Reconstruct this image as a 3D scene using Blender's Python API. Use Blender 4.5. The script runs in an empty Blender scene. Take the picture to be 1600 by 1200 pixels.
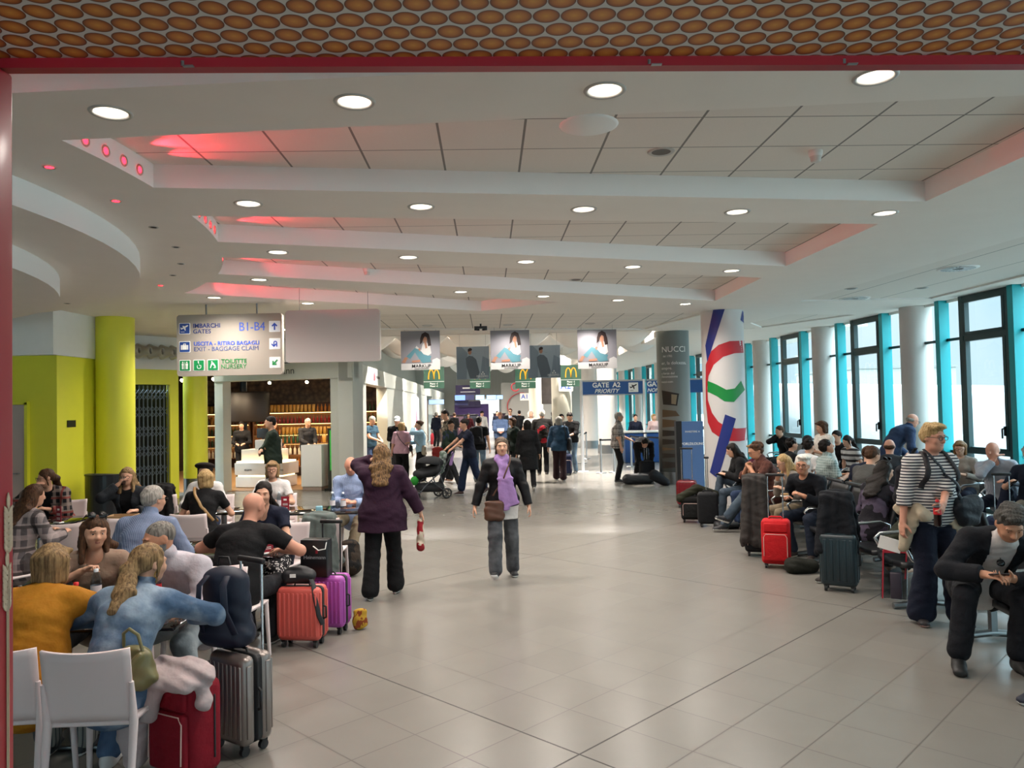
import bpy, bmesh, math, random
import numpy as np
from mathutils import Vector, Matrix, Euler, geometry
random.seed(7)
SC = bpy.context.scene
COL = SC.collection
PI = math.pi

# ---------------------------------------------------------------- camera
F_PX = 1200.0
PITCH = math.atan(35/1200); ROLL = 0.021; EYE = 2.0
_cx = Vector((1, 0, 0)); _cu = Vector((0, -math.sin(PITCH), math.cos(PITCH))); _cf = Vector((0, math.cos(PITCH), math.sin(PITCH)))
_CR = math.cos(ROLL)*_cx - math.sin(ROLL)*_cu
_CU = math.sin(ROLL)*_cx + math.cos(ROLL)*_cu
cd = bpy.data.cameras.new('camera'); cam = bpy.data.objects.new('camera', cd); COL.objects.link(cam)
cd.sensor_width = 36; cd.lens = 27.0; cd.clip_start = 0.05; cd.clip_end = 1500
m = Matrix((_CR, _CU, -_cf)).transposed().to_4x4(); m.translation = (0, 0, EYE); cam.matrix_world = m
SC.camera = cam

# ---------------------------------------------------------------- view, sky, light
SC.view_settings.view_transform = 'Standard'; SC.view_settings.look = 'None'
SC.view_settings.gamma = 1; SC.view_settings.use_curve_mapping = False
SC.view_settings.exposure = 1.38
SC.cycles.max_bounces = 7; SC.cycles.diffuse_bounces = 4; SC.cycles.glossy_bounces = 3
SC.cycles.transmission_bounces = 5; SC.cycles.transparent_max_bounces = 8
SC.cycles.caustics_reflective = False; SC.cycles.caustics_refractive = False
SC.cycles.sample_clamp_indirect = 4.0
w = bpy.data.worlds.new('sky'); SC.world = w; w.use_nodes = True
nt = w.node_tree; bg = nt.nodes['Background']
tc = nt.nodes.new('ShaderNodeTexCoord'); nz = nt.nodes.new('ShaderNodeTexNoise'); rp = nt.nodes.new('ShaderNodeValToRGB')
nz.inputs['Scale'].default_value = 2.5; nz.inputs['Detail'].default_value = 5
rp.color_ramp.elements[0].position = .38; rp.color_ramp.elements[0].color = (.34, .52, .61, 1)
rp.color_ramp.elements[1].position = .62; rp.color_ramp.elements[1].color = (.52, .64, .70, 1)
nt.links.new(tc.outputs['Generated'], nz.inputs['Vector']); nt.links.new(nz.outputs['Fac'], rp.inputs['Fac'])
nt.links.new(rp.outputs['Color'], bg.inputs['Color'])
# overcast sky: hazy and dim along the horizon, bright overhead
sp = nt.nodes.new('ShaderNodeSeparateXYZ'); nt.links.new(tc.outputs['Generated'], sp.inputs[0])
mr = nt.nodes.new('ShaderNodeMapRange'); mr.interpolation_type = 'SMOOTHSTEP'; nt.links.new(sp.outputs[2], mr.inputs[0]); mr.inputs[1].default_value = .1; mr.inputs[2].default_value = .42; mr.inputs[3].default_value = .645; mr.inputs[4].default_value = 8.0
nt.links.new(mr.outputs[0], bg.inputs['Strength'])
sl = bpy.data.lights.new('sun', 'SUN'); sl.energy = 1.6; sl.angle = .05; sl.color = (1, .96, .9)
so = bpy.data.objects.new('sun', sl); COL.objects.link(so); so.rotation_euler = Vector((.72, .25, -.9)).to_track_quat('-Z', 'Y').to_euler()

def P(px, py, z=0.0):
    """point at height z seen at photo pixel px, py"""
    d = _cf + _CR*((px-800)/F_PX) + _CU*((600-py)/F_PX)
    t = (z-EYE)/d.z
    return Vector((0, 0, EYE)) + d*t
def PD(px, py, y):
    """point at distance y along the hall seen at photo pixel px, py"""
    d = _cf + _CR*((px-800)/F_PX) + _CU*((600-py)/F_PX)
    return Vector((0, 0, EYE)) + d*(y/d.y)

# ---------------------------------------------------------------- materials
def lin(c):
    if isinstance(c, str):
        c = c.lstrip('#'); c = c if len(c) == 6 else ''.join(ch*2 for ch in c); c = [int(c[i:i+2], 16)/255 for i in (0, 2, 4)]
    return tuple(((v/12.92) if v <= .04045 else ((v+.055)/1.055)**2.4) for v in c[:3]) + (1,)
_M = {}
class NT:
    def __init__(s, name):
        s.m = bpy.data.materials.new(name); s.m.use_nodes = True; s.t = s.m.node_tree
        s.b = s.t.nodes['Principled BSDF']
    def n(s, typ, **kw):
        x = s.t.nodes.new('ShaderNode'+typ)
        for k, v in kw.items(): setattr(x, k, v)
        return x
    def l(s, a, b): s.t.links.new(a, b)
    def math(s, op, a, b=None, c=None):
        x = s.n('Math', operation=op)
        for i, v in enumerate((a, b, c)):
            if v is None: continue
            if isinstance(v, (int, float)): x.inputs[i].default_value = v
            else: s.l(v, x.inputs[i])
        return x.outputs[0]
    def mix(s, f, a, b):
        x = s.n('Mix', data_type='RGBA')
        for v, i in ((f, 0), (a, 6), (b, 7)):
            if isinstance(v, (int, float)): x.inputs[i].default_value = v
            elif isinstance(v, tuple): x.inputs[i].default_value = v
            else: s.l(v, x.inputs[i])
        return x.outputs[2]
    def xyz(s):
        tc = s.n('TexCoord'); sp = s.n('SeparateXYZ'); s.l(tc.outputs['Object'], sp.inputs[0])
        return tc.outputs['Object'], sp.outputs[0], sp.outputs[1], sp.outputs[2]
    def bump(s, h, strength=.3, dist=.01):
        x = s.n('Bump'); x.inputs['Strength'].default_value = strength; x.inputs['Distance'].default_value = dist
        s.l(h, x.inputs['Height']); s.l(x.outputs[0], s.b.inputs['Normal'])
def mat(name, col='#888888', rough=.6, metal=0, spec=.5, noise=0, nscale=8, emit=0, trans=0, alpha=1, coat=0, bump=0, bscale=60):
    key = name
    if key in _M: return _M[key]
    k = NT(name); c = lin(col); b = k.b
    b.inputs['Base Color'].default_value = c; b.inputs['Roughness'].default_value = rough; b.inputs['Metallic'].default_value = metal
    b.inputs['Specular IOR Level'].default_value = spec; b.inputs['Coat Weight'].default_value = coat; b.inputs['Coat Roughness'].default_value = .15
    if noise:
        o = k.xyz()[0]; nz = k.n('TexNoise'); nz.inputs['Scale'].default_value = nscale; nz.inputs['Detail'].default_value = 3; k.l(o, nz.inputs[0])
        k.l(k.mix(nz.outputs[0], tuple(v*(1-noise) for v in c[:3])+(1,), tuple(min(1, v*(1+noise)) for v in c[:3])+(1,)), b.inputs['Base Color'])
    if bump:
        o = k.xyz()[0]; nz = k.n('TexNoise'); nz.inputs['Scale'].default_value = bscale; nz.inputs['Detail'].default_value = 2; k.l(o, nz.inputs[0]); k.bump(nz.outputs[0], bump)
    if emit:
        b.inputs['Emission Color'].default_value = c; b.inputs['Emission Strength'].default_value = emit
    if trans: b.inputs['Transmission Weight'].default_value = trans; b.inputs['IOR'].default_value = 1.45
    if alpha < 1: b.inputs['Alpha'].default_value = alpha
    _M[key] = k.m; return k.m

# ---------------------------------------------------------------- mesh helpers
class MB:
    """collects shapes into one mesh"""
    def __init__(s): s.v = []; s.f = []; s.mi = []; s.cur = 0; s.sm = []; s.smooth = False
    def add(s, vs, fs, smooth=None):
        o = len(s.v); s.v += [tuple(v) for v in vs]
        for f in fs: s.f.append([i+o for i in f]); s.mi.append(s.cur); s.sm.append(s.smooth if smooth is None else smooth)
        return s
    def box(s, c, d, rz=0, R=None):
        x, y, z = d[0]/2, d[1]/2, d[2]/2
        R = R or Matrix.Rotation(rz, 3, 'Z'); c = Vector(c)
        vs = [c+R@Vector((a*x, b*y, e*z)) for a in (-1, 1) for b in (-1, 1) for e in (-1, 1)]
        return s.add(vs, [(0, 1, 3, 2), (4, 6, 7, 5), (0, 4, 5, 1), (2, 3, 7, 6), (0, 2, 6, 4), (1, 5, 7, 3)], False)
    def bar(s, a, b, w, d, up=(0, 0, 1)):
        a, b = Vector(a), Vector(b); z = (b-a); L = z.length; z.normalize(); u = Vector(up)
        if abs(z.dot(u)) > .98: u = Vector((0, 1, 0))
        x = u.cross(z).normalized(); y = z.cross(x)
        return s.box((a+b)/2, (w, d, L), R=Matrix((x, y, z)).transposed())
    def rbox(s, c, d, r=.02, seg=3, R=None, taper=0):
        bm = bmesh.new(); bmesh.ops.create_cube(bm, size=1)
        for v in bm.verts:
            k = 1-taper*(v.co.z+.5)
            v.co = Vector((v.co.x*d[0]*k, v.co.y*d[1]*k, v.co.z*d[2]))
        bmesh.ops.bevel(bm, geom=bm.edges[:], offset=r, segments=seg, profile=.5, affect='EDGES')
        R = R or Matrix.Identity(3); c = Vector(c); bm.verts.index_update()
        s.add([c+R@v.co for v in bm.verts], [[v.index for v in f.verts] for f in bm.faces], True); bm.free(); return s
    def cyl(s, a, b, r0, r1=None, n=16, caps=True):
        r1 = r0 if r1 is None else r1; a, b = Vector(a), Vector(b); z = (b-a).normalized()
        u = Vector((0, 0, 1)) if abs(z.z) < .9 else Vector((0, 1, 0))
        x = u.cross(z).normalized(); y = z.cross(x); vs = []
        for i in range(n):
            t = 2*PI*i/n; d = x*math.cos(t)+y*math.sin(t); vs += [a+d*r0, b+d*r1]
        s.add(vs, [(2*i, 2*((i+1) % n), 2*((i+1) % n)+1, 2*i+1) for i in range(n)], True)
        if caps: s.add(vs, [[2*i for i in range(n)][::-1], [2*i+1 for i in range(n)]], False)
        return s
    def tube(s, pts, r, n=8, closed=False, r2=None):
        pts = [Vector(p) for p in pts]; N = len(pts); vs = []; prev = None
        for i, p in enumerate(pts):
            a = pts[i-1] if (i or closed) else p; b = pts[(i+1) % N] if (i < N-1 or closed) else p
            t = (b-a).normalized()
            if prev is None:
                u = Vector((0, 0, 1)) if abs(t.z) < .9 else Vector((0, 1, 0)); x = u.cross(t).normalized()
            else: x = (prev - t*prev.dot(t)).normalized()
            prev = x; y = t.cross(x)
            rr = r if not isinstance(r, (list, tuple)) else r[i]
            ry = rr if r2 is None else r2
            vs += [p + x*math.cos(2*PI*k/n)*rr + y*math.sin(2*PI*k/n)*ry for k in range(n)]
        fs = [(i*n+k, i*n+(k+1) % n, ((i+1) % N)*n+(k+1) % n, ((i+1) % N)*n+k) for i in range(N if closed else N-1) for k in range(n)]
        s.add(vs, fs, True)
        if not closed: s.add(vs, [list(range(n))[::-1], [(N-1)*n+k for k in range(n)]], False)
        return s
    def ring(s, c, r, t, n=24, m=6, ax='z'):
        pts = []
        for i in range(n):
            a = 2*PI*i/n; p = (math.cos(a)*r, math.sin(a)*r)
            pts.append(Vector(c)+Vector({'z': (p[0], p[1], 0), 'x': (0, p[0], p[1]), 'y': (p[0], 0, p[1])}[ax]))
        return s.tube(pts, t, m, True)
    def lathe(s, prof, c=(0, 0, 0), n=24, axis=None):
        """prof: list of (r, z)"""
        c = Vector(c); R = Matrix.Identity(3)
        if axis is not None: R = Vector((0, 0, 1)).rotation_difference(Vector(axis)).to_matrix()
        vs = [c+R@Vector((r*math.cos(2*PI*k/n), r*math.sin(2*PI*k/n), z)) for r, z in prof for k in range(n)]
        fs = [(i*n+k, i*n+(k+1) % n, (i+1)*n+(k+1) % n, (i+1)*n+k) for i in range(len(prof)-1) for k in range(n)]
        return s.add(vs, fs, True)
    def prism(s, poly, z0, z1):
        n = len(poly); vs = [(p[0], p[1], z0) for p in poly]+[(p[0], p[1], z1) for p in poly]
        return s.add(vs, [list(range(n))[::-1], [n+i for i in range(n)]]+[(i, (i+1) % n, n+(i+1) % n, n+i) for i in range(n)], False)
    def plate(s, poly, M, t):
        """flat outline in (u, w) put through a 4x4 frame M whose -y is the front; thickness t"""
        n = len(poly); vs = [M@Vector((p[0], 0, p[1])) for p in poly]+[M@Vector((p[0], t, p[1])) for p in poly]
        return s.add(vs, [list(range(n)), [n+i for i in range(n)][::-1]]+[(i, n+i, n+(i+1) % n, (i+1) % n) for i in range(n)], False)
    def quad(s, a, b, c, d): return s.add([a, b, c, d], [(0, 1, 2, 3)], False)
    def grid(s, fn, nu, nv, thick=0):
        vs = [Vector(fn(i/nu, j/nv)) for i in range(nu+1) for j in range(nv+1)]
        q = [(i*(nv+1)+j, (i+1)*(nv+1)+j, (i+1)*(nv+1)+j+1, i*(nv+1)+j+1) for i in range(nu) for j in range(nv)]
        if not thick: return s.add(vs, q, True)
        nr = [Vector() for _ in vs]
        for f in q:
            k = (vs[f[1]]-vs[f[0]]).cross(vs[f[3]]-vs[f[0]])
            for i in f: nr[i] += k
        n0 = len(vs); w2 = [v-k.normalized()*thick if k.length else v for v, k in zip(vs, nr)]
        ed = [i*(nv+1) for i in range(nu+1)]+[nu*(nv+1)+j for j in range(1, nv+1)]+[i*(nv+1)+nv for i in range(nu-1, -1, -1)]+[j for j in range(nv-1, 0, -1)]
        rim = [(ed[i], ed[(i+1) % len(ed)], ed[(i+1) % len(ed)]+n0, ed[i]+n0) for i in range(len(ed))]
        return s.add(vs+w2, q+[tuple(n0+i for i in f[::-1]) for f in q]+[f[::-1] for f in rim], True)
    def obj(s, name, mats, parent=None, loc=None, rz=None, M=None):
        me = bpy.data.meshes.new(name); me.from_pydata(s.v, [], s.f)
        for mm in (mats if isinstance(mats, (list, tuple)) else [mats]): me.materials.append(mm)
        me.polygons.foreach_set('material_index', s.mi); me.polygons.foreach_set('use_smooth', s.sm); me.update()
        o = bpy.data.objects.new(name, me); COL.objects.link(o)
        if parent: o.parent = parent
        if loc is not None: o.location = loc
        if rz is not None: o.rotation_euler[2] = rz
        if M is not None: o.matrix_world = M
        return o
def tag(o, label, cat, group=None):
    o['label'] = label; o['category'] = cat
    if group: o['group'] = group
    return o
def thing(name, label, cat, loc=(0, 0, 0), rz=0, group=None):
    o = bpy.data.objects.new(name, None); COL.objects.link(o); o.location = loc; o.rotation_euler = (0, 0, rz); o.empty_display_size = .1
    return tag(o, label, cat, group)
def struct(o): o['kind'] = 'structure'; return o
def dup(root, loc, rz, label=None, group=None):
    r = root.copy(); COL.objects.link(r); r.location = loc; r.rotation_euler = (0, 0, rz)
    if label: r['label'] = label
    if group: r['group'] = group
    for ch in list(root.children):
        c = ch.copy(); COL.objects.link(c); c.parent = r
        for g in list(ch.children):
            d = g.copy(); COL.objects.link(d); d.parent = c
    return r
def text(body, size, M, material, parent, name='lettering', bold=0, shear=0, align='CENTER', depth=.002, sx=1, serif=False):
    """real lettering: M is a 4x4 frame (x right, z up, -y front), text centred at its origin"""
    cu = bpy.data.curves.new(name, 'FONT'); cu.body = body; cu.size = size; cu.align_x = align; cu.align_y = 'CENTER'
    cu.offset = bold; cu.shear = shear; cu.extrude = depth; cu.resolution_u = 3
    o = bpy.data.objects.new(name, cu); COL.objects.link(o)
    dg = bpy.context.evaluated_depsgraph_get(); me = bpy.data.meshes.new_from_object(o.evaluated_get(dg))
    bpy.data.objects.remove(o); bpy.data.curves.remove(cu)
    me.materials.clear(); me.materials.append(material)
    me.transform(M @ Matrix.Rotation(PI/2, 4, 'X') @ Matrix.Diagonal((sx, 1, 1, 1)))
    o = bpy.data.objects.new(name, me); COL.objects.link(o)
    if parent: o.parent = parent
    return o
def T(x=0, y=0, z=0): return Matrix.Translation((x, y, z))
# ---------------------------------------------------------------- bodies grown from distance fields
def V3(*a): return np.array(a, dtype=np.float64)
def unit(v): return v/max(1e-9, np.linalg.norm(v))
class Field:
    def __init__(s, lo, hi, h):
        s.lo = np.array(lo, float); s.h = h
        n = np.ceil((np.array(hi)-s.lo)/h).astype(int)+1; s.n = n
        s.ax = [s.lo[i]+h*np.arange(n[i]) for i in range(3)]
        s.f = np.full(n, 9.0, dtype=np.float32)
    def sub(s, lo, hi):
        a = np.clip(np.floor((np.array(lo)-s.lo)/s.h).astype(int), 0, s.n); b = np.clip(np.ceil((np.array(hi)-s.lo)/s.h).astype(int)+1, 0, s.n)
        sl = tuple(slice(a[i], b[i]) for i in range(3))
        return sl, s.ax[0][sl[0]][:, None, None], s.ax[1][sl[1]][None, :, None], s.ax[2][sl[2]][None, None, :]
    def put(s, sl, d, k, op):
        g = s.f[sl]
        if g.size == 0: return
        if op == 'u':
            h = np.maximum(k-np.abs(g-d), 0); s.f[sl] = np.minimum(g, d)-h*h/(4*k)
        elif op == 's':
            d = -d; h = np.maximum(k-np.abs(g-d), 0); s.f[sl] = np.maximum(g, d)+h*h/(4*k)
        elif op == 'i': s.f[sl] = np.maximum(g, d)
    def cap(s, a, b, ra, rb, k=.02, op='u'):
        a = np.asarray(a, float); b = np.asarray(b, float); m = max(ra, rb)+k+2*s.h
        sl, x, y, z = s.sub(np.minimum(a, b)-m, np.maximum(a, b)+m)
        d = b-a; L = max(1e-9, d@d)
        t = np.clip(((x-a[0])*d[0]+(y-a[1])*d[1]+(z-a[2])*d[2])/L, 0, 1)
        q = np.sqrt((x-a[0]-t*d[0])**2+(y-a[1]-t*d[1])**2+(z-a[2]-t*d[2])**2)-(ra+(rb-ra)*t)
        s.put(sl, q, k, op)
    def ecap(s, a, b, u, ra, rb, k=.03, op='u'):
        """capsule with an elliptic section: u is the axis of the first radius"""
        a = np.asarray(a, float); b = np.asarray(b, float); m = max(*ra, *rb)+k+2*s.h
        sl, x, y, z = s.sub(np.minimum(a, b)-m, np.maximum(a, b)+m)
        d = b-a; L = max(1e-9, d@d); w = d/math.sqrt(L); u = unit(u-w*(u@w)); v = np.cross(w, u)
        X, Y, Z = x-a[0], y-a[1], z-a[2]
        t = np.clip((X*d[0]+Y*d[1]+Z*d[2])/L, 0, 1); X = X-t*d[0]; Y = Y-t*d[1]; Z = Z-t*d[2]
        ru = ra[0]+(rb[0]-ra[0])*t; rv = ra[1]+(rb[1]-ra[1])*t; rm = np.minimum(ru, rv)
        q = (np.sqrt(((X*u[0]+Y*u[1]+Z*u[2])/ru)**2+((X*v[0]+Y*v[1]+Z*v[2])/rv)**2+((X*w[0]+Y*w[1]+Z*w[2])/rm)**2)-1)*rm
        s.put(sl, q, k, op)
    def ell(s, c, r, R=None, k=.02, op='u'):
        c = np.asarray(c, float); R = np.eye(3) if R is None else R; m = max(r)+k+2*s.h
        sl, x, y, z = s.sub(c-m, c+m); X, Y, Z = x-c[0], y-c[1], z-c[2]
        q = sum(((X*R[i][0]+Y*R[i][1]+Z*R[i][2])/r[i])**2 for i in range(3))
        s.put(sl, (np.sqrt(q)-1)*min(r), k, op)
    def half(s, c, n):
        """keep what lies on the -n side of the plane through c"""
        n = unit(np.asarray(n, float)); x, y, z = s.ax[0][:, None, None], s.ax[1][None, :, None], s.ax[2][None, None, :]
        s.f = np.maximum(s.f, ((x-c[0])*n[0]+(y-c[1])*n[1]+(z-c[2])*n[2]).astype(np.float32))
    def ripple(s, amp, q=1.0):
        x, y, z = s.ax[0][:, None, None], s.ax[1][None, :, None], s.ax[2][None, None, :]
        s.f += (amp*(np.sin(q*(31*z+11*x+7*np.sin(9*y+5*z)))*.6+np.sin(q*(17*x-23*y+13*z+3*np.sin(14*z)))*.5+np.sin(q*(43*y+29*x+9*np.sin(11*z)))*.35)).astype(np.float32)
    def mesh(s):
        f = s.f.copy()
        for i in range(3):
            for e in (0, -1):
                ix = [slice(None)]*3; ix[i] = e; f[tuple(ix)] = 1.0
        neg = f < 0
        cnt = sum(neg[a:a-1 or None, b:b-1 or None, c:c-1 or None].astype(np.int8) for a in (0, 1) for b in (0, 1) for c in (0, 1))
        cell = (cnt > 0) & (cnt < 8); I = np.argwhere(cell)
        if len(I) == 0: return np.zeros((0, 3)), np.zeros((0, 4), int)
        idx = np.full(cell.shape, -1, dtype=np.int32); idx[cell] = np.arange(len(I))
        acc = np.zeros((len(I), 3)); num = np.zeros(len(I))
        cor = [(a, b, c) for a in (0, 1) for b in (0, 1) for c in (0, 1)]
        val = {c: f[I[:, 0]+c[0], I[:, 1]+c[1], I[:, 2]+c[2]] for c in cor}
        for c in cor:
            for ax in range(3):
                if c[ax]: continue
                e = list(c); e[ax] = 1; e = tuple(e); va, vb = val[c], val[e]; mk = (va < 0) != (vb < 0)
                t = np.where(mk, va/np.where(mk, va-vb, 1), 0); p = np.tile(np.array(c, float), (len(I), 1)); p[:, ax] += t
                acc[mk] += p[mk]; num[mk] += 1
        v = s.lo+(I+acc/num[:, None])*s.h; qs = []
        for ax in range(3):
            b, c = (ax+1) % 3, (ax+2) % 3
            a0 = [slice(None)]*3; a1 = [slice(None)]*3; a0[ax] = slice(0, -1); a1[ax] = slice(1, None)
            n0, n1 = neg[tuple(a0)], neg[tuple(a1)]; E = np.argwhere(n0 != n1)
            E = E[(E[:, b] > 0) & (E[:, c] > 0) & (E[:, b] < f.shape[b]-1) & (E[:, c] < f.shape[c]-1)]
            if len(E) == 0: continue
            def at(db, dc):
                k = E.copy(); k[:, b] -= db; k[:, c] -= dc; return idx[k[:, 0], k[:, 1], k[:, 2]]
            q = np.stack([at(1, 1), at(0, 1), at(0, 0), at(1, 0)], 1)
            fl = n0[E[:, 0], E[:, 1], E[:, 2]]; q[~fl] = q[~fl][:, ::-1]; qs.append(q)
        return v, np.concatenate(qs)
    def obj(s, name, mats, parent=None, paint=None):
        v, q = s.mesh()
        me = bpy.data.meshes.new(name); me.vertices.add(len(v)); me.vertices.foreach_set('co', v.astype(np.float32).ravel())
        me.loops.add(q.size); me.loops.foreach_set('vertex_index', q.astype(np.int32).ravel())
        me.polygons.add(len(q)); me.polygons.foreach_set('loop_start', np.arange(0, q.size, 4, dtype=np.int32))
        try: me.polygons.foreach_set('loop_total', np.full(len(q), 4, dtype=np.int32))
        except Exception: pass
        for mm in (mats if isinstance(mats, (list, tuple)) else [mats]): me.materials.append(mm)
        me.polygons.foreach_set('use_smooth', np.ones(len(q), dtype=bool))
        if paint is not None and len(q):
            me.polygons.foreach_set('material_index', paint(v[q].mean(1)).astype(np.int32))
        me.update(calc_edges=True); me.validate()
        o = bpy.data.objects.new(name, me); COL.objects.link(o)
        if parent: o.parent = parent
        return o

def ik(a, t, l1, l2, pole):
    d = t-a; L = np.linalg.norm(d); L2 = min(L, (l1+l2)*.998); u = d/max(L, 1e-6); t = a+u*L2
    c = (l1*l1+L2*L2-l2*l2)/(2*L2); h = math.sqrt(max(0, l1*l1-c*c)); p = pole-u*(pole@u); p = unit(p)
    return a+u*c+p*h, t
def rot(axis, deg):
    return np.array(Matrix.Rotation(math.radians(deg), 3, Vector(axis)))

class Skel: pass
def skeleton(p):
    k = Skel(); H = p.get('H', 1.7); s = H/1.72; k.s = s; fem = p.get('fem', 0); b = p.get('build', 1.0); k.b = b; k.fem = fem
    sit = p.get('sit', 0); k.sit = sit
    pz = p.get('pz', .565 if sit else .955*s); px, py = p.get('pxy', (0, 0))
    lf = math.radians(p.get('lean', 8 if sit else 2)); ls = math.radians(p.get('side', 0)); hn = math.radians(p.get('hunch', 8 if sit else 3))
    k.p0 = V3(px, py, pz)
    def up(a): return unit(V3(math.sin(ls), -math.sin(a), math.cos(a)))
    u1 = up(lf*.7); u2 = up(lf+hn*.5); u3 = up(lf+hn*1.5)
    tw = rot((0, 0, 1), p.get('twist', 0))
    k.px = V3(1, 0, 0)
    k.ux = unit(tw@V3(1, 0, 0)); k.ux = unit(k.ux-u2*(k.ux@u2)); k.vy = np.cross(u2, k.ux)
    k.p1 = k.p0+u1*.165*s; k.p2 = k.p1+u2*.17*s; k.p3 = k.p2+u3*.125*s; k.nb = k.p3+u3*.065*s
    k.u1, k.u2, k.u3 = u1, u2, u3
    sw = (.168 if fem else .188)*s*(.6+.4*b)
    k.sh = {'R': k.p3-k.ux*sw-u3*.005, 'L': k.p3+k.ux*sw-u3*.005}
    nd = unit(u3*.55+V3(0, 0, 1)*.45+V3(*p.get('neck', (0, 0, 0))))
    k.nk = k.nb+nd*.055*s
    yaw, pit, rol = p.get('head', (0, 0, 0))
    R = np.array((Matrix.Rotation(math.radians(yaw), 3, 'Z') @ Matrix.Rotation(math.radians(pit), 3, 'X') @ Matrix.Rotation(math.radians(rol), 3, 'Y')))
    k.R = R; hs = s*.98 if fem else s; k.hs = hs*p.get('hscale', 1)
    k.hc = k.nk+nd*.008*s+R@V3(0, -.022, .086)*hs
    hw = .092*s
    k.hip = {'R': k.p0+V3(-hw, 0, -.035), 'L': k.p0+V3(hw, 0, -.035)}
    l1, l2 = .435*s, .425*s; k.el, k.ha, k.kn, k.an, k.ft, k.hand = {}, {}, {}, {}, {}, {}
    for sd, sg in (('R', -1), ('L', 1)):
        ft = p.get('foot'+sd)
        if ft is None: ft = (sg*.1, -.40, 0) if sit else (sg*.1, .02, 0)
        fx, fy, fz = ft[:3]; fyaw = ft[3] if len(ft) > 3 else sg*8; fp = ft[4] if len(ft) > 4 else 0
        an = V3(px+fx, py+fy, fz+.078*s)
        pole = np.array(p.get('knee'+sd, (sg*(.18 if sit else .05), -1, .25 if sit else 0)), float)
        k.kn[sd], k.an[sd] = ik(k.hip[sd], an, l1, l2, pole)
        k.ft[sd] = np.array(Matrix.Rotation(math.radians(fyaw), 3, 'Z') @ Matrix.Rotation(math.radians(fp), 3, 'X'))
        hd = p.get('hand'+sd)
        if hd is None: hd = (sg*.29*(.6+.4*b)*s, -.02, (k.sh[sd][2]-.535*s))
        t = V3(px+hd[0], py+hd[1], hd[2])
        pole = np.array(p.get('elbow'+sd, (sg*.55, .5, -.5)), float)
        k.el[sd], k.ha[sd] = ik(k.sh[sd], t, .285*s, .25*s, pole)
        f = unit(k.ha[sd]-k.el[sd]); f = unit(f*.7+unit(np.array(p.get('hdir'+sd, tuple(f)), float)))
        n = np.array(p.get('palm'+sd, (-sg*.9, 0, -.25) if hd[2] < k.sh[sd][2]-.4 and not sit else (-sg*.25, .15, -1)), float)
        n = unit(n-f*(n@f)); k.hand[sd] = (f, n, p.get('curl'+sd, .45))
    return k

def g_torso(F, k, g=0.0, low=True, k0=.05):
    s, b = k.s, k.b; fem = k.fem; bm = 1+(b-1)*1.25
    pel = (.158*s*bm+g, .108*s*bm+g) if not fem else (.166*s*bm+g, .11*s*bm+g)
    wai = ((.142 if not fem else .122)*s*bm+g, (.1 if not fem else .09)*s*bm+g)
    ch = ((.16 if not fem else .142)*s*(.5+.5*b)+g, .108*s*(.4+.6*b)+g)
    up = (.15*s*(.6+.4*b)+g, .085*s+g)
    if low: F.ecap(k.p0-k.u1*.03, k.p0+k.u1*.02, k.px, pel, pel, k0)
    F.ecap(k.p0+k.u1*.02, k.p1, k.px, pel, wai, k0); F.ecap(k.p1, k.p2, k.ux, wai, ch, k0); F.ecap(k.p2, k.p3-k.u3*.03, k.ux, ch, up, k0)
    if b > 1.08: F.ell(k.p1-k.vy*.045*b+k.u1*(-.02), (.14*s*b+g, .10*s*b+g, .13*s+g), np.array([k.ux, k.vy, k.u1]), k0)
    for sd in 'RL':
        F.cap(k.nb-k.u3*.035*s, k.sh[sd]-k.u3*.012, .048*s+g*.8, .052*s+g*.8, k0)
        if fem: F.ell(k.p2+k.u2*.03+(k.sh[sd]-k.p3)*.42-k.vy*(.075*s*(.4+.6*b)+g*.5), (.058*s*b+g*.6, .052*s*b+g*.6, .06*s*b+g*.6), None, .045)
def g_arm(F, k, sd, g=0.0, frac=2.0, flare=0.0, kk=.03):
    s, b = k.s, .55+.45*k.b; m = .9 if k.fem else 1.0; a, e, h = k.sh[sd], k.el[sd], k.ha[sd]
    r0, r1, r2 = .049*s*b*m+g, .038*s*b*m+g, .027*s*b*m+g
    if frac <= 1:
        q = a+(e-a)*frac; F.cap(a, q, r0, r0+(r1-r0)*frac+flare, kk); return q, unit(q-a)
    F.cap(a, e, r0, r1, kk); t = frac-1; q = e+(h-e)*t; F.cap(e, q, r1, r1+(r2-r1)*t+flare, kk); return q, unit(h-e)
def g_leg(F, k, sd, g=0.0, frac=2.0, flare=0.0, kk=.03, knee=0.0):
    s, b = k.s, .5+.5*k.b; a, e, h = k.hip[sd], k.kn[sd], k.an[sd]
    r0, r1, r2 = .082*s*b+g, .056*s*b+g+knee, .039*s*b+g
    F.cap(a, e, r0, r1, kk)
    if frac < 2:
        q = e+(h-e)*(frac-1); F.cap(e, q, r1, r1+(r2-r1)*(frac-1)+flare, kk); return q
    if flare < .02:
        c = e+(h-e)*.3; back = unit(k.ft[sd]@V3(0, 1, 0)); F.cap(c+back*.012, c+(h-e)*.2+back*.008, .052*s*b+g, .045*s*b+g, kk)
    F.cap(e, h, r1, r2+flare, kk); return h
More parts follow.
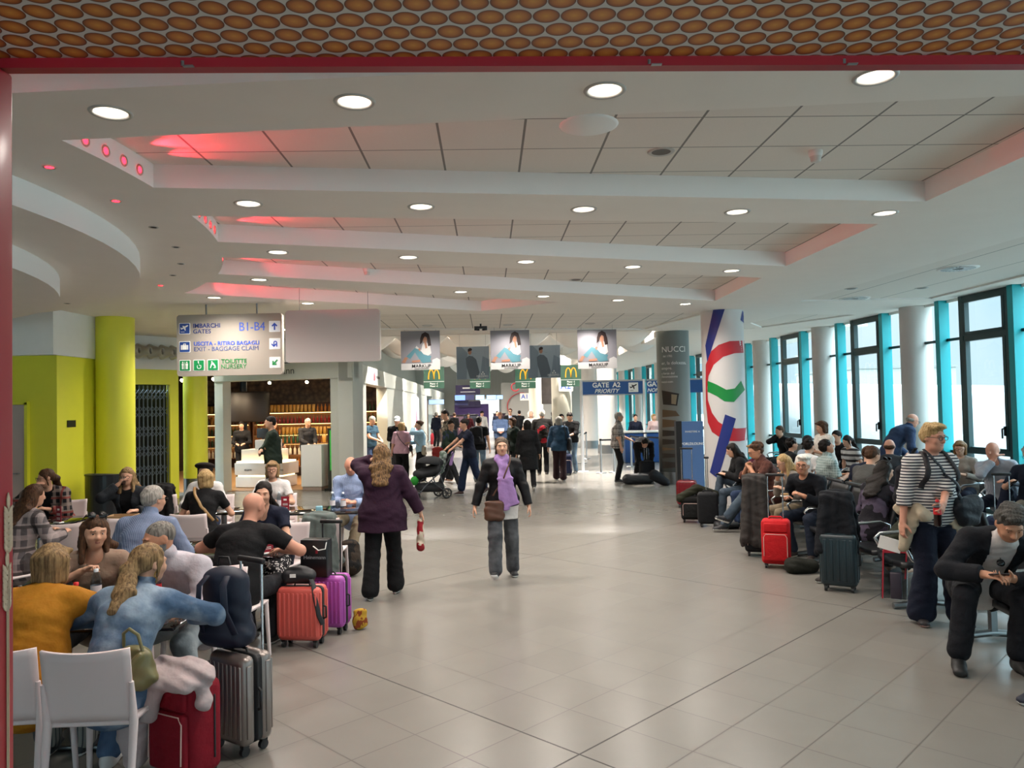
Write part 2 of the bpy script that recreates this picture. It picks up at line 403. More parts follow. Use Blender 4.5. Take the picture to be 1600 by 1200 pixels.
def g_hand(F, k, sd, fine):
    f, n, curl = k.hand[sd]; s = k.s*(.93 if k.fem else 1); c = k.ha[sd]; sg = 1 if sd == 'L' else -1
    w = np.cross(n, f)*sg       # toward the thumb side
    if not fine:
        F.ecap(c, c+f*.075*s, w, (.036*s, .019*s), (.038*s, .018*s), .015); F.ecap(c+f*.075*s, c+f*.13*s+n*.03*curl*2*s, w, (.034*s, .016*s), (.026*s, .013*s), .012)
        F.cap(c+f*.03*s+w*.03*s, c+f*.08*s+w*.05*s+n*.02*s, .013*s, .01*s, .01); return
    F.ecap(c-f*.01*s, c+f*.045*s, w, (.03*s, .02*s), (.036*s, .017*s), .015)
    F.ecap(c+f*.045*s, c+f*.082*s, w, (.037*s, .016*s), (.038*s, .0135*s), .01)
    for i, (o, L, r) in enumerate(((.0285, .078, .0088), (.0095, .087, .009), (-.0095, .08, .0088), (-.028, .064, .0078))):
        q = c+f*.085*s+w*o*s; d = f.copy(); sp = unit(f+w*o*2.2)
        for j, fr in enumerate((.44, .31, .25)):
            a = curl*(.75+.25*j+.06*i)*(j+.55)*1.1
            d = unit(sp*math.cos(a)+n*math.sin(a)); q2 = q+d*L*fr*s; F.cap(q, q2, r*s*(1-.1*j), r*s*(.92-.12*j), .004); q = q2
    q = c+f*.022*s+w*.024*s; d = unit(f*.62+w*.62+n*.45)
    for fr, r in ((.042, .0135), (.032, .0105), (.026, .009)):
        q2 = q+d*fr*s; F.cap(q, q2, r*s, r*s*.9, .008); q = q2; d = unit(d*.75+f*.35+n*.3*curl)
def g_head(F, k, fine):
    hs = k.hs; c = k.hc; R = k.R; Rt = R.T
    def L(x, y, z): return c+R@(V3(x, y, z)*hs)
    def E(p, r, kk, op='u'): F.ell(L(*p), [v*hs for v in r], Rt, kk, op)
    m = 0 if k.fem else 1
    E((0, .012, .03), (.074, .092, .083), .02); E((0, -.02, -.015), (.064+.004*m, .07, .085), .03); E((0, -.047, -.072), (.036+.008*m, .036, .034), .035)
    F.cap(k.nb-k.u3*.04, L(0, .012, -.045), .052*k.s*(.93 if k.fem else 1.04)*(.7+.3*k.b), .05*k.s*(.92 if k.fem else 1.06), .03)
    if k.b > 1.15: E((0, -.03, -.085), (.055, .05, .04), .03)
    if fine:
        for sx in (-1, 1):
            E((sx*.031, -.092, .008), (.021, .014, .013), .014, 's'); E((sx*.031, -.073, .007), (.0165, .0125, .0135), .006)
            E((sx*.03, -.083, .031), (.026, .011, .007), .012); E((sx*.04, -.066, -.025), (.022, .018, .017), .025)
            E((sx*.076, .012, .0), (.008, .02, .032), .008); E((sx*.083, .004, .002), (.005, .01, .018), .004, 's')
            E((sx*.012, -.098, -.026), (.009, .01, .008), .008)
        F.cap(L(0, -.088, .016), L(0, -.109, -.018), .0085*hs, .0125*hs, .016); F.cap(L(0, -.112, -.02), L(0, -.1, -.03), .0095*hs, .008*hs, .01)
        F.ecap(L(-.014, -.083, -.052), L(.014, -.083, -.052), R@V3(0, 1, 0), (.0075*hs, .0045*hs), (.0075*hs, .0045*hs), .008)
        F.ecap(L(-.011, -.082, -.0615), L(.011, -.082, -.0615), R@V3(0, 1, 0), (.008*hs, .005*hs), (.008*hs, .005*hs), .008)
        F.cap(L(-.02, -.09, -.057), L(.02, -.09, -.057), .0018*hs, .0018*hs, .002, 's')
    else:
        F.cap(L(0, -.085, .018), L(0, -.108, -.02), .01*hs, .0125*hs, .02)
        for sx in (-1, 1):
            E((sx*.076, .012, 0), (.009, .02, .03), .01); E((sx*.03, -.094, .008), (.02, .013, .012), .014, 's')

def hair_field(F, k, style):
    hs, c, R = k.hs, k.hc, k.R; Rt = R.T
    def L(x, y, z): return c+R@(V3(x, y, z)*hs)
    def E(p, r, kk=.02, op='u'): F.ell(L(*p), [v*hs for v in r], Rt, kk, op)
    def C(a, b, ra, rb, kk=.025): F.cap(L(*a), L(*b), ra*hs, rb*hs, kk)
    if style in ('fringe',):
        for sx in (-1, 1): E((sx*.05, .028, .0), (.031, .05, .034), .02)
        E((0, .075, .0), (.06, .035, .045), .02); E((0, 0, .075), (.07, .07, .04), .02, 's'); return
    if style == 'buzz': E((0, .016, .036), (.079, .095, .086)); E((0, -.105, -.01), (.08, .07, .075), .01, 's'); E((0, .0, -.1), (.1, .12, .075), .01, 's'); return
    E((0, .018, .042), (.083, .099, .089))
    if style in ('short', 'curly', 'swept'):
        E((0, .045, .005), (.078, .07, .07))
        if style == 'curly':
            rr = random.Random(3)
            for i in range(46):
                a, e = rr.uniform(0, 2*PI), rr.uniform(-.1, 1.45); d = V3(math.cos(a)*math.cos(e), math.sin(a)*math.cos(e), math.sin(e))
                if d[1] < -.5 and d[2] < .6: continue
                E((d[0]*.088, .02+d[1]*.1, .035+d[2]*.09), (.026,)*3, .012)
        if style == 'swept': E((0, -.03, .105), (.07, .075, .03)); E((.02, .03, .105), (.07, .08, .03)); E((0, .085, .02), (.065, .04, .06))
    if style in ('bob', 'bobwide'):
        m = 1.12 if style == 'bobwide' else 1
        for sx in (-1, 1): C((sx*.066*m, .005, .03), (sx*.068*m, .0, -.085), .034, .03); C((sx*.05, .06, .03), (sx*.045*m, .05, -.095), .05, .036)
        C((0, .075, .03), (0, .06, -.09), .05, .045); E((0, -.075, .085), (.065, .03, .022), .02)
    if style in ('long', 'longback'):
        for sx in (-1, 1):
            C((sx*.06, .03, .03), (sx*.07, .045, -.1), .04, .035)
            if style == 'long': C((sx*.07, .01, -.04), (sx*.085, -.035, -.2), .028, .024)
        b0 = k.nb+k.vy*.085; b1 = k.p2+k.vy*(.135*k.s*(.4+.6*k.b)+.02)
        F.ecap(L(0, .07, .0), b0, k.ux, (.085*hs, .05), (.105, .045), .04); F.ecap(b0, b1, k.ux, (.11, .045), (.085, .03), .04)
        if style == 'long': pass
    if style in ('pony', 'bun', 'clip'):
        E((0, .06, .02), (.076, .06, .07))
        if style == 'bun': E((0, .115, .05), (.045, .04, .045), .015)
        else:
            C((0, .1, .03), (0, .135, -.02), .03, .04, .02); b1 = k.p3+k.vy*.13+k.ux*.02; F.ecap(L(0, .13, -.02), b1, k.ux, (.045, .035), (.06, .035), .03); F.ecap(b1, k.p2+k.vy*.145+k.ux*.035, k.ux, (.055, .032), (.025, .02), .03)
            for sx in (-1, 1): C((sx*.075, -.02, .02), (sx*.075, .0, -.1), .014, .008)
    # the face stays free
    E((0, -.098, -.022), (.066, .072, .085) if style not in ('short', 'swept', 'curly') else (.074, .07, .088), .012, 's')
    if style in ('short', 'swept', 'curly'): F.ell(L(0, -.02, -.1), [.1*hs, .085*hs, .095*hs], Rt, .012, 's')
    else: F.ell(L(0, -.045, -.13), [.052*hs, .1*hs, .1*hs], Rt, .02, 's')

def bbox(k, pad):
    pts = np.array([k.p0, k.p1, k.p2, k.p3, k.hc]+[d[s] for d in (k.sh, k.el, k.ha, k.kn, k.an, k.hip) for s in 'RL'])
    return pts.min(0)-pad, pts.max(0)+pad

SKIN = ['#c99a80', '#b98468', '#d9ac93', '#9d6d52', '#c58d76']
def skin(i): return mat('skin %d' % i, SKIN[i], .55, noise=.06, nscale=30, spec=.35)
LIP = lambda: mat('lips', '#a8685c', .45)
BROW = lambda: mat('brow', '#6e5340', .8)
def strands(name, c1, c2, sc=90):
    if name in _M: return _M[name]
    k = NT(name); o = k.xyz()[0]; mp = k.n('Mapping'); mp.inputs['Scale'].default_value = (sc, sc, sc*.05); k.l(o, mp.inputs[0])
    nz = k.n('TexNoise'); nz.inputs['Scale'].default_value = 1; nz.inputs['Detail'].default_value = 3; k.l(mp.outputs[0], nz.inputs[0])
    r = k.n('ValToRGB'); r.color_ramp.elements[0].position = .32; r.color_ramp.elements[1].position = .68
    r.color_ramp.elements[0].color = lin(c1); r.color_ramp.elements[1].color = lin(c2); k.l(nz.outputs[0], r.inputs[0]); k.l(r.outputs[0], k.b.inputs['Base Color'])
    k.b.inputs['Roughness'].default_value = .62; k.b.inputs['Specular IOR Level'].default_value = .2; k.bump(nz.outputs[0], .4, .006); _M[name] = k.m; return k.m
HAIR = dict(pepper=('#33271e', '#6f5f50'), iron=('#232120', '#5c5853'), dark=('#0e0b09', '#1f1712'), brown=('#2b1c13', '#5a3d28'), blond=('#7a5f3c', '#c2a473'), dirty=('#57432e', '#9c8059'), grey=('#77736c', '#b3aea6'), white=('#b5b0a6', '#e4e0d6'), salt=('#4b4742', '#8a857d'), ombre=('#2a1d16', '#8a6a45'), ginger=('#5f3f28', '#9a7046'))
def hair_mat(n): return strands('hair '+n, *HAIR[n])
def cloth(name, col, pat=None, col2='#ffffff', sc=40, rough=.85, col3=None):
    if name in _M: return _M[name]
    k = NT(name); b = k.b; b.inputs['Roughness'].default_value = rough; b.inputs['Specular IOR Level'].default_value = .25
    o, x, y, z = k.xyz(); c1, c2 = lin(col), lin(col2)
    nz = k.n('TexNoise'); nz.inputs['Scale'].default_value = 14; nz.inputs['Detail'].default_value = 4; k.l(o, nz.inputs[0])
    def band(v, s_, lo): return k.math('LESS_THAN', k.math('FRACT', k.math('MULTIPLY', v, s_)), lo)
    base = k.mix(nz.outputs[0], tuple(v*.82 for v in c1[:3])+(1,), tuple(min(1, v*1.18) for v in c1[:3])+(1,))
    if pat == 'stripe': base = k.mix(band(z, sc, .42), base, c2)
    elif pat == 'vstripe': base = k.mix(band(k.math('ADD', x, y), sc, .3), base, c2)
    elif pat == 'plaid':
        base = k.mix(k.math('MULTIPLY', band(z, sc, .45), .6), base, c2); base = k.mix(k.math('MULTIPLY', band(k.math('ADD', x, k.math('MULTIPLY', y, .7)), sc, .45), .6), base, c2)
        if col3: base = k.mix(k.math('MULTIPLY', band(z, sc*.5, .14), .8), base, lin(col3)); base = k.mix(k.math('MULTIPLY', band(x, sc*.5, .14), .8), base, lin(col3))
    elif pat in ('spots', 'blotch'):
        vo = k.n('TexVoronoi') if pat == 'spots' else k.n('TexNoise'); vo.inputs['Scale'].default_value = sc; k.l(o, vo.inputs[0])
        base = k.mix(k.math('LESS_THAN', vo.outputs[0], .36 if pat == 'spots' else .47), base, c2)
    elif pat == 'lace':
        vo = k.n('TexVoronoi'); vo.inputs['Scale'].default_value = sc; k.l(o, vo.inputs[0]); base = k.mix(vo.outputs[0], base, c2)
    elif pat == 'denim':
        n2 = k.n('TexNoise'); n2.inputs['Scale'].default_value = 5; n2.inputs['Detail'].default_value = 6; k.l(o, n2.inputs[0]); r = k.n('ValToRGB'); r.color_ramp.elements[0].position = .4; r.color_ramp.elements[1].position = .62; k.l(n2.outputs[0], r.inputs[0]); base = k.mix(r.outputs[0], base, c2)
    k.l(base, b.inputs['Base Color'])
    n3 = k.n('TexNoise'); n3.inputs['Scale'].default_value = 22; n3.inputs['Detail'].default_value = 2; k.l(o, n3.inputs[0]); k.bump(n3.outputs[0], .35, .02)
    _M[name] = k.m; return k.m

def person(label, loc, rz, p, group=None):
    """one figure: a continuous skin body with clothing, hair and glasses as its parts"""
    k = skeleton(p); h = p.get('h', .014); fine = h <= .0105; k.p = p
    root = thing('person', label, 'person', loc, math.radians(rz), group); k.root = root
    lo, hi = bbox(k, .2)
    lo[2] = max(lo[2], -.02)
    sk = skin(p.get('skin', 0))
    F = Field(lo, hi, h)
    g_torso(F, k, 0)
    for sd in 'RL':
        g_arm(F, k, sd); g_leg(F, k, sd); g_hand(F, k, sd, fine)
        a = k.an[sd]; R = k.ft[sd]; F.cap(a, a+R@V3(0, .01, -.025), .034*k.s, .03, .02); F.cap(a+R@V3(0, .0, -.036), a+R@V3(0, -.115, -.036), .026, .022, .03)
    g_head(F, k, fine)
    Rt = k.R.T; hs = k.hs
    def paint(c):
        q = (c-k.hc)@k.R/hs; out = np.zeros(len(c))
        if fine:
            m = (q[:, 1] < -.06) & (np.abs(q[:, 0]) < .021-1.2*np.abs(q[:, 2]+.057)) & (q[:, 2] < -.0495) & (q[:, 2] > -.0655); out[m] = 1
            m = (q[:, 1] < -.055) & (np.abs(q[:, 0]) > .015) & (np.abs(q[:, 0]) < .048) & (q[:, 2] > .0285) & (q[:, 2] < .0345); out[m] = 2
            if p.get('beard'):
                m = (q[:, 2] < -.028) & (q[:, 2] > -.115) & (q[:, 1] < .015) & ((np.abs(q[:, 0]) > .028) | (q[:, 2] < -.07) | ((q[:, 2] > -.046) & (q[:, 2] < -.032))) & (np.linalg.norm(q, axis=1) < .15); out[m] = 3
        return out
    F.obj('body', [sk, LIP(), BROW(), mat('stubble', p.get('beard') or '#777777', .8)], root, paint)
    if fine:
        for sx in (-1, 1):
            e = MB(); e.smooth = True; prof = [(.0132*math.sin(a), -.0132*math.cos(a)) for a in np.linspace(0, PI, 9)]
            e.lathe(prof, n=14); e.cur = 1; e.lathe([(.0062, -.0119), (.003, -.0134), (0, -.0138)], n=12)
            o = e.obj('eye', [mat('eye white', '#cfc8c0', .3), mat('iris', '#2a1c14', .2)], root)
            cpos = k.hc+k.R@(V3(sx*.031, -.0725, .0055)*hs)
            o.matrix_local = Matrix.Translation(cpos) @ (Matrix(k.R.tolist()) @ Matrix.Rotation(-PI/2, 3, 'X')).to_4x4()
    # trousers or skirt
    bt = p.get('bottom')
    if bt:
        F = Field(lo, hi, h); g = bt.get('g', .013); fl = bt.get('flare', .012); fr = bt.get('len', 1.93)
        bm = 1+(k.b-1)*1.25; pw = (.158 if not k.fem else .166)*k.s*bm+g; pd = .109*k.s*bm+g
        F.ecap(k.p0-k.u1*.03, k.p0+k.u1*.07, k.px, (pw, pd), (pw*.92, pd*.95), .05)
        if bt.get('skirt'):
            mid = (k.kn['R']+k.kn['L'])/2; ankm = (k.an['R']+k.an['L'])/2; q = mid+(ankm-mid)*(fr-1)
            F.ecap(k.p0-V3(0, 0, .05), q, V3(1, 0, 0), (pw, pd), (pw*bt.get('hemw', .95), pd*1.1), .05)
        for sd in 'RL': g_leg(F, k, sd, g, fr, fl, .025, knee=bt.get('knee', 0))
        F.ripple(.0035 if h < .012 else .003)
        if not k.sit: F.half((0, 0, .035), (0, 0, -1))
        F.obj(bt.get('name', 'trousers'), bt['mat'], root)
    for t in p.get('tops', []):
        F = Field(lo, hi, h); g = t.get('g', .014); hem = t.get('hem', .1)
        g_torso(F, k, g)
        if hem > .06:
            bm = 1+(k.b-1)*1.25; w0 = ((.158 if not k.fem else .166)*k.s*bm+g+.008, .112*k.s*bm+g+.008); fl = t.get('hemflare', .0)
            hh = hem if not k.sit else min(hem, .1)
            F.ecap(k.p0, k.p0-k.u1*(hh+(0 if k.sit else .06)), k.px, w0, (w0[0]+fl, w0[1]+fl), .04)
            if not k.sit: F.half(k.p0-k.u1*hh, -k.u1)
            if k.sit and hem > .12:
                for sd in 'RL': F.cap(k.hip[sd], k.hip[sd]+(k.kn[sd]-k.hip[sd])*min(.9, (hem-.1)*2.2), .082*k.s+g+.012, .075*k.s+g+.02, .04)
        sl = t.get('sleeve', 1.9); ends = []
        if not t.get('collar') and not t.get('hood'): F.half(k.nb+k.u3*t.get('ntop', .02), k.u3*.8+k.vy*-.35)
        for sd in 'RL':
            if sl > 0: ends.append(g_arm(F, k, sd, g*.95, sl, t.get('cuff', .004)))
        if t.get('neck', 'crew') == 'v':
            F.cap(k.nb-k.vy*.02, k.p2+k.u2*.06-k.vy*.2, .055, .03, .01, 's')
        elif t['neck'] == 'scoop' if 'neck' in t else False: F.ell(k.nb-k.vy*.08+k.u3*.01, (.085, .09, .075), None, .01, 's')
        if t.get('collar'):
            F.cap(k.nb-k.u3*.01, k.nk+k.u3*.0, .07*k.s, .063*k.s, .015)
        if t.get('hood'): F.ell(k.nb+k.vy*.09, (.1, .055, .075), None, .03)
        if t.get('open'):
            w = t['open']; 
            x, y, z = F.ax[0][:, None, None], F.ax[1][None, :, None], F.ax[2][None, None, :]
            c = k.p2; X = (x-c[0])*k.ux[0]+(y-c[1])*k.ux[1]+(z-c[2])*k.ux[2]; Y = (x-c[0])*k.vy[0]+(y-c[1])*k.vy[1]+(z-c[2])*k.vy[2]
            cut = np.maximum(np.abs(X)-w*(1.0+0*z), Y+.02).astype(np.float32)
            arm = np.full(F.n, 9.0, np.float32)
            keep = Field(lo, hi, h)
            for sd in 'RL':
                keep.cap(k.el[sd], k.ha[sd], .06, .05); keep.cap(k.sh[sd], k.el[sd], .075, .06)
            body = F.f.copy(); F.f = np.maximum(F.f, -cut); F.f = np.where(keep.f < 0, body, F.f)
        rip = t.get('rip', .0035); F.ripple(rip, t.get('ripq', 1))
        # open sleeve ends
        for q, d in ends:
            sl2, x, y, z = F.sub(q-.11, q+.11); cut = ((x-q[0])*d[0]+(y-q[1])*d[1]+(z-q[2])*d[2]).astype(np.float32)
            near = (np.sqrt((x-q[0])**2+(y-q[1])**2+(z-q[2])**2)-.10).astype(np.float32)
            F.put(sl2, np.maximum(-cut, near), .004, 's')
        k.outer = F.obj(t.get('name', 'top'), t['mat'], root)
    if p.get('shoes'):
        sm = p['shoes']; so = p.get('sole', '#d8d8d4')
        for sd in 'RL':
            a = k.an[sd]; R = k.ft[sd]; s = k.s
            F = Field(a-.3, a+.3, min(h, .012)); bz = -.078*s
            F.ecap(a+R@V3(0, .035, bz+.04), a+R@V3(0, -.03, bz+.05), R@V3(1, 0, 0), (.036*s, .042*s), (.041*s, .048*s), .03)
            F.ecap(a+R@V3(0, -.03, bz+.045), a+R@V3(.0, -.135*s, bz+.03), R@V3(1, 0, 0), (.042*s, .045*s), (.045*s, .03*s), .03)
            F.cap(a+R@V3(0, .015, bz+.06), a+R@V3(0, .01, bz+.085*p.get('boot', 1)), .042*s, .045*s, .02)
            F.half(a+R@V3(0, 0, bz), R@V3(0, 0, -1))
            def pt(c, a=a, R=R, bz=bz): return (((c-a)@R)[:, 2] < bz+.024).astype(float)
            F.obj('shoe', [mat('shoe '+sm, sm, .6), mat('sole '+so, so, .7)], root, pt)
    hr = p.get('hair')
    if hr:
        F = Field(k.hc-(.3, .32, .62), k.hc+(.3, .32, .22), min(h, .011)); hair_field(F, k, hr[0]); F.ripple(.0035 if hr[0] != 'buzz' else .0005, 2.2); F.obj('hair', hair_mat(hr[1]), root)
    HM = Matrix.Translation(k.hc) @ Matrix(k.R.tolist()).to_4x4() @ Matrix.Scale(hs, 4); k.HM = HM
    if p.get('glasses'):
        g = MB()
        for sx in (-1, 1):
            pts = [(sx*.033+.024*math.cos(a)*(1 if abs(math.cos(a)) < .8 else .95), -.103-.002*abs(math.sin(a)), .006+.0185*math.sin(a)) for a in np.linspace(0, 2*PI, 17)[:-1]]
            g.tube(pts, .0026, 6, True); g.tube([(sx*.057, -.1, .012), (sx*.077, -.06, .012), (sx*.081, .01, .01), (sx*.08, .03, -.008)], .002, 5)
        g.tube([(-.01, -.104, .012), (0, -.107, .015), (.01, -.104, .012)], .0022, 5)
        o = g.obj('sunglasses' if p['glasses'] == 'sun' else 'glasses', mat('spectacle frame', '#1c1614', .35), root)
        if p['glasses'] == 'sun':
            l = MB()
            for sx in (-1, 1): l.lathe([(0, 0), (.02, 0), (.0225, .001)], (sx*.033, -.1045, .006), 16, (0, 1, 0))
            l.obj('lens', mat('dark lens', '#0c0c0e', .1), o)
        o.matrix_local = HM
    if p.get('cap'):
        F = Field((-.14, -.24, -.06), (.14, .16, .17), .008); kind, mm = p['cap']
        if kind == 'cap':
            F.ell((0, .015, .055), (.087, .104, .085)); F.half((0, 0, .045), (0, -.12, -1)); F.ell((0, -.12, .052), (.075, .07, .012), None, .015)
        elif kind == 'beret': F.ell((0, .02, .085), (.135, .14, .05), np.array(Matrix.Rotation(.22, 3, 'X')), .02); F.ell((0, .01, .055), (.084, .1, .06)); F.half((0, 0, .035), (0, -.3, -1))
        elif kind == 'hood':
            F = Field((-.2, -.2, -.36), (.2, .24, .17), .01); F.ell((0, .025, .04), (.097, .115, .1)); F.cap((0, .05, .0), (0, .07, -.17), .1, .12, .04); F.ell((0, -.1, -.025), (.062, .085, .09), None, .01, 's')
        elif kind == 'band':
            F.ell((0, .018, .042), (.088, .104, .094)); F.ell((0, .018, .04), (.082, .099, .2), None, .003, 's'); F.half((0, -.035, 0), (0, -1, -.2)); F.half((0, -.01, 0), (0, 1, .2))
        o = F.obj({'cap': 'cap', 'beret': 'beret', 'hood': 'head_scarf', 'band': 'headphones'}[kind], mm, root); o.matrix_local = HM
    return k

# points on a figure, for straps, bags and things in hands
def wpt(k, v): return k.root.matrix_local @ Vector(v)
def world(root):
    return Matrix.Translation(root.location) @ Matrix.Rotation(root.rotation_euler[2], 4, 'Z')
def hand_pt(k, sd, out=.09, off=.028):
    f, n, c = k.hand[sd]; return world(k.root) @ Vector(k.ha[sd]+f*out+n*off)
def hand_frame(k, sd):
    f, n, c = k.hand[sd]; w = np.cross(n, f); W = world(k.root).to_3x3()
    return W@Vector(f), W@Vector(n), W@Vector(w)
from mathutils.bvhtree import BVHTree
def band(k, a, b, front, off=.012, N=14):
    """strap lying on the clothes from point a to b over the front (or back), as world points"""
    if not hasattr(k, 'bvh'):
        me = k.outer.data; k.bvh = BVHTree.FromPolygons([v.co for v in me.vertices], [p.vertices for p in me.polygons])
    W = world(k.root); out = []
    for i in range(N+1):
        t = i/N; q = np.asarray(a)*(1-t)+np.asarray(b)*t; d = k.vy*(-1 if front else 1)
        o = q+d*(.5*min(1, .12+3*min(t, 1-t)+.35)); e = .25*max(0, 1-6*t)
        o = o+k.u2*e; h = k.bvh.ray_cast(Vector(o), Vector(unit(q-o)))
        if h[0] is None: h = k.bvh.find_nearest(Vector(o))
        out.append(W@(h[0]+h[1]*off))
    return out
# ---------------------------------------------------------------- setting: materials
def tile_floor():
    k = NT('floor tiles'); o, x, y, z = k.xyz(); a = math.radians(45.7); ca, sa = math.cos(a), math.sin(a); S = .461
    u = k.math('ADD', k.math('MULTIPLY', x, ca), k.math('MULTIPLY', y, sa)); v = k.math('SUBTRACT', k.math('MULTIPLY', y, ca), k.math('MULTIPLY', x, sa))
    u = k.math('ADD', u, S*90-3.43); v = k.math('ADD', v, S*90-2.87)
    def line(c, per, w):
        f = k.math('FRACT', k.math('DIVIDE', c, per)); d = k.math('MINIMUM', f, k.math('SUBTRACT', 1.0, f)); return k.math('LESS_THAN', d, w/per)
    grout = k.math('MAXIMUM', line(u, S, .0042), line(v, S, .0042)); joint = k.math('MAXIMUM', line(u, S*9, .0055), line(v, S*9, .0055))
    cell = k.n('CombineXYZ'); k.l(k.math('FLOOR', k.math('DIVIDE', u, S)), cell.inputs[0]); k.l(k.math('FLOOR', k.math('DIVIDE', v, S)), cell.inputs[1])
    wn = k.n('TexWhiteNoise'); k.l(cell.outputs[0], wn.inputs[0]); nz = k.n('TexNoise'); nz.inputs['Scale'].default_value = 1.7; nz.inputs['Detail'].default_value = 5; k.l(o, nz.inputs[0])
    base = k.mix(k.math('ADD', k.math('MULTIPLY', wn.outputs[0], .22), k.math('MULTIPLY', nz.outputs[0], .6)), lin('#736f69'), lin('#827e77'))
    base = k.mix(k.math('MULTIPLY', grout, .9), base, lin('#4a443e')); base = k.mix(joint, base, lin('#2d2926')); k.l(base, k.b.inputs['Base Color'])
    r = k.math('ADD', .23, k.math('MULTIPLY', nz.outputs[0], .06)); k.l(k.math('MAXIMUM', r, k.math('MULTIPLY', grout, .7)), k.b.inputs['Roughness']); k.b.inputs['Specular IOR Level'].default_value = .5
    return k.m
def tile_ceiling(name, du, dv, ang=1.5, col='#e2dad0', wide=.009):
    k = NT(name); o, x, y, z = k.xyz(); a = math.radians(ang); ca, sa = math.cos(a), math.sin(a)
    u = k.math('ADD', k.math('ADD', k.math('MULTIPLY', x, ca), k.math('MULTIPLY', y, sa)), 40.0); v = k.math('ADD', k.math('SUBTRACT', k.math('MULTIPLY', y, ca), k.math('MULTIPLY', x, sa)), 40.0)
    def line(c, per, w):
        f = k.math('FRACT', k.math('DIVIDE', c, per)); d = k.math('MINIMUM', f, k.math('SUBTRACT', 1.0, f)); return k.math('LESS_THAN', d, w/per)
    g = k.math('MAXIMUM', line(u, du, wide), line(v, dv, .006))
    nz = k.n('TexNoise'); nz.inputs['Scale'].default_value = 120; k.l(o, nz.inputs[0]); base = k.mix(nz.outputs[0], lin(col), tuple(min(1, c*1.1) for c in lin(col)[:3])+(1,))
    k.l(k.mix(k.math('MULTIPLY', g, .8), base, lin('#5e5a55')), k.b.inputs['Base Color']); k.b.inputs['Roughness'].default_value = .9; return k.m
def glass_mat(name, tint='#e6f2f4', refl=.12, rough=.02):
    k = NT(name); t = k.t; tr = k.n('BsdfTransparent'); gl = k.n('BsdfGlossy'); gl.inputs['Roughness'].default_value = rough; tr.inputs[0].default_value = lin(tint)
    fr = k.n('LayerWeight'); mx = k.n('MixShader'); k.l(k.math('ADD', k.math('MULTIPLY', k.math('POWER', fr.outputs['Facing'], 4.0), refl*4), .03), mx.inputs[0]); k.l(tr.outputs[0], mx.inputs[1]); k.l(gl.outputs[0], mx.inputs[2])
    k.l(mx.outputs[0], t.nodes['Material Output'].inputs['Surface']); return k.m
PLASTER = mat('white plaster ceiling', '#efe8df', .9, noise=.03, nscale=3)
WHITE = mat('white paint', '#ecebe7', .7, noise=.02)
FASC = mat('daylit ceiling edge paint', '#f2efeb', .8)  # lighter than the plaster: daylight on the ceiling edges put into the colour
LIME = mat('lime green wall paint', '#dedd3c', .45, noise=.04, nscale=4)
GLASS = glass_mat('window glass', '#f4fafa', .1)
TEAL = mat('turquoise aluminium', '#0b9aa2', .4, metal=.1)
DTEAL = mat('dark green aluminium', '#0c3436', .45)
GREYP = mat('pale grey panel', '#b6b9b1', .5, noise=.03)
CHROME = mat('chrome', '#c4c6c8', .22, metal=1)
STEEL = mat('brushed steel', '#8f9294', .35, metal=1)
BLACKP = mat('black plastic', '#141416', .45)
DARKV = mat('dark void', '#0b0a0a', .9)
RED = mat('red lacquer', '#a01224', .4, coat=.1)
NAVYS = mat('sign blue', '#1f4f8f', .45)
NAVYT = mat('navy lettering', '#24397f', .5)
BLUET = mat('blue lettering', '#2f57c4', .5)
WHT = mat('white lettering', '#eeeeea', .5)
GRNT = mat('green lettering', '#1f8a45', .5)

HC = 3.8
# ---------------------------------------------------------------- floor and ceiling
struct(MB().box((-1, 26.3, -.1), (24, 71, .2)).obj('floor', tile_floor()))
def Xw(y): return 8.26-.073*(y-12.3)
CEN = Vector((-9.66, 6.2))
cof = [
 [(-2.91, 4.97), (3.95, 4.5), (3.83, 7.0), (-2.82, 6.06)],
 [(-2.89, 6.96), (3.81, 7.87), (3.70, 10.24), (-3.07, 8.05)],
 [(-3.33, 8.86), (3.68, 11.16), (3.64, 13.6), (-3.79, 9.93)],
 [(-4.18, 10.54), (.85, 13.32), (-.55, 14.36), (-4.88, 11.46)],
 [(-2.95, 2.6), (3.5, 2.3), (3.5, 3.86), (-2.92, 4.23)]]
def arcify(c):
    """the left end of each coffer follows the round ceiling"""
    a, d = Vector(c[0]), Vector(c[3]); r0, r1 = (a-CEN).length, (d-CEN).length; t0 = math.atan2(a.y-CEN.y, a.x-CEN.x); t1 = math.atan2(d.y-CEN.y, d.x-CEN.x)
    arc = [tuple(CEN+Vector((math.cos(t0+(t1-t0)*i/6), math.sin(t0+(t1-t0)*i/6)))*(r0+(r1-r0)*i/6)) for i in range(1, 6)]
    return c+arc[::-1]
cof = [arcify(c) for c in cof]
flat = [[tuple(P(*q, HC)[:2]) for q in ((596, 491), (1106, 489), (1008, 515), (588, 515))],
        [tuple(P(1250, 471, HC)[:2]), tuple(P(1455, 467, HC)[:2]), (7.9, 7.0), (6.0, 7.0)],
        [tuple(P(*q, HC)[:2]) for q in ((1172, 505), (1233, 491), (1338, 492), (1190, 512))]]
lamps = [(173, 176), (554, 159), (945, 141), (1368, 120), (388, 318), (658, 323), (912, 327), (1152, 331), (1383, 333), (434, 394), (638, 402), (822, 409), (989, 417), (1143, 423), (405, 437), (720, 456), (849, 463), (966, 469), (1071, 475), (335, 465), (481, 474)]
lamp_xy = [tuple(P(px, py, HC)[:2]) for px, py in lamps]
LR = .095
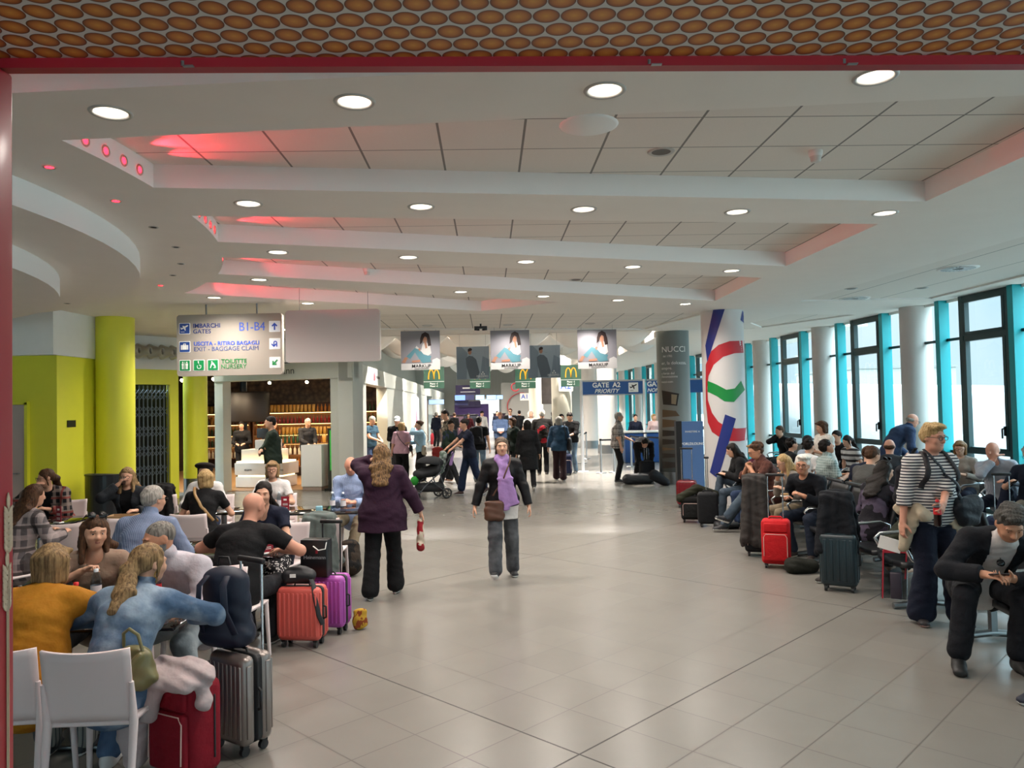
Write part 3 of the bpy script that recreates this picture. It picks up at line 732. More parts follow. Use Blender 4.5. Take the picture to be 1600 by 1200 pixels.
def holed(name, outer, holes, z, m):
    bm = bmesh.new(); ed = []
    for lp in [outer]+holes:
        vs = [bm.verts.new((p[0], p[1], z)) for p in lp]
        ed += [bm.edges.new((vs[i], vs[(i+1) % len(vs)])) for i in range(len(vs))]
    bmesh.ops.triangle_fill(bm, use_beauty=True, edges=ed)
    for f in bm.faces:
        if f.normal.z > 0: f.normal_flip()
    me = bpy.data.meshes.new(name); bm.to_mesh(me); bm.free(); me.materials.append(m); o = bpy.data.objects.new(name, me); COL.objects.link(o); return struct(o)
outer = [(-10.5, -9.2), (Xw(-9)+.3, -9.2), (Xw(18.9)+.3, 18.9), (-10.5, 18.9)]
circ = lambda c, r, n: [(c[0]+r*math.cos(2*PI*i/n), c[1]+r*math.sin(2*PI*i/n)) for i in range(n)]
holed('ceiling', outer, cof+flat+[circ(c, LR, 20) for c in lamp_xy+[(-5.7, 14.6), (-5.0, 16.9), (-6.5, 16.0)]], HC, PLASTER)
ctile = tile_ceiling('mineral ceiling tiles', .62, .62, 1.8)
ctile2 = tile_ceiling('mineral ceiling planks', .9, 9, 4)
for i, c in enumerate(cof):
    b = MB(); n = len(c); hgt = .19
    for j in range(n):
        p, q = c[j], c[(j+1) % n]; b.quad((p[0], p[1], HC), (q[0], q[1], HC), (q[0], q[1], HC+hgt), (p[0], p[1], HC+hgt))
    struct(b.obj('ceiling_coffer_edge', FASC))
    struct(MB().add([(p[0], p[1], HC+hgt-.001) for p in c], [list(range(n))], False).obj('ceiling_coffer_tiles', ctile))
for i, c in enumerate(flat):
    b = MB(); n = len(c)
    for j in range(n):
        p, q = c[j], c[(j+1) % n]; b.quad((p[0], p[1], HC), (q[0], q[1], HC), (q[0], q[1], HC+.03), (p[0], p[1], HC+.03))
    struct(b.obj('ceiling_panel_edge', FASC))
    struct(MB().add([(p[0], p[1], HC+.029) for p in c], [list(range(n))], False).obj('ceiling_panels', ctile if i == 0 else ctile2))
def round_drop(name, R, z0, z1):
    b = MB(); n = 96; c = [(CEN.x+R*math.cos(2*PI*i/n), CEN.y+R*math.sin(2*PI*i/n)) for i in range(n)]
    b.add([(p[0], p[1], z0) for p in c]+[(p[0], p[1], z1) for p in c], [(i, (i+1) % n, n+(i+1) % n, n+i) for i in range(n)], True)
    b.cur = 1; b.add([(p[0], p[1], z0) for p in c], [list(range(n))[::-1]], False)
    return struct(b.obj(name, [FASC, PLASTER]))
round_drop('ceiling_round_drop', 6.0, 3.575, HC); round_drop('ceiling_round_drop_inner', 5.18, 3.36, 3.575)
# far hall above the shops: higher ceiling with scalloped shells
struct(MB().box((-1, 40, 5.35), (14, 42.2, .1)).obj('ceiling_far', mat('far ceiling', '#cfcdc4', .9)))
struct(MB().box((6.4, 40, 3.85), (4.8, 42.2, .1)).obj('ceiling_aisle', PLASTER))
struct(MB().box((4.0, 40, 4.55), (.1, 42.2, 1.5)).obj('ceiling_aisle_edge', PLASTER))
struct(MB().box((-1, 18.9, 4.6), (14, .12, 1.62)).obj('ceiling_edge', PLASTER))
shellm = mat('white ceiling shell', '#e8e6e0', .7)
for r, yy in enumerate((20.2, 22.6, 25.4, 28.6, 32.2, 36.4, 41, 48)):
    zt = min(4.05+.03*(yy-20), 4.7)
    for c in range(6):
        x0 = -4.6+c*1.42+(r % 2)*.7
        def fn(u, v): return (x0+1.4*u, yy+1.1*v+.12*math.sin(PI*v), zt-(.05+.07*(r % 2)+.42*math.sin(PI*u)**.85)*v)
        struct(MB().grid(fn, 16, 8, .02).obj('ceiling_shell', shellm))
# ---------------------------------------------------------------- window wall
def bay(name):
    r = bpy.data.objects.new(name, None); COL.objects.link(r); struct(r)
    f = MB()
    for t in (1.02, 2.92): f.box((-.06, t, 1.9), (.2, .13, 3.8))
    f.obj('mullion', TEAL, r)
    d = MB()
    for t in (1.2, 2.36): d.box((-.02, t, 1.9), (.13, .1, 3.8))
    for z, h_ in ((3.76, .1), (3.06, .15), (1.06, .12), (.04, .08)): d.box((-.02, 1.78, z), (.11, 1.2, h_))
    for z in (3.12, 3.70): d.box((-.06, 1.78, z), (.06, 1.08, .06))
    for t in (1.29, 2.27): d.box((-.06, t, 3.41), (.06, .06, .6)); d.box((-.06, t, 2.05), (.06, .06, 1.9))
    d.obj('sash', DTEAL, r)
    b = MB()
    for t0, t1 in ((.25, 1.0), (2.4, 2.9), (2.95, 3.55)):
        for z in (3.06, 1.0): b.box((0, (t0+t1)/2, z), (.06, t1-t0, .05))
        b.box((0, (t0+t1)/2, .05), (.06, t1-t0, .1))
    b.obj('transom', DTEAL, r)
    h_ = MB(); h_.box((-.11, 1.31, 1.42), (.03, .03, .16)); h_.cyl((-.11, 1.31, 1.46), (-.16, 1.31, 1.46), .012); h_.bar((-.16, 1.31, 1.46), (-.16, 1.31, 1.3), .02, .02); h_.obj('handle', BLACKP, r)
    g = MB(); g.quad((.01, .25, 0), (.01, 3.55, 0), (.01, 3.55, 3.8), (.01, .25, 3.8)); g.obj('pane', GLASS, r)
    return r
wdir = math.atan2(.073, 1)   # the wall leans to the left with distance
col0 = 15.2; b0 = None
colm = mat('grey painted column', '#c2beb9', .6, noise=.03)
for i in range(-6, 9):
    y = col0+3.8*i
    struct(MB().lathe([(.29, 0), (.29, HC)], (Xw(y)-.02, y, 0), 28).obj('column', colm))
    o = bay('window_1') if b0 is None else dup(b0, (0, 0, 0), 0)
    b0 = b0 or o; o.name = 'window_%d' % (i+7); o.location = (Xw(y), y, 0); o.rotation_euler[2] = wdir
struct(MB().quad((Xw(-9), -9, 3.75), (Xw(60), 60, 3.75), (Xw(60), 60, 5.5), (Xw(-9), -9, 5.5)).obj('wall_window_head', WHITE))
# unseen rear glazing added for light from behind; closing wall on the left
rw = bpy.data.objects.new('window_18', None); COL.objects.link(rw); struct(rw)
for i in range(11): MB().box((-10+1.97*i, -9, 1.9), (.12, .2, 3.8)).obj('mullion', TEAL, rw)
for z in (.05, 1.0, 3.06, 3.76): MB().box((-.2, -9, z), (20, .08, .09)).obj('transom', DTEAL, rw)
MB().quad((-10.3, -9, 0), (9.8, -9, 0), (9.8, -9, 3.8), (-10.3, -9, 3.8)).obj('pane', GLASS, rw)
struct(MB().box((-10.4, 4, 1.9), (.2, 26.4, 3.8)).obj('wall_left', WHITE))
# ---------------------------------------------------------------- outside
struct(MB().box((300, 40, -4.1), (620, 700, .2)).obj('ground_apron', mat('concrete apron', '#9a9b99', .9, noise=.1, nscale=.05)))
def bridge():
    r = thing('jet_bridge', 'long white passenger boarding bridge sloping past outside the windows', 'boarding bridge')
    wm = mat('boarding bridge white', '#a9adb0', .5); N = 12
    A, B = Vector((11.2, 33, 2.75)), Vector((19.5, 6, 1.6)); d = (B-A).normalized(); side = Vector((-d.y, d.x, 0)).normalized()
    def seg(u, v):
        a = PI*2*v; c = A.lerp(B, u); x = 1.25*math.copysign(abs(math.cos(a))**.35, math.cos(a)); z = 1.3*math.copysign(abs(math.sin(a))**.35, math.sin(a)); return c+side*x+Vector((0, 0, z-1.3))
    MB().grid(seg, 14, 32).obj('tunnel', wm, r)
    q = MB()
    for i in range(15): q.bar(A.lerp(B, i/14)+side*1.27+Vector((0, 0, -.25)), A.lerp(B, i/14)+side*1.27+Vector((0, 0, -2.5)), .05, .05)
    q.bar(A+side*1.28+Vector((0, 0, -.55)), B+side*1.28+Vector((0, 0, -.55)), .06, .04); q.obj('rib', mat('boarding bridge seam', '#878c90', .5), r)
    s = MB()
    for t in (.3, .8): p = A.lerp(B, t); s.cyl((p.x, p.y, -4), (p.x, p.y, p.z-2.4), .35)
    s.obj('support', wm, r)
    rr = MB(); c = A.lerp(B, .12)+side*1.29+Vector((0, 0, -1.0)); rr.cyl(c-side*.02, c+side*.03, .42, n=28); rr.obj('porthole', mat('porthole grey', '#5a6460', .4), r)
bridge()
def far_building(loc, w, hgt, label):
    r = thing('airport_building', label, 'building', loc); MB().box((0, 0, hgt/2), (18, w, hgt)).obj('wall', mat('far concrete', '#7c7c78', .9), r)
    for j in range(3):
        q = MB()
        for i in range(9): q.box((-9.05, -w/2+w*(i+.5)/9, hgt*(.25+.27*j)), (.1, w*.06, hgt*.13))
        q.obj('window_row', mat('far window', '#6d7880', .4), r)
    MB().box((0, 0, hgt+.2), (18.4, w+.4, .4)).obj('roof', mat('far roof', '#6a6a68', .9), r)
far_building((72, 155, -4), 30, 11.5, 'distant concrete airport building seen across the apron through the windows')
hl = MB(); hl.grid(lambda u, v: (260, 60+u*560, -4+v*(9+3*math.sin(u*17)+2*math.sin(u*41))), 80, 1, 4); struct(hl.obj('terrain_ridge', mat('hazy ridge', '#6f7c7a', 1)))

# ---------------------------------------------------------------- lime green side and shop front
def wallseg(name, a, b, z0, z1, m, t=.12):
    a, b = Vector((a[0], a[1], 0)), Vector((b[0], b[1], 0)); d = (b-a).normalized(); n = Vector((-d.y, d.x, 0))
    return struct(MB().prism([tuple((a)[:2]), tuple((b)[:2]), tuple((b+n*t)[:2]), tuple((a+n*t)[:2])], z0, z1).obj(name, m))
wallseg('wall_lime_side', (-10.4, 13.0), (-7.71, 13.0), 0, 3.03, LIME); wallseg('wall_lime', (-7.71, 13.0), (-7.66, 14.25), 0, 3.03, LIME)
wallseg('wall_band_side', (-10.4, 12.85), (-7.68, 12.85), 3.03, HC, WHITE, .27); wallseg('wall_band', (-7.68, 12.85), (-7.62, 14.25), 3.03, HC, WHITE)
SA, SB = Vector((-9.6, 15.85)), Vector((-7.93, 18.25)); sd_ = (SB-SA).normalized(); sn = Vector((-sd_.y, sd_.x))
wallseg('wall_shutter_band', SA, SB, 3.03, HC, WHITE, .15); wallseg('wall_shutter_head', SA, SB, 2.68, 3.03, LIME, .15)
q1 = SB-sd_*.22; wallseg('wall_shutter_jamb', q1, SB, 0, 2.68, LIME, .15); wallseg('wall_shutter_back', SA+sn*.5, SB+sn*.5, 0, 2.7, DARKV, .1)
struct(MB().lathe([(.33, 0), (.33, HC)], (-7.36, 14.25, 0), 36).obj('column', LIME))
c2 = MB(); c2.lathe([(.28, .42), (.28, HC)], (-7.78, 18.85, 0), 32); struct(c2.obj('column', LIME))
struct(MB().lathe([(.285, 0), (.285, .42)], (-7.78, 18.85, 0), 32).obj('column_base', STEEL))
door = bpy.data.objects.new('door_1', None); COL.objects.link(door); struct(door)
MB().box((-8.72, 12.97, 1.1), (1.0, .06, 2.2)).obj('door_leaf', mat('pale pink door', '#b9aaa4', .6), door)
fr = MB(); fr.box((-8.19, 12.96, 1.12), (.05, .08, 2.24)); fr.box((-8.7, 12.96, 2.23), (1.06, .08, .05)); fr.obj('door_frame', LIME, door)
hm = MB(); hm.cyl((-8.3, 12.93, 1.05), (-8.3, 12.87, 1.05), .012); hm.bar((-8.3, 12.87, 1.05), (-8.42, 12.87, 1.05), .018, .018); hm.obj('door_handle', STEEL, door)
# folding lattice shutter
sh = thing('folding_shutter', 'dark grey folding lattice security shutter closed in the lime green wall', 'shutter')
a0, b0_ = SA+sd_*.1+sn*.08, q1+sn*.08
L_ = (b0_-a0).length
def sp(t, z, off=0): q = a0+sd_*t*L_+sn*off; return (q.x, q.y, z)
nb = 26; bars = MB()
for i in range(nb+1): bars.bar(sp(i/nb, .02), sp(i/nb, 2.66), .022, .022)
bars.obj('bar', mat('shutter steel', '#6f7a86', .4, metal=.4), sh)
for zc in (.25, .7, 1.15, 1.6, 2.05, 2.45):
    lat = MB()
    for i in range(nb-1):
        for s_ in (-1, 1): lat.bar(sp(i/nb, zc-.13*s_, -.015), sp((i+2)/nb, zc+.13*s_, -.015), .014, .006)
    lat.obj('lattice', mat('shutter steel', '#5f6a74'), sh)
p_ = MB(); p_.bar(sp(.56, .02, -.02), sp(.56, 2.66, -.02), .05, .05); p_.obj('lock_post', STEEL, sh)
# black sign strip on the lime wall
sg = thing('wall_plate', 'small black plate with white lettering on the lime green wall', 'plate', (-7.69, 13.62, 1.86), -PI/2+.04)
MB().box((0, -.01, 0), (.7, .015, .12)).obj('plate', BLACKP, sg)
for zz in (.025, -.028):
    for xx in (-.17, .17): MB().box((xx, -.019, zz), (.26, .004, .016)).obj('print', WHT, sg)
# spun metal horn lamps on the white band
horn = None
for i in range(5):
    pxh = (194, 212, 231, 249, 265)[i]; kk = (pxh-800)/F_PX; t = (kk*SA.y-SA.x)/(sd_.x-kk*sd_.y); q = SA+sd_*t-sn*.26
    if horn is None:
        horn = thing('horn_lamp', 'x', 'lamp'); b = MB(); b.lathe([(.175, 0), (.17, -.03), (.14, -.08), (.115, -.15), (.085, -.25), (.08, -.3), (.07, -.3), (.075, -.25), (.1, -.15)], c=(0, .1, 0), n=32, axis=(0, 1, 0)); b.obj('shade', mat('horn metal', '#a8a6a0', .35, metal=.3), horn)
        b = MB(); b.lathe([(0, -.24), (.072, -.24)], c=(0, .1, 0), n=24, axis=(0, 1, 0)); b.obj('opening', DARKV, horn); o = horn
    else: o = dup(horn, (0, 0, 0), 0)
    o.location = (q.x, q.y, 3.42); o.rotation_euler[2] = math.atan2(sd_.y, sd_.x)+.62
    o['label'] = 'spun metal horn lamp on the white wall band, %s' % ['half hidden behind the lime column', 'second from the lime column', 'middle one of the five', 'second from the hanging direction sign', 'next to the hanging direction sign'][i]; o['group'] = 'horn lamps above the shutter'

# duty free shop
A = Vector((-7.52, 19.4)); C = Vector((-3.86, 18.58)); sdir = (C-A).normalized(); snorm = Vector((-sdir.y, sdir.x)); sL = (C-A).length
def shopx(px):       # along the front, from photo columns
    d = _cf+_CR*((px-800)/F_PX); k = d.x/d.y; t = (k*A.y-A.x)/(sdir.x-k*sdir.y); return t
jl, jr = shopx(375), shopx(516)
ol = shopx(348)
def fseg(name, t0, t1, z0, z1, m, th=.35, off=0):
    a, b = A+sdir*t0+snorm*off, A+sdir*t1+snorm*off; return wallseg(name, a, b, z0, z1, m, th)
fseg('wall_shop_pier', 0, ol, 0, 3.18, GREYP); fseg('wall_shop_corner', jr, sL, 0, 3.18, GREYP, .6); fseg('wall_shop_header', 0, sL, 2.78, 3.18, GREYP, .4, -.03)
lit = mat('lit white shop fittings', '#e8e6e0', .5)
side0 = C; side_dir = Vector((-.9, 24.5)).normalized(); side_n = Vector((-side_dir.y, side_dir.x))
def sseg(name, y0, y1, z0, z1, m, th=.35, off=0):
    a = side0+side_dir*((y0-C.y)/side_dir.y); b = side0+side_dir*((y1-C.y)/side_dir.y); return wallseg(name, a+side_n*off, b+side_n*off, z0, z1, m, th)
def sidept(y, off=0): q = side0+side_dir*((y-C.y)/side_dir.y)+side_n*off; return q
sseg('wall_shop_side', C.y, 20.7, 0, 3.18, GREYP); sseg('wall_shop_side_header', C.y, 62, 2.7, 3.18, GREYP, .35, -.02); sseg('wall_shop_side_pier', 25.2, 42.5, 0, 2.7, GREYP); sseg('wall_shop_side_far', 47, 62, 0, 2.7, GREYP)
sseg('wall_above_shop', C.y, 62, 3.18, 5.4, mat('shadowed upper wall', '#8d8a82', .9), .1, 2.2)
struct(MB().box((-8.0, 24.0, 3.2), (7.3, 9.3, .06)).obj('ceiling_shop', mat('black shop ceiling', '#191410', .8)))
struct(MB().box((-8.4, 28.6, 1.6), (8.2, .1, 3.2)).obj('wall_shop_back', mat('dark shop wall', '#2e2118', .8)))
struct(MB().box((-11.6, 24, 1.6), (.1, 9.5, 3.2)).obj('wall_shop_left', mat('dark shop wall', '#2e2118')))
struct(MB().box((-7.9, 24, 0.004), (7.2, 9, .008)).obj('floor_shop', mat('warm timber shop floor', '#a07850', .35, noise=.1, nscale=5)))
# far end of the concourse
struct(MB().box((-1, 61, 2.7), (24, .2, 5.6)).obj('wall_far', mat('far end wall', '#8f8e87', .8)))
# ---------------------------------------------------------------- ceiling fittings
LAMP_W = 50
bulbm = mat('lamp glow', '#fff4e0', .5, emit=8); cupm = mat('lamp reflector', '#f2f0ec', .25, coat=.3); trimm = mat('lamp trim', '#bdb9b2', .4)
rows = ['first', 'second', 'third', 'fourth', 'kiosk side']
lrow = [(0, 4, 'row nearest the red kiosk'), (4, 9, 'row after the first coffer'), (9, 14, 'row after the second coffer'), (14, 19, 'row after the third coffer'), (19, 21, 'pair above the hanging signs')]
ordl = ['first from the cafe side', 'second from the cafe side', 'third from the cafe side', 'fourth from the cafe side', 'last towards the windows']
def downlight(xy, z, label, group, power=LAMP_W, src=[None]):
    if src[0] is None:
        r = thing('downlight', label, 'ceiling light', (xy[0], xy[1], z), 0, group)
        MB().lathe([(LR-.004, .004), (LR+.004, -.006), (LR+.022, -.008), (LR+.028, 0)], n=28).obj('trim', trimm, r)
        MB().lathe([(LR, .0), (LR-.012, .05), (LR-.03, .1), (LR-.045, .115), (0, .116)], n=28).obj('reflector', cupm, r)
        MB().lathe([(0, .085), (.038, .085), (.042, .1), (.042, .114)], n=20).obj('bulb', bulbm, r); src[0] = r
    else: r = dup(src[0], (xy[0], xy[1], z), 0, label, group)
    ld = bpy.data.lights.new('downlight_beam', 'SPOT'); ld.energy = power; ld.color = (1, .92, .84); ld.spot_size = 2.8; ld.spot_blend = 1; ld.shadow_soft_size = .09
    lo = bpy.data.objects.new('downlight_beam', ld); COL.objects.link(lo); lo.location = (xy[0], xy[1], z-.012)
    return r
for a, b, nm in lrow:
    for i in range(a, b): downlight(lamp_xy[i], HC, 'round ceiling downlight, %s in the %s' % (ordl[i-a], nm), 'recessed ceiling downlights', LAMP_W*(1 if i < 9 else 1.7))
ck = 0
for px, py in ((668, 508), (794, 507), (922, 505)):
    q = P(px, py, HC+.03); downlight((q.x, q.y), HC+.022, 'small far downlight in the tiled strip above the hanging posters, %s' % ['above the left poster', 'above the middle poster', 'above the right poster'][ck], 'far downlights over the posters', 75); ck += 1
for i, (x, y) in enumerate(((-5.7, 14.6), (-5.0, 16.9), (-6.5, 16.0))): downlight((x, y), HC, 'added ceiling downlight near the folding shutter, %s' % ['nearest the hanging direction sign', 'nearest the shop front', 'nearest the lime column'][i], 'added downlights near the shutter', 90)  # extra downlights put in to brighten the lime wall and shop front
for i in range(10):
    x, y = (-2.6, 2.6)[i % 2], (22.4, 29.4, 36.5, 43.2, 53)[i//2]
    r = downlight((x, y), 5.298, 'far hall downlight above the white ceiling shells, %s' % (['nearest on the shop side', 'nearest on the gate side', 'second on the shop side', 'second on the gate side', 'third on the shop side', 'third on the gate side', 'fourth on the shop side', 'fourth on the gate side', 'farthest on the shop side', 'farthest on the gate side'][i]), 'far hall downlights', 1900)
redm = mat('red lamp glow', '#ff1626', .4, emit=6); redt = mat('red lamp trim', '#d8a49c', .4)
def redspot(loc, dirx, label, group, power, src=[None]):
    if src[0] is None:
        r = thing('red_spotlight', label, 'spotlight', loc, 0, group); MB().lathe([(.026, .002), (.04, -.004), (.045, .004)], n=18, axis=(-1, 0, 0)).obj('trim', redt, r); MB().lathe([(0, .003), (.026, .002)], n=14, axis=(-1, 0, 0)).obj('lamp', redm, r); src[0] = r
        rr = r
    else: rr = dup(src[0], loc, 0, label, group)
    rr.rotation_euler[2] = math.atan2(dirx[1], dirx[0])
    if power:
        ld = bpy.data.lights.new('red_beam', 'SPOT'); ld.energy = power; ld.color = (1, .03, .06); ld.spot_size = .75; ld.spot_blend = .6; ld.shadow_soft_size = .02
        lo = bpy.data.objects.new('red_beam', ld); COL.objects.link(lo); lo.location = Vector(loc)+Vector((dirx[0], dirx[1], 0))*.03
        lo.rotation_euler = Vector((dirx[0], dirx[1], .16)).to_track_quat('-Z', 'Y').to_euler()
for ci, c in enumerate(cof):
    a, d = Vector(c[0]), Vector(c[3]); R0 = (a-CEN).length; R1 = (d-CEN).length; t0 = math.atan2(a.y-CEN.y, a.x-CEN.x); t1 = math.atan2(d.y-CEN.y, d.x-CEN.x)
    for j in range(4):
        f = .2+.2*j; t = t0+(t1-t0)*f; u = Vector((math.cos(t), math.sin(t))); q = CEN+u*((R0+(R1-R0)*f)+.006)
        redspot((q.x, q.y, HC+.075), u, 'glowing red spotlight in the curved end of the %s coffer, %s from the kiosk' % (rows[ci], rows[j]), 'red coffer spotlights', 26 if j % 2 == 0 else 14)
def onceil(name, px, py, z, label, cat, build, group=None):
    q = P(px, py, z); r = thing(name, label, cat, (q.x, q.y, z), 0, group); build(r); return r
def speaker_b(r): MB().lathe([(0, -.012), (.17, -.012), (.185, -.006), (.19, 0)], n=32).obj('grille', mat('white grille', '#f4f1ec', .8), r)
def dark_spk(r):
    MB().lathe([(.075, -.004), (.1, -.008), (.108, 0)], n=28).obj('rim', trimm, r); MB().lathe([(0, -.003), (.075, -.004)], n=28).obj('grille', mat('grey grille', '#6f6a64', .8), r)
def smoke_b(r):
    MB().lathe([(.055, 0), (.055, -.03), (.045, -.045)], n=20).obj('base', WHITE, r); MB().lathe([(.045, -.045), (.038, -.085), (.03, -.09), (0, -.09)], n=20).obj('sensor', mat('detector white', '#d9d4cc', .5), r)
def vent_b(r):
    MB().lathe([(.27, 0), (.26, -.012), (.22, -.012)], n=32).obj('rim', WHITE, r); b = MB()
    for i in range(24):
        a = 2*PI*i/24; b.bar((.07*math.cos(a), .07*math.sin(a), -.008), (.22*math.cos(a), .22*math.sin(a), -.008), .022, .012)
    b.obj('blades', mat('vent blades', '#aeb0ae', .4), r); MB().lathe([(0, -.001), (.23, -.001)], n=28).obj('opening', mat('vent dark', '#3c3e3e', .8), r)
def cam_b(r):
    MB().cyl((0, 0, 0), (0, 0, -.06), .02).obj('mount', BLACKP, r); b = MB(); b.bar((-.14, 0, -.08), (.14, 0, -.08), .06, .05); b.bar((-.12, -.02, -.12), (-.05, .08, -.12), .05, .05); b.bar((.12, -.02, -.12), (.05, .08, -.12), .05, .05); b.obj('camera_body', BLACKP, r)
onceil('ceiling_speaker', 920, 195, HC-.001, 'large round white speaker disc on the ceiling edge by the first coffer', 'ceiling speaker', speaker_b)
onceil('ceiling_speaker', 1033, 237, HC+.188, 'round grey speaker grille in the first coffer tiles', 'ceiling speaker', dark_spk)
onceil('ceiling_speaker', 900, 437, HC+.188, 'small round grey speaker grille in the third coffer tiles', 'ceiling speaker', dark_spk)
onceil('smoke_detector', 1274, 236, HC+.189, 'white smoke detector in the first coffer tiles, near the windows', 'smoke detector', smoke_b)
onceil('smoke_detector', 573, 420, HC+.189, 'white smoke detector tinted red in the third coffer', 'smoke detector', smoke_b)
onceil('ceiling_vent', 1497, 419, HC+.028, 'large round louvred air vent in the window side ceiling, nearer of two', 'air vent', vent_b)
onceil('ceiling_vent', 1335, 466, HC+.028, 'large round louvred air vent in the window side ceiling, farther of two', 'air vent', vent_b)
for i, (px, py) in enumerate(((1545, 381), (1330, 451), (1440, 450), (1202, 496))):
    onceil('ceiling_spot_ring', px, py, HC+.028, 'small unlit round fitting in the window side ceiling, %s' % ['largest and nearest one', 'beside the farther round vent', 'between farther vent and the window columns', 'behind the painted column'][i], 'ceiling fitting', dark_spk, 'unlit window side fittings')
for i, (px, py) in enumerate(((77, 261), (181, 314), (240, 355), (275, 386), (283, 412), (270, 430), (251, 446), (105, 474))):
    q = P(px, py, HC-.001 if i < 7 else 3.574)
    r = thing('ceiling_spot_ring', 'small round ceiling fitting by the round drop, %s' % (['nearest, glowing red', 'second nearest, glowing red', 'third from the kiosk', 'fourth from the kiosk', 'fifth from the kiosk', 'sixth from the kiosk', 'farthest, faint red', 'on the underside of the round drop'][i]), 'ceiling fitting', q, 0, 'fittings around the round ceiling drop')
    MB().lathe([(.03, -.003), (.042, -.006), (.046, 0)], n=18).obj('rim', trimm, r); MB().lathe([(0, -.001), (.03, -.003)], n=14).obj('lamp', redm if i in (0, 1, 6) else DARKV, r)
q = P(751, 508, HC); r = thing('ceiling_camera', 'cluster of black security cameras hanging from the ceiling above the posters', 'security camera', (q.x, q.y, HC+.03)); cam_b(r)

# ---------------------------------------------------------------- red kiosk the picture is taken from
def buns():
    k = NT('bun print'); o, x, y, z = k.xyz(); S = .073
    def near(ox, oy):
        u = k.math('SUBTRACT', k.math('FRACT', k.math('ADD', k.math('DIVIDE', x, S), ox+50)), .5); v = k.math('SUBTRACT', k.math('FRACT', k.math('ADD', k.math('DIVIDE', y, S*2), oy+50)), .5); v = k.math('MULTIPLY', v, 2.0)
        return k.math('SQRT', k.math('ADD', k.math('MULTIPLY', u, u), k.math('MULTIPLY', v, v)))
    d = k.math('MINIMUM', near(0, 0), near(.5, .5)); r = k.n('ValToRGB'); k.l(d, r.inputs[0]); e = r.color_ramp.elements
    e[0].position = 0; e[0].color = lin('#e09a40'); e[1].position = 1; e[1].color = lin('#d2cdc6')
    for p_, c_ in ((.27, '#c8772c'), (.42, '#9a4e1c'), (.478, '#4d2412'), (.495, '#d2cdc6')): q = e.new(p_); q.color = lin(c_)
    k.l(r.outputs[0], k.b.inputs['Base Color']); k.b.inputs['Roughness'].default_value = .45; return k.m
ks = thing('food_kiosk', 'red kiosk canopy printed with round golden buns, overhead in front', 'kiosk')
fe = [(-3.2, 2.07), (-1.45, 2.16), (1.6, 2.28), (4.2, 2.37)]
b = MB(); b.add([(-3.2, -2.2, 3.014), (4.2, -2.2, 3.014)]+[(x, y, 3.014) for x, y in fe[::-1]], [list(range(6))], False); b.obj('canopy_underside', buns(), ks)
b = MB()
for i in range(3): b.bar((*fe[i], 3.06), (*fe[i+1], 3.06), .04, .148, (0, 0, 1))
b.obj('canopy_trim', RED, ks)
b = MB(); b.box((.5, .1, 3.2), (7.4, 4.2, .16)); b.obj('canopy_top', WHITE, ks)
b = MB()
for x in (-.92, .42, 1.0): b.cyl((x, 2.2+x*.04, 3.004), (x, 2.2+x*.04, 2.99), .006, n=8); b.box((x+.02, 2.19+x*.04, 2.985), (.03, .012, .003))
b.obj('screw', STEEL, ks)
pl = thing('kiosk_pillar', 'glossy red kiosk pillar with pale wheat ear print at the picture edge', 'pillar', (-1.635, 2.04, 0)); MB().rbox((0, 0, 1.49), (.44, .28, 2.98), .008, 2).obj('post', RED, pl); PM = T(.2236, 0, 0) @ Matrix.Rotation(PI/2, 4, 'Z')
wh = mat('pale wheat print', '#cbb59a', .5); b = MB()
def leaf(cx, cz, a, L, w_):
    u = Vector((math.sin(a), math.cos(a))); n = Vector((u.y, -u.x)); return [tuple(Vector((cx, cz))+u*L*t+n*w_*math.sin(PI*t)*s_) for t, s_ in ((0, 1), (.3, 1), (.65, 1), (1, 1), (.65, -1), (.3, -1))]
for cx, cz0 in ((.112, 1.62), (.106, 1.46), (.1, .5)):
    for j in range(7):
        for s_ in (-1, 1): b.plate(leaf(cx, cz0+j*.017, s_*.5, .036, .007), PM, .003)
    b.plate(leaf(cx, cz0+.12, 0, .05, .007), PM, .003)
    b.plate([(cx-.0012, .2), (cx+.0012, .2), (cx+.0012, cz0+.08), (cx-.0012, cz0+.08)], PM, .003)
b.obj('wheat_print', wh, pl)

# ---------------------------------------------------------------- hanging direction signs
def rrect(w, h, r, n=5):
    return [(sx*(w/2-r)+r*math.cos(a), sz*(h/2-r)+r*math.sin(a)) for sx, sz, a0 in ((1, 1, 0), (-1, 1, PI/2), (-1, -1, PI), (1, -1, 3*PI/2)) for a in [a0+PI/2*i/n for i in range(n+1)]]
tl, br = PD(278, 493, 12.7), PD(443, 585, 12.7); sw, shh = br.x-tl.x, tl.z-br.z; cxs, czs = (tl.x+br.x)/2, (tl.z+br.z)/2
ds = thing('direction_sign', 'hanging beige direction sign with blue gates, exit and green toilet lettering', 'sign', (cxs, 12.7, czs))
MB().plate(rrect(sw, shh, .05), T(0, -.05, 0), .1).obj('board', mat('beige sign board', '#a1988d', .55), ds)
b = MB()
for px in (323, 402): q = PD(px, 490, 12.75).x-cxs; b.cyl((q, .03, shh/2-.01), (q, .03, HC-czs), .014)
b.obj('rod', STEEL, ds)
def sx(px): return (px-360.5)/165*sw
def sz(py): return -(py-539)/92*shh
def picto(px, py, bg, name, shapes, fg, s=.165):
    b = MB(); b.plate(rrect(s*1.12, s*1.12, .012), T(sx(px), -.054, sz(py)), .006); b.obj(name+'_border', WHT, ds)
    b = MB(); b.plate(rrect(s, s, .01), T(sx(px), -.058, sz(py)), .006); o = b.obj(name, bg, ds)
    b = MB()
    for sh_ in shapes: b.plate([(x*s, z*s) for x, z in sh_], T(sx(px), -.062, sz(py)), .005)
    b.obj('symbol', fg, ds)
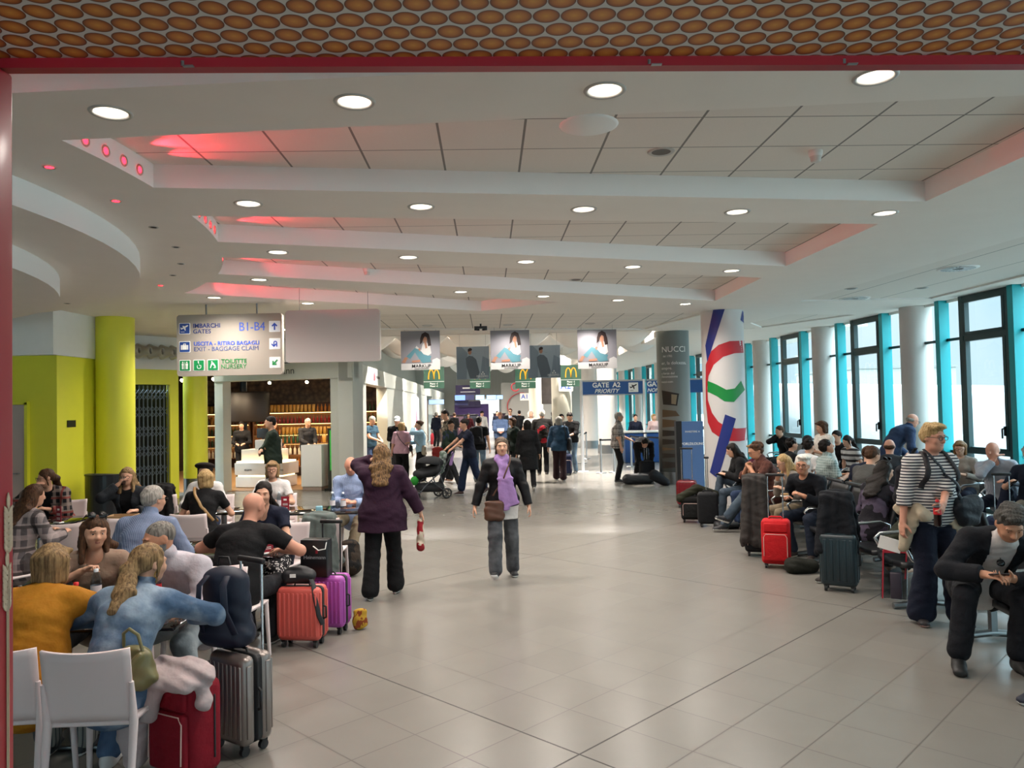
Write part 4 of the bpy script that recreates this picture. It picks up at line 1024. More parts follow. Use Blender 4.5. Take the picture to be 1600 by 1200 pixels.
plane_s = [[(-.36, -.06), (-.3, -.1), (.3, .2), (.38, .3), (.3, .34), (.18, .28), (-.28, .04)], [(-.06, .0), (.06, -.22), (.12, -.2), (.1, .08)], [(-.1, .1), (-.22, .26), (-.14, .28), (.08, .2)], [(-.34, .12), (-.4, .1), (-.34, -.06), (-.26, 0)], [(-.36, -.36), (.0, -.36), (.0, -.32), (-.36, -.32)]]
case_s = [[(-.36, -.28), (-.26, -.28), (-.26, .18), (-.36, .18)], [(.26, -.28), (.36, -.28), (.36, .18), (.26, .18)], [(-.22, -.28), (.22, -.28), (.22, .18), (-.22, .18)], [(-.12, .18), (-.12, .32), (.12, .32), (.12, .18), (.07, .18), (.07, .26), (-.07, .26), (-.07, .18)]]
def man(cx, w=.1): return [[(cx-w, .0), (cx+w, .0), (cx+w, .22), (cx-w, .22)], [(cx-w*.8, -.36), (cx-w*.1, -.36), (cx-w*.1, .0), (cx-w*.8, .0)], [(cx+w*.1, -.36), (cx+w*.8, -.36), (cx+w*.8, 0), (cx+w*.1, 0)], [(cx+.07*math.cos(a), .32+.07*math.sin(a)) for a in np.linspace(0, 2*PI, 9)[:-1]]]
wc_s = man(-.2)+man(.2, .12)+[[(-.015, -.38), (.015, -.38), (.015, .38), (-.015, .38)]]
whl_s = [[(.02+.22*math.cos(a), -.14+.22*math.sin(a)) for a in np.linspace(2.4, 6.6, 14)]+[(.02+.16*math.cos(a), -.14+.16*math.sin(a)) for a in np.linspace(6.6, 2.4, 14)], [(-.1, .3), (.0, .3), (.04, -.05), (.25, -.05), (.25, .0), (.05, .04)], [(-.05+.06*math.cos(a), .36+.06*math.sin(a)) for a in np.linspace(0, 2*PI, 9)[:-1]]]
nur_s = [[(-.3, -.3), (-.22, -.3), (-.05, .1), (.2, -.2), (.3, -.15), (.05, .25), (-.15, .2)], [(-.1+.08*math.cos(a), .32+.08*math.sin(a)) for a in np.linspace(0, 2*PI, 9)[:-1]], [(.05, -.3), (.3, -.3), (.3, -.22), (.05, -.22)]]
arr = [[(0, .38), (.3, .06), (.18, -.02), (.07, .1), (.07, -.36), (-.07, -.36), (-.07, .1), (-.18, -.02), (-.3, .06)]]
uturn = [[(.25, -.3), (.25, .1)]+[(.06+.19*math.cos(a), .1+.19*math.sin(a)) for a in np.linspace(0, PI, 9)]+[(-.13, -.1), (-.28, .02), (-.36, -.06), (-.08, -.34), (.18, -.06), (.1, .02), (-.03, -.1), (-.03, .1)]+[(.06+.09*math.cos(a), .1+.09*math.sin(a)) for a in np.linspace(PI, 0, 7)]+[(.15, -.3)]]
ra = lambda s_, t: [[(x*math.cos(t)-z*math.sin(t), x*math.sin(t)+z*math.cos(t)) for x, z in q] for q in s_]
picto(290.5, 513.5, mat('pictogram blue', '#25478f', .5), 'gate_pictogram', plane_s, WHT); picto(290.5, 541, mat('pictogram blue', '#25478f'), 'baggage_pictogram', case_s, WHT)
GPI = mat('pictogram green', '#0f8a4a', .5)
picto(290.5, 569, GPI, 'toilet_pictogram', wc_s, WHT); picto(312.5, 569, GPI, 'accessible_pictogram', whl_s, WHT); picto(334.5, 569, GPI, 'nursery_pictogram', nur_s, WHT)
PALE = mat('pale pictogram', '#e4e8ee', .5)
picto(431.5, 513, PALE, 'arrow_plate', arr, mat('arrow blue', '#1f45b0', .5)); picto(431.5, 539, PALE, 'arrow_plate', uturn, mat('arrow blue', '#1f45b0')); picto(431.5, 567, PALE, 'arrow_plate', ra(arr, PI*.75), GRNT)
def st(body, px, py, size, m, bold=.0, sxx=1.0): text(body, size, T(sx(px), -.054, sz(py)), m, ds, 'lettering', bold, 0, 'LEFT', .002, sxx)
st('IMBARCHI', 303.5, 510, .1, NAVYT, .0015); st('GATES', 303.5, 518.5, .1, NAVYT); st('B1-B4', 375, 513, .2, BLUET, .0, .9)
st('USCITA - RITIRO BAGAGLI', 304.5, 537, .092, BLUET, .0015); st('EXIT - BAGGAGE CLAIM', 304.5, 545, .1, mat('slate lettering', '#4a5a90', .5))
st('TOILETTE', 347.5, 564, .096, GRNT, .0015); st('NURSERY', 346.5, 572, .1, GRNT)
tl, br = PD(447, 486, 12.2), PD(595, 564, 12.2)
bs = thing('blank_sign', 'blank white hanging sign board glowing pink along its upper edge', 'sign', ((tl.x+br.x)/2, 12.2, (tl.z+br.z)/2)); MB().plate(rrect(br.x-tl.x, tl.z-br.z, .05), T(0, -.05, 0), .1).obj('board', mat('plain sign board', '#c9bdb8', .5), bs)
b = MB()
for px in (468, 575): x = PD(px, 487, 12.2).x-bs.location.x; b.cyl((x, 0, (tl.z-br.z)/2-.01), (x, 0, HC+.188-bs.location.z), .004, n=6)
b.obj('wire', STEEL, bs)

# ---------------------------------------------------------------- hanging posters
def wires(r, x, top, zc): 
    b = MB()
    for s_ in (-1, 1): b.cyl((s_*x, 0, top), (s_*x, 0, zc), .003, n=5)
    b.obj('wire', STEEL, r)
def blob(cx, cz, rx, rz, n=14, w=0): return [(cx+rx*math.cos(a)*(1+w*math.sin(3*a)), cz+rz*math.sin(a)*(1+w*math.cos(4*a))) for a in np.linspace(0, 2*PI, n+1)[:-1]]
SKN = mat('printed skin', '#a5765e', .6)
def fashion(r, s):
    Z = lambda L: [(x*s, z*s) for x, z in L]
    def pc(name, polys, m, dy):
        b = MB()
        for i_, q in enumerate(polys): b.plate(Z(q), T(0, -.0115-dy*2-.0007*i_, 0), .004)
        b.obj(name, m, r)
    MB().plate(Z([(-.5, -.5), (.5, -.5), (.5, .5), (-.5, .5)]), T(0, -.01, 0), .02).obj('panel', mat('poster lilac grey', '#86848b', .6), r)
    pc('white_strip', [[(-.5, -.5), (.5, -.5), (.5, -.335), (-.5, -.335)], [(.3, -.335), (.5, -.335), (.5, -.25), (.42, -.2), (.3, -.25)]], mat('poster white', '#c9c7c6', .6), .001)
    pc('trousers', [[(-.36, -.15), (-.1, .1), (.05, -.06), (.28, -.16), (.2, -.3), (0, -.28), (-.14, -.05), (-.26, -.22)], [(-.02, -.24), (.22, -.12), (.27, -.3), (.05, -.33)]], mat('printed denim', '#4f7f8c', .6), .002)
    pc('blouse', [[(.02, .0), (.06, .16), (.12, .2), (.24, .18), (.28, -.08), (.2, -.14), (.08, -.1), (-.1, .12), (-.13, .06)]], mat('printed white blouse', '#c5c1bf', .6), .003)
    pc('skin', [blob(.12, .27, .055, .08), [(.1, .2), (.16, .2), (.18, .06), (.13, .04)], [(-.48, -.3), (-.4, -.17), (-.32, -.18), (-.4, -.32)], [(-.22, -.26), (0, -.24), (-.02, -.3), (-.22, -.31)], [(-.06, .04), (.0, .06), (-.01, -.04)]], SKN, .0035)
    pc('hair', [[(.08, .3), (.05, .2), (-.01, .15), (.0, .3), (.04, .42), (.13, .47), (.22, .42), (.26, .28), (.28, .12), (.2, .1), (.18, .22), (.17, .33), (.12, .36)]], mat('printed dark hair', '#2b1613', .6), .004)
    text('MARKUP', .115*s, T(.02*s, -.022, -.405*s), mat('printed black', '#15151a', .6), r, 'lettering', .0012, depth=.001, sx=1.1)
    MB().box((.02*s, -.022, -.47*s), (.36*s, .002, .01*s)).obj('print', mat('printed black', '#15151a'), r)
def menswear(r, s):
    Z = lambda L: [(x*s, z*s) for x, z in L]
    def pc(name, polys, m, dy):
        b = MB()
        for i_, q in enumerate(polys): b.plate(Z(q), T(0, -.0115-dy*2-.0007*i_, 0), .004)
        b.obj(name, m, r)
    MB().plate(Z([(-.5, -.5), (.5, -.5), (.5, .5), (-.5, .5)]), T(0, -.01, 0), .02).obj('panel', mat('poster steel blue', '#9aa8b4', .6), r)
    pc('wall_shadow', [[(-.5, -.5), (-.2, -.5), (-.16, .3), (-.34, .5), (-.5, .5)], [(.2, -.5), (.5, -.5), (.5, .1), (.3, .2)]], mat('poster slate', '#7c8a96', .6), .001)
    pc('suit', [[(-.22, .14), (-.12, .22), (.0, .2), (.1, .1), (.2, -.3), (.12, -.48), (-.1, -.48), (-.2, -.1)]], mat('printed grey suit', '#5c6670', .6), .002)
    pc('skin', [blob(-.09, .33, .055, .08)], SKN, .003); pc('hair', [[(-.15, .34), (-.15, .42), (-.08, .46), (-.02, .43), (-.03, .38)]], mat('printed dark hair', '#2b1613'), .0035)
    pc('emblem', [[(.27, -.31), (.33, -.31), (.30, -.26)], [(.235, -.365), (.29, -.365), (.265, -.315)], [(.31, -.365), (.365, -.365), (.335, -.315)]], WHT, .003)
    pc('crease', [[(-.48, .42), (-.47, .42), (.1, .28), (.1, .27)], [(.36, .4), (.37, .4), (.42, -.45), (.41, -.45)]], mat('poster crease', '#8b98a2', .6), .0015)
    text('MASSIMO', .085*s, T(.28*s, -.022, -.42*s), WHT, r, 'lettering', 0, depth=.001)
def burger(r, s):
    MB().plate([(-.5*s, -.53*s), (.5*s, -.53*s), (.5*s, .53*s), (-.5*s, .53*s)], T(0, -.01, 0), .02).obj('panel', mat('dark green board', '#1d4a37', .5), r)
    b = MB()
    for cx in (-.13, .13):
        pts = [(s*(cx+.13*math.cos(a)), -.016, s*(-.08+.46*math.sin(a)**.8)) for a in np.linspace(0, PI, 17)]; b.tube(pts, .03*s, 6, r2=.008)
    b.obj('golden_arches', mat('golden yellow', '#f2b01e', .4), r)
    MB().box((0, -.013, -.2*s), (s, .006, .012)).obj('rule', WHT, r)
    for z, t_ in ((-.3, 'Piano -1'), (-.42, 'Floor -1')): text(t_, .12*s, T(0, -.014, z*s), WHT, r, 'lettering', .0012, depth=.001)
def poster(px, py, w_px, y, name, label, group, build, ztop=HC):
    q = PD(px, py, y); s = w_px*y/F_PX; r = thing(name, label, 'poster', q, 0, group); build(r, s); wires(r, s*.4, s*.5, ztop-q.z); return r
for i, (px, py) in enumerate(((657, 547.5), (797, 546.5), (933, 545.5))):
    poster(px, py, 61, 17.6, 'fashion_poster', 'square poster of a curly haired woman in jeans, %s' % ['leftmost, beside the blank sign', 'middle of three', 'rightmost, beside the grey ad column'][i], 'curly haired woman posters', fashion, HC+.03)
for i, (px, py) in enumerate(((739, 567), (850, 565))):
    poster(px, py, 51, 19.6, 'menswear_poster', 'blue grey poster of a man in a suit, %s' % ['between left and middle woman posters', 'overlapped by the middle woman poster'][i], 'man in grey suit posters', menswear, 5.3)
for i, (px, py) in enumerate(((678, 590), (750, 590), (821, 590), (892, 587))):
    poster(px, py, 32, 26, 'restaurant_sign', 'dark green hanging sign with golden arches and floor lettering, %s' % ['leftmost of four', 'mostly behind the left suit poster', 'below the middle woman poster', 'rightmost, next to the gate sign'][i], 'golden arches signs', burger, 5.3)

# ---------------------------------------------------------------- columns in the hall
def on_cyl(cx, cy, r, px, py):
    d = _cf+_CR*((px-800)/F_PX)+_CU*((600-py)/F_PX); a = d.x**2+d.y**2; bq = -2*(d.x*cx+d.y*cy); c = cx*cx+cy*cy-r*r; D_ = max(0, bq*bq-4*a*c); t = (-bq-math.sqrt(D_))/(2*a)
    p = Vector((0, 0, EYE))+d*t; k = Vector((p.x-cx, p.y-cy)); k = k.normalized()*r; return Vector((k.x, k.y, p.z))
def strip(c, r, A_, B_, name, m, root, off=.004, sub=4):
    pa, pb = [], []
    for L_, o_ in ((A_, pa), (B_, pb)):
        for i in range(len(L_)-1):
            for j in range(sub): t = j/sub; o_.append((L_[i][0]*(1-t)+L_[i+1][0]*t, L_[i][1]*(1-t)+L_[i+1][1]*t))
        o_.append(L_[-1])
    n = len(pa)-1
    def f(u, v):
        i = min(n, int(round(u*n))); return on_cyl(c[0], c[1], r+off, pa[i][0]*(1-v)+pb[i][0]*v, pa[i][1]*(1-v)+pb[i][1]*v)
    b = MB(); b.grid(f, n, 6); return b.obj(name, m, root)
cc = (4.21, 15.27); r = thing('painted_column', 'white column with a big red letter C, green wave and blue bars', 'column', (*cc, 0))
MB().lathe([(.41, 0), (.41, HC)], n=48).obj('shaft', mat('painted column white', '#d3cfcd', .5), r)
REDP = mat('logo red', '#b8202c', .45); BLUP = mat('logo blue', '#22307c', .45); GRNP = mat('logo green', '#10853a', .45)
strip(cc, .41, [(1166, 532), (1140, 533), (1122.5, 539), (1111, 549), (1102.6, 570), (1102.5, 600), (1103, 630), (1106, 660), (1112.5, 675), (1122.5, 682), (1140, 689), (1155, 689.5), (1171, 687)], [(1166, 551), (1147.5, 552), (1130, 557.5), (1115, 570), (1107, 587.5), (1105, 606), (1106, 625), (1112.5, 645), (1122.5, 659), (1132, 665), (1150, 669.5), (1160, 669), (1171, 667.5)], 'red_letter', REDP, r, .004)
strip(cc, .41, [(1105.5, 595), (1120, 601), (1135, 609), (1148, 607), (1158, 595)], [(1105.5, 612), (1120, 619), (1132, 627), (1147, 628), (1164, 609)], 'green_wave', GRNP, r, .006)
strip(cc, .41, [(1114.5, 483), (1102, 540)], [(1132.5, 483), (1105, 566)], 'blue_bar', BLUP, r, .007); strip(cc, .41, [(1160, 485), (1157, 500)], [(1166, 494), (1166, 508)], 'blue_bar', BLUP, r, .007); strip(cc, .41, [(1133, 647.5), (1109, 738)], [(1150, 654), (1122, 748)], 'blue_bar', BLUP, r, .008)
ca = (4.06, 19.3); r = thing('advert_column', 'grey advertising column with white lettering and a chocolate sweets picture', 'column', (*ca, 0))
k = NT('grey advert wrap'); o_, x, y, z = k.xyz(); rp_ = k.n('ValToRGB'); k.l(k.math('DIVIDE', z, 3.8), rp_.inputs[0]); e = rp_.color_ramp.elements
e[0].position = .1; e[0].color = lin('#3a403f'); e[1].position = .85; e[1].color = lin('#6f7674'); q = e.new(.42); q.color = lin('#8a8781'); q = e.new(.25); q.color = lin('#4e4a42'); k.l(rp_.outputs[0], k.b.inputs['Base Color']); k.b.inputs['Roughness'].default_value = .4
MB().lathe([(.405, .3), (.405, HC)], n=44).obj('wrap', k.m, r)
b = MB(); b.lathe([(.41, 0), (.41, .3)], n=44); 
for i in range(44):
    for j in range(4): a = 2*PI*i/44; b.box((.41*math.cos(a), .41*math.sin(a), .05+.065*j), (.014, .014, .014), a)
b.obj('metal_base', STEEL, r)
CHOC = mat('printed chocolate', '#2c211b', .4); CRM = mat('printed caramel', '#6a5138', .5)
strip(ca, .405, [(1034, 610), (1036, 632)], [(1061, 615), (1058, 634)], 'chocolate_print', CHOC, r, .003); strip(ca, .405, [(1049, 616), (1049, 631)], [(1058, 617), (1056, 632)], 'wafer_print', mat('printed wafer', '#9a8468', .5), r, .005)
for (y0, y1, m_) in ((640, 652, CRM), (655, 668, CRM), (672, 682, CHOC), (686, 695, CHOC), (699, 704, CRM), (708, 716, CHOC), (721, 732, CHOC)): strip(ca, .405, [(1035, y0), (1035, y1)], [(1066 if m_ is CHOC else 1056, y0+2), (1062, y1-2)], 'sweets_print', m_, r, .003)
def ctext(root, c, rad, body, size, px, py, m, bold=0):
    q = on_cyl(c[0], c[1], rad, px, py); th = math.atan2(q.y, q.x); o = text(body, size, T(), m, root, 'lettering', bold, 0, 'LEFT', .001)
    for v in o.data.vertices:
        a = th+v.co.x/rad; rr = rad+.006-v.co.y; v.co = Vector((rr*math.cos(a), rr*math.sin(a), q.z+v.co.z))
for body, s_, px, py in (('NUCCI', .2, 1034, 547), ('dal 1782', .07, 1036, 557), ('er, la dolcezza,', .11, 1034, 568), ('empre.', .1, 1034, 576), ('a forza del', .08, 1034, 584), ('l\'innovazione', .08, 1034, 589), ('nucci.com', .075, 1034, 597)): ctext(r, ca, .405, body, s_, px, py, WHT)
for i, (x, y, lab) in enumerate(((3.9, 31.6, 'plain white round column nearest behind the gate sign'), (3.55, 35.6, 'plain white round column behind the gate sign, second'), (1.95, 30.4, 'beige round column between the golden arches sign and the gate pole'), (1.35, 44, 'far beige round column near the end of the hall'))):
    r = thing('hall_column', lab, 'column', (x, y, 0)); MB().lathe([(.4, .35), (.4, 5.3 if i > 1 else HC)], n=32).obj('shaft', mat('beige column', '#d2ccba', .6) if i > 1 else colm, r); MB().lathe([(.43, 0), (.43, .35)], n=32).obj('base', STEEL if i < 2 else mat('beige column', '#c3bdab'), r)

# ---------------------------------------------------------------- gate A2
gp = PD(908, 600, 23.1); pole0 = None
gs = thing('gate_sign', 'blue GATE A2 PRIORITY sign held between white poles', 'gate sign', (gp.x, 23.1, 0)); W_ = (1006-908)*23.1/F_PX
zt, zb = PD(950, 595, 23.1).z, PD(950, 617, 23.1).z; zm = (zt+zb)/2; hS = zt-zb
polem = mat('white pole', '#d5d8da', .35)
b = MB(); b.box((W_/2, 0, zt), (W_, .05, .05)); b.box((W_/2, 0, zb), (W_, .05, .03)); b.obj('rail', mat('sign frame', '#a4a8ac', .4), gs); MB().box((W_/2, 0, zm), (W_-.06, .04, hS-.04)).obj('board', NAVYS, gs)
for x in (0, W_): b = MB(); b.cyl((x, 0, 0), (x, 0, zt+.03), .045); b.cyl((x, 0, 0), (x, 0, .015), .16, n=24); b.obj('pole', polem, gs)
text('GATE  A2', .2, T(W_*.4, -.024, zm+.08), WHT, gs, 'lettering', .006); text('PRIORITY', .17, T(W_*.4, -.024, zm-.1), WHT, gs, 'lettering', .003, .3)
MB().plate(rrect(.29, .29, .01), T(W_*.83, -.03, zm), .01).obj('pictogram', WHT, gs); b = MB()
for s_ in plane_s: b.plate([(x*.28, z*.28) for x, z in s_], T(W_*.83, -.034, zm), .005)
b.obj('symbol', BLACKP, gs)
g2 = thing('gate_sign', 'blue GATE NON PRIORITY sign partly hidden behind the grey ad column', 'gate sign', (gp.x+W_, 23.1, 0)); W2 = 1.9
MB().box((W2/2+.05, 0, zm), (W2-.06, .04, hS-.04)).obj('board', NAVYS, g2); b = MB(); b.box((W2/2+.05, 0, zt), (W2-.1, .05, .05)); b.obj('rail', mat('sign frame', '#a4a8ac'), g2); b = MB(); b.cyl((W2, 0, 0), (W2, 0, zt+.03), .045); b.obj('pole', polem, g2)
text('GATE  A2', .2, T(.09, -.024, zm+.08), WHT, g2, 'lettering', .006, 0, 'LEFT'); text('NON PRIORITY', .15, T(.09, -.024, zm-.1), WHT, g2, 'lettering', .003, .3, 'LEFT')
# queue barriers
st0 = None
def stanchion(x, y, label, h_=1.0):
    global st0
    if st0 is None:
        st0 = thing('queue_post', label, 'barrier post', (x, y, 0), 0, 'queue barrier posts'); MB().lathe([(0, .02), (.15, .02), (.165, .008), (.165, 0)], n=22).obj('base', STEEL, st0); MB().cyl((0, 0, .015), (0, 0, .94), .03).obj('pole', mat('silver pole', '#c9cdd0', .3, metal=.6), st0); MB().cyl((0, 0, .94), (0, 0, 1.0), .036).obj('belt_head', BLACKP, st0); return st0
    return dup(st0, (x, y, 0), 0, label, 'queue barrier posts')
sts = [(2.55, 22.5, 'by the check shirt man'), (2.95, 22.6, 'behind the check shirt man'), (3.55, 19.9, 'beside the bending person'), (3.75, 24.5, 'behind the bending person'), (2.35, 26.5, 'left of the white columns'), (2.7, 28.5, 'in front of the white columns'), (4.65, 22.8, 'right of the gate sign pole'), (1.7, 24.5, 'beside the man in black reading a phone'), (2.75, 30.3, 'nearest the beige column')]
for x, y, l_ in sts: stanchion(x, y, 'silver queue barrier post %s' % l_)
for i, (a, c) in enumerate(((0, 1), (2, 3), (3, 6), (4, 5), (7, 8))):
    a_, c_ = Vector((*sts[a][:2], .96)), Vector((*sts[c][:2], .96)); r = MB().bar(a_, c_, .006, .05).obj('queue_belt', mat('belt dark', '#22262e', .7)); tag(r, 'dark retractable belt strung from the queue post %s' % sts[a][2], 'barrier belt', 'queue belts')
dk = thing('gate_counter', 'blue fronted gate counter with a white top behind the queue posts', 'counter', (4.9, 26.5, 0)); MB().rbox((0, 0, .5), (2.2, .7, 1.0), .03).obj('body', NAVYS, dk); MB().rbox((0, 0, 1.04), (2.35, .8, .06), .015).obj('top', WHITE, dk)
tp = thing('lounge_totem', 'blue and black advertising totem with white lettering beside the painted column', 'totem', (3.83, 16.5, 0)); MB().box((.0, 0, .8), (.46, .16, 1.6)).obj('panel', mat('totem blue', '#4f6f9e', .4), tp); MB().box((-.29, 0, .8), (.12, .18, 1.62)).obj('side', BLACKP, tp); MB().box((-.03, 0, .02), (.62, .3, .04)).obj('foot', BLACKP, tp)
text('INVESTERE A', .055, T(.0, -.082, 1.38), WHT, tp); text('WORLDLOUNGE', .075, T(.0, -.082, 1.12), WHT, tp, bold=.001)
for x, z, t_ in ((1.0, 0, 0),): pass

# ---------------------------------------------------------------- shop fittings
fx = lambda px, depth=0: A+sdir*shopx(px)+snorm*depth
frot = math.atan2(sdir.y, sdir.x)
r = thing('shop_fascia_lettering', 'shop name lettering on the grey shop header', 'lettering', (0, 0, 0)); q = fx(430, -.045); text('Heinemann', .24, T(q.x, q.y, 2.99) @ Matrix.Rotation(frot, 4, 'Z'), mat('dark grey lettering', '#4a4c4a', .5), r)
r2 = thing('shop_side_lettering', 'small red shop emblem and lettering on the side header', 'lettering', (0, 0, 0)); sr = math.atan2(side_dir.y, side_dir.x); q = sidept(22.3, -.03); Ms = T(q.x, q.y, 2.95) @ Matrix.Rotation(sr, 4, 'Z'); b = MB(); b.plate([(-.25, -.12), (.02, -.12), (.05, .02), (-.1, .16), (-.25, .02)], Ms, .01); b.obj('emblem', mat('emblem red', '#c23a4a', .5), r2); text('Heinemann', .16, Ms @ T(.55, 0, 0), mat('dark grey lettering', '#4a4c4a'), r2)
# counters
WARM = mat('warm strip light', '#ffdf9a', .5, emit=2)
ct = thing('till_counter', 'white stepped shop till counter with glowing warm light strips', 'counter', (fx(372, 1.3).x, fx(372, 1.3).y, 0), frot)
cw = mat('counter pinkish white', '#cfc4b8', .4); MB().rbox((0, 0, .16), (1.35, .8, .28), .015).obj('plinth', cw, ct); MB().box((0, -.0, .315), (1.25, .72, .04)).obj('light_strip', WARM, ct); MB().rbox((0, .02, .5), (1.4, .85, .32), .015).obj('body', cw, ct); MB().box((0, 0, .68), (1.3, .78, .045)).obj('light_strip', WARM, ct); MB().rbox((-.1, .1, .85), (1.05, .6, .3), .012).obj('upper_body', cw, ct); MB().rbox((.0, .12, 1.12), (.55, .45, .26), .012).obj('raised_shelf', cw, ct)
b = MB(); b.plate([(.35, .42), (.47, .42), (.5, .48), (.43, .6), (.35, .5)], T(0, -.412, 0), .005); b.obj('emblem', mat('emblem red', '#c23a4a'), ct); text('mann', .1, T(-.3, -.41, .48), mat('dark grey lettering', '#4a4c4a'), ct); text('Heine', .1, T(.6, -.41, .48), mat('dark grey lettering', '#4a4c4a'), ct)
sc_ = thing('till_screen', 'dark till screen standing on the stepped counter', 'screen', (fx(360, 1.5).x, fx(360, 1.5).y, 0), frot); MB().rbox((0, 0, 1.42), (.36, .03, .26), .01).obj('display', BLACKP, sc_); MB().bar((0, .02, 1.25), (0, .02, 1.4), .05, .03).obj('stand', BLACKP, sc_)
pd_ = thing('display_plinth', 'tall white display plinth at the shop entrance', 'plinth', (fx(474, .6).x, fx(474, .6).y, 0), frot); MB().rbox((0, 0, .62), (.56, .5, 1.04), .012).obj('body', WHITE, pd_); MB().rbox((0, 0, .05), (.52, .46, .1), .01).obj('kick', mat('pinkish kick', '#a08c80', .6), pd_)
gr = thing('green_poster_stand', 'green illuminated poster stand beside the shop entrance', 'poster stand', (fx(506, .5).x, fx(506, .5).y, 0), frot); MB().box((0, 0, .8), (.3, .06, 1.5)).obj('frame', mat('dark frame', '#2a2c28', .5), gr); MB().box((.02, -.035, 1.0), (.22, .01, 1.0)).obj('poster', mat('bright green poster', '#2f9a3a', .5, noise=.5, nscale=4, emit=.25), gr); MB().box((0, 0, .03), (.34, .4, .06)).obj('foot', BLACKP, gr)
bl = thing('hanging_screen', 'small light blue screen hanging in the shop entrance', 'screen', (fx(500, .9).x, fx(500, .9).y, 2.3), frot); MB().box((0, 0, 0), (.27, .03, .4)).obj('display', mat('light blue screen', '#7fc4e8', .4, emit=.55), bl); MB().cyl((0, 0, .2), (0, 0, .88), .01).obj('rod', STEEL, bl)
fo = thing('black_display_drum', 'large black cylindrical display tower inside the shop', 'display', (-8.05, 23.0, 0)); MB().lathe([(0, 2.6), (.72, 2.6), (.75, 2.55), (.75, 1.75), (.72, 1.7), (0, 1.7)], n=36).obj('drum', mat('black drum', '#17110d', .5), fo); MB().cyl((0, 0, 0), (0, 0, 3.15), .1).obj('post', BLACKP, fo)
# bottle shelves
BC = [mat('bottle brown', '#3a1c0c', .15), mat('bottle amber', '#9a5a1a', .2), mat('bottle green', '#1f3a1c', .15), mat('bottle clear', '#c9bfa8', .2), mat('bottle red', '#7a1a16', .2), mat('gift box gold', '#b88a3a', .4)]
capm_ = mat('bottle cap', '#1a1a1a', .4); LAB = mat('bottle label', '#d8cdb4', .6); protos = []
rb = random.Random(5); nbot = [0]
def bottle_proto(i):
    r = thing('liquor_bottle', 'x', 'bottle'); b = MB(); h_ = (.3, .27, .31, .29, .26, .24)[i]; 
    if i == 5: b.rbox((0, 0, .13), (.1, .1, .26), .006, 1); b.obj('box', BC[5], r)
    else: b.lathe([(0, 0), (.04, 0), (.042, .02), (.042, h_*.6), (.016, h_*.75), (.014, h_)], n=10); b.obj('glass', BC[i], r)
    return r
SHELFM = mat('shop shelf timber', '#6a4526', .5)
def shelf(loc, rz, w, label, levels=(.35, .75, 1.15, 1.55, 1.95), lab2='', H=2.3):
    r = thing('bottle_shelf', label, 'shelf unit', loc, rz); 
    for s_ in (-1, 1): MB().box((s_*w/2, 0, H/2), (.05, .4, H)).obj('side', SHELFM, r)
    MB().box((0, .19, H/2), (w, .03, H)).obj('back', mat('shelf back', '#4a2e1a', .6), r)
    for z in levels: MB().box((0, 0, z), (w-.05, .38, .03)).obj('board', SHELFM, r)
    b = MB()
    for z in levels[1:]: b.box((0, .1, z-.022), (w-.1, .05, .012))
    b.obj('light_strip', mat('shelf warm light', '#ffcf7a', .5, emit=4.5), r)
    W_ = Matrix.Translation(loc) @ Matrix.Rotation(rz, 4, 'Z'); k_ = 0
    for lz, z in enumerate(levels):
        x = -w/2+.1; kind = rb.randrange(6)
        while x < w/2-.08:
            if rb.random() < .12: kind = rb.randrange(6)
            if not protos: protos.extend(bottle_proto(i) for i in range(6)); [setattr(p, 'location', (0, 0, 0)) for p in protos]; used.extend([False]*6)
            q = W_@Vector((x, -.08, z+.016))
            lb = '%s on the %s' % (['brown bottles', 'amber bottles', 'green bottles', 'clear bottles', 'red bottles', 'gold gift boxes'][kind], lab2)
            o = protos[kind]
            if used[kind]: o = dup(protos[kind], q, rz)
            else: used[kind] = True; o.location = q; o.rotation_euler[2] = rz
            o['label'] = 'one of the %s' % lb; o['group'] = lb; nbot[0] += 1
            x += .125+rb.random()*.02
    return r
used = []
shelf((-7.75, 27.6, 0), 0, 3.0, 'long wooden bottle shelf on the back wall of the shop, nearest the corner pier', lab2='back wall shelf')
shelf((-10.6, 27.6, 0), 0, 2.4, 'wooden bottle shelf on the back wall of the shop behind the black drum', lab2='far shelf behind the black drum')
shelf((-6.4, 23.6, 0), .0, 1.6, 'low wooden bottle island in the middle of the shop', (.3, .65, 1.0), lab2='shop island', H=1.02)
shelf((-5.35, 27.9, 0), .0, 1.5, 'wooden bottle shelf seen through the side entrance of the shop', lab2='shelf by the side entrance')
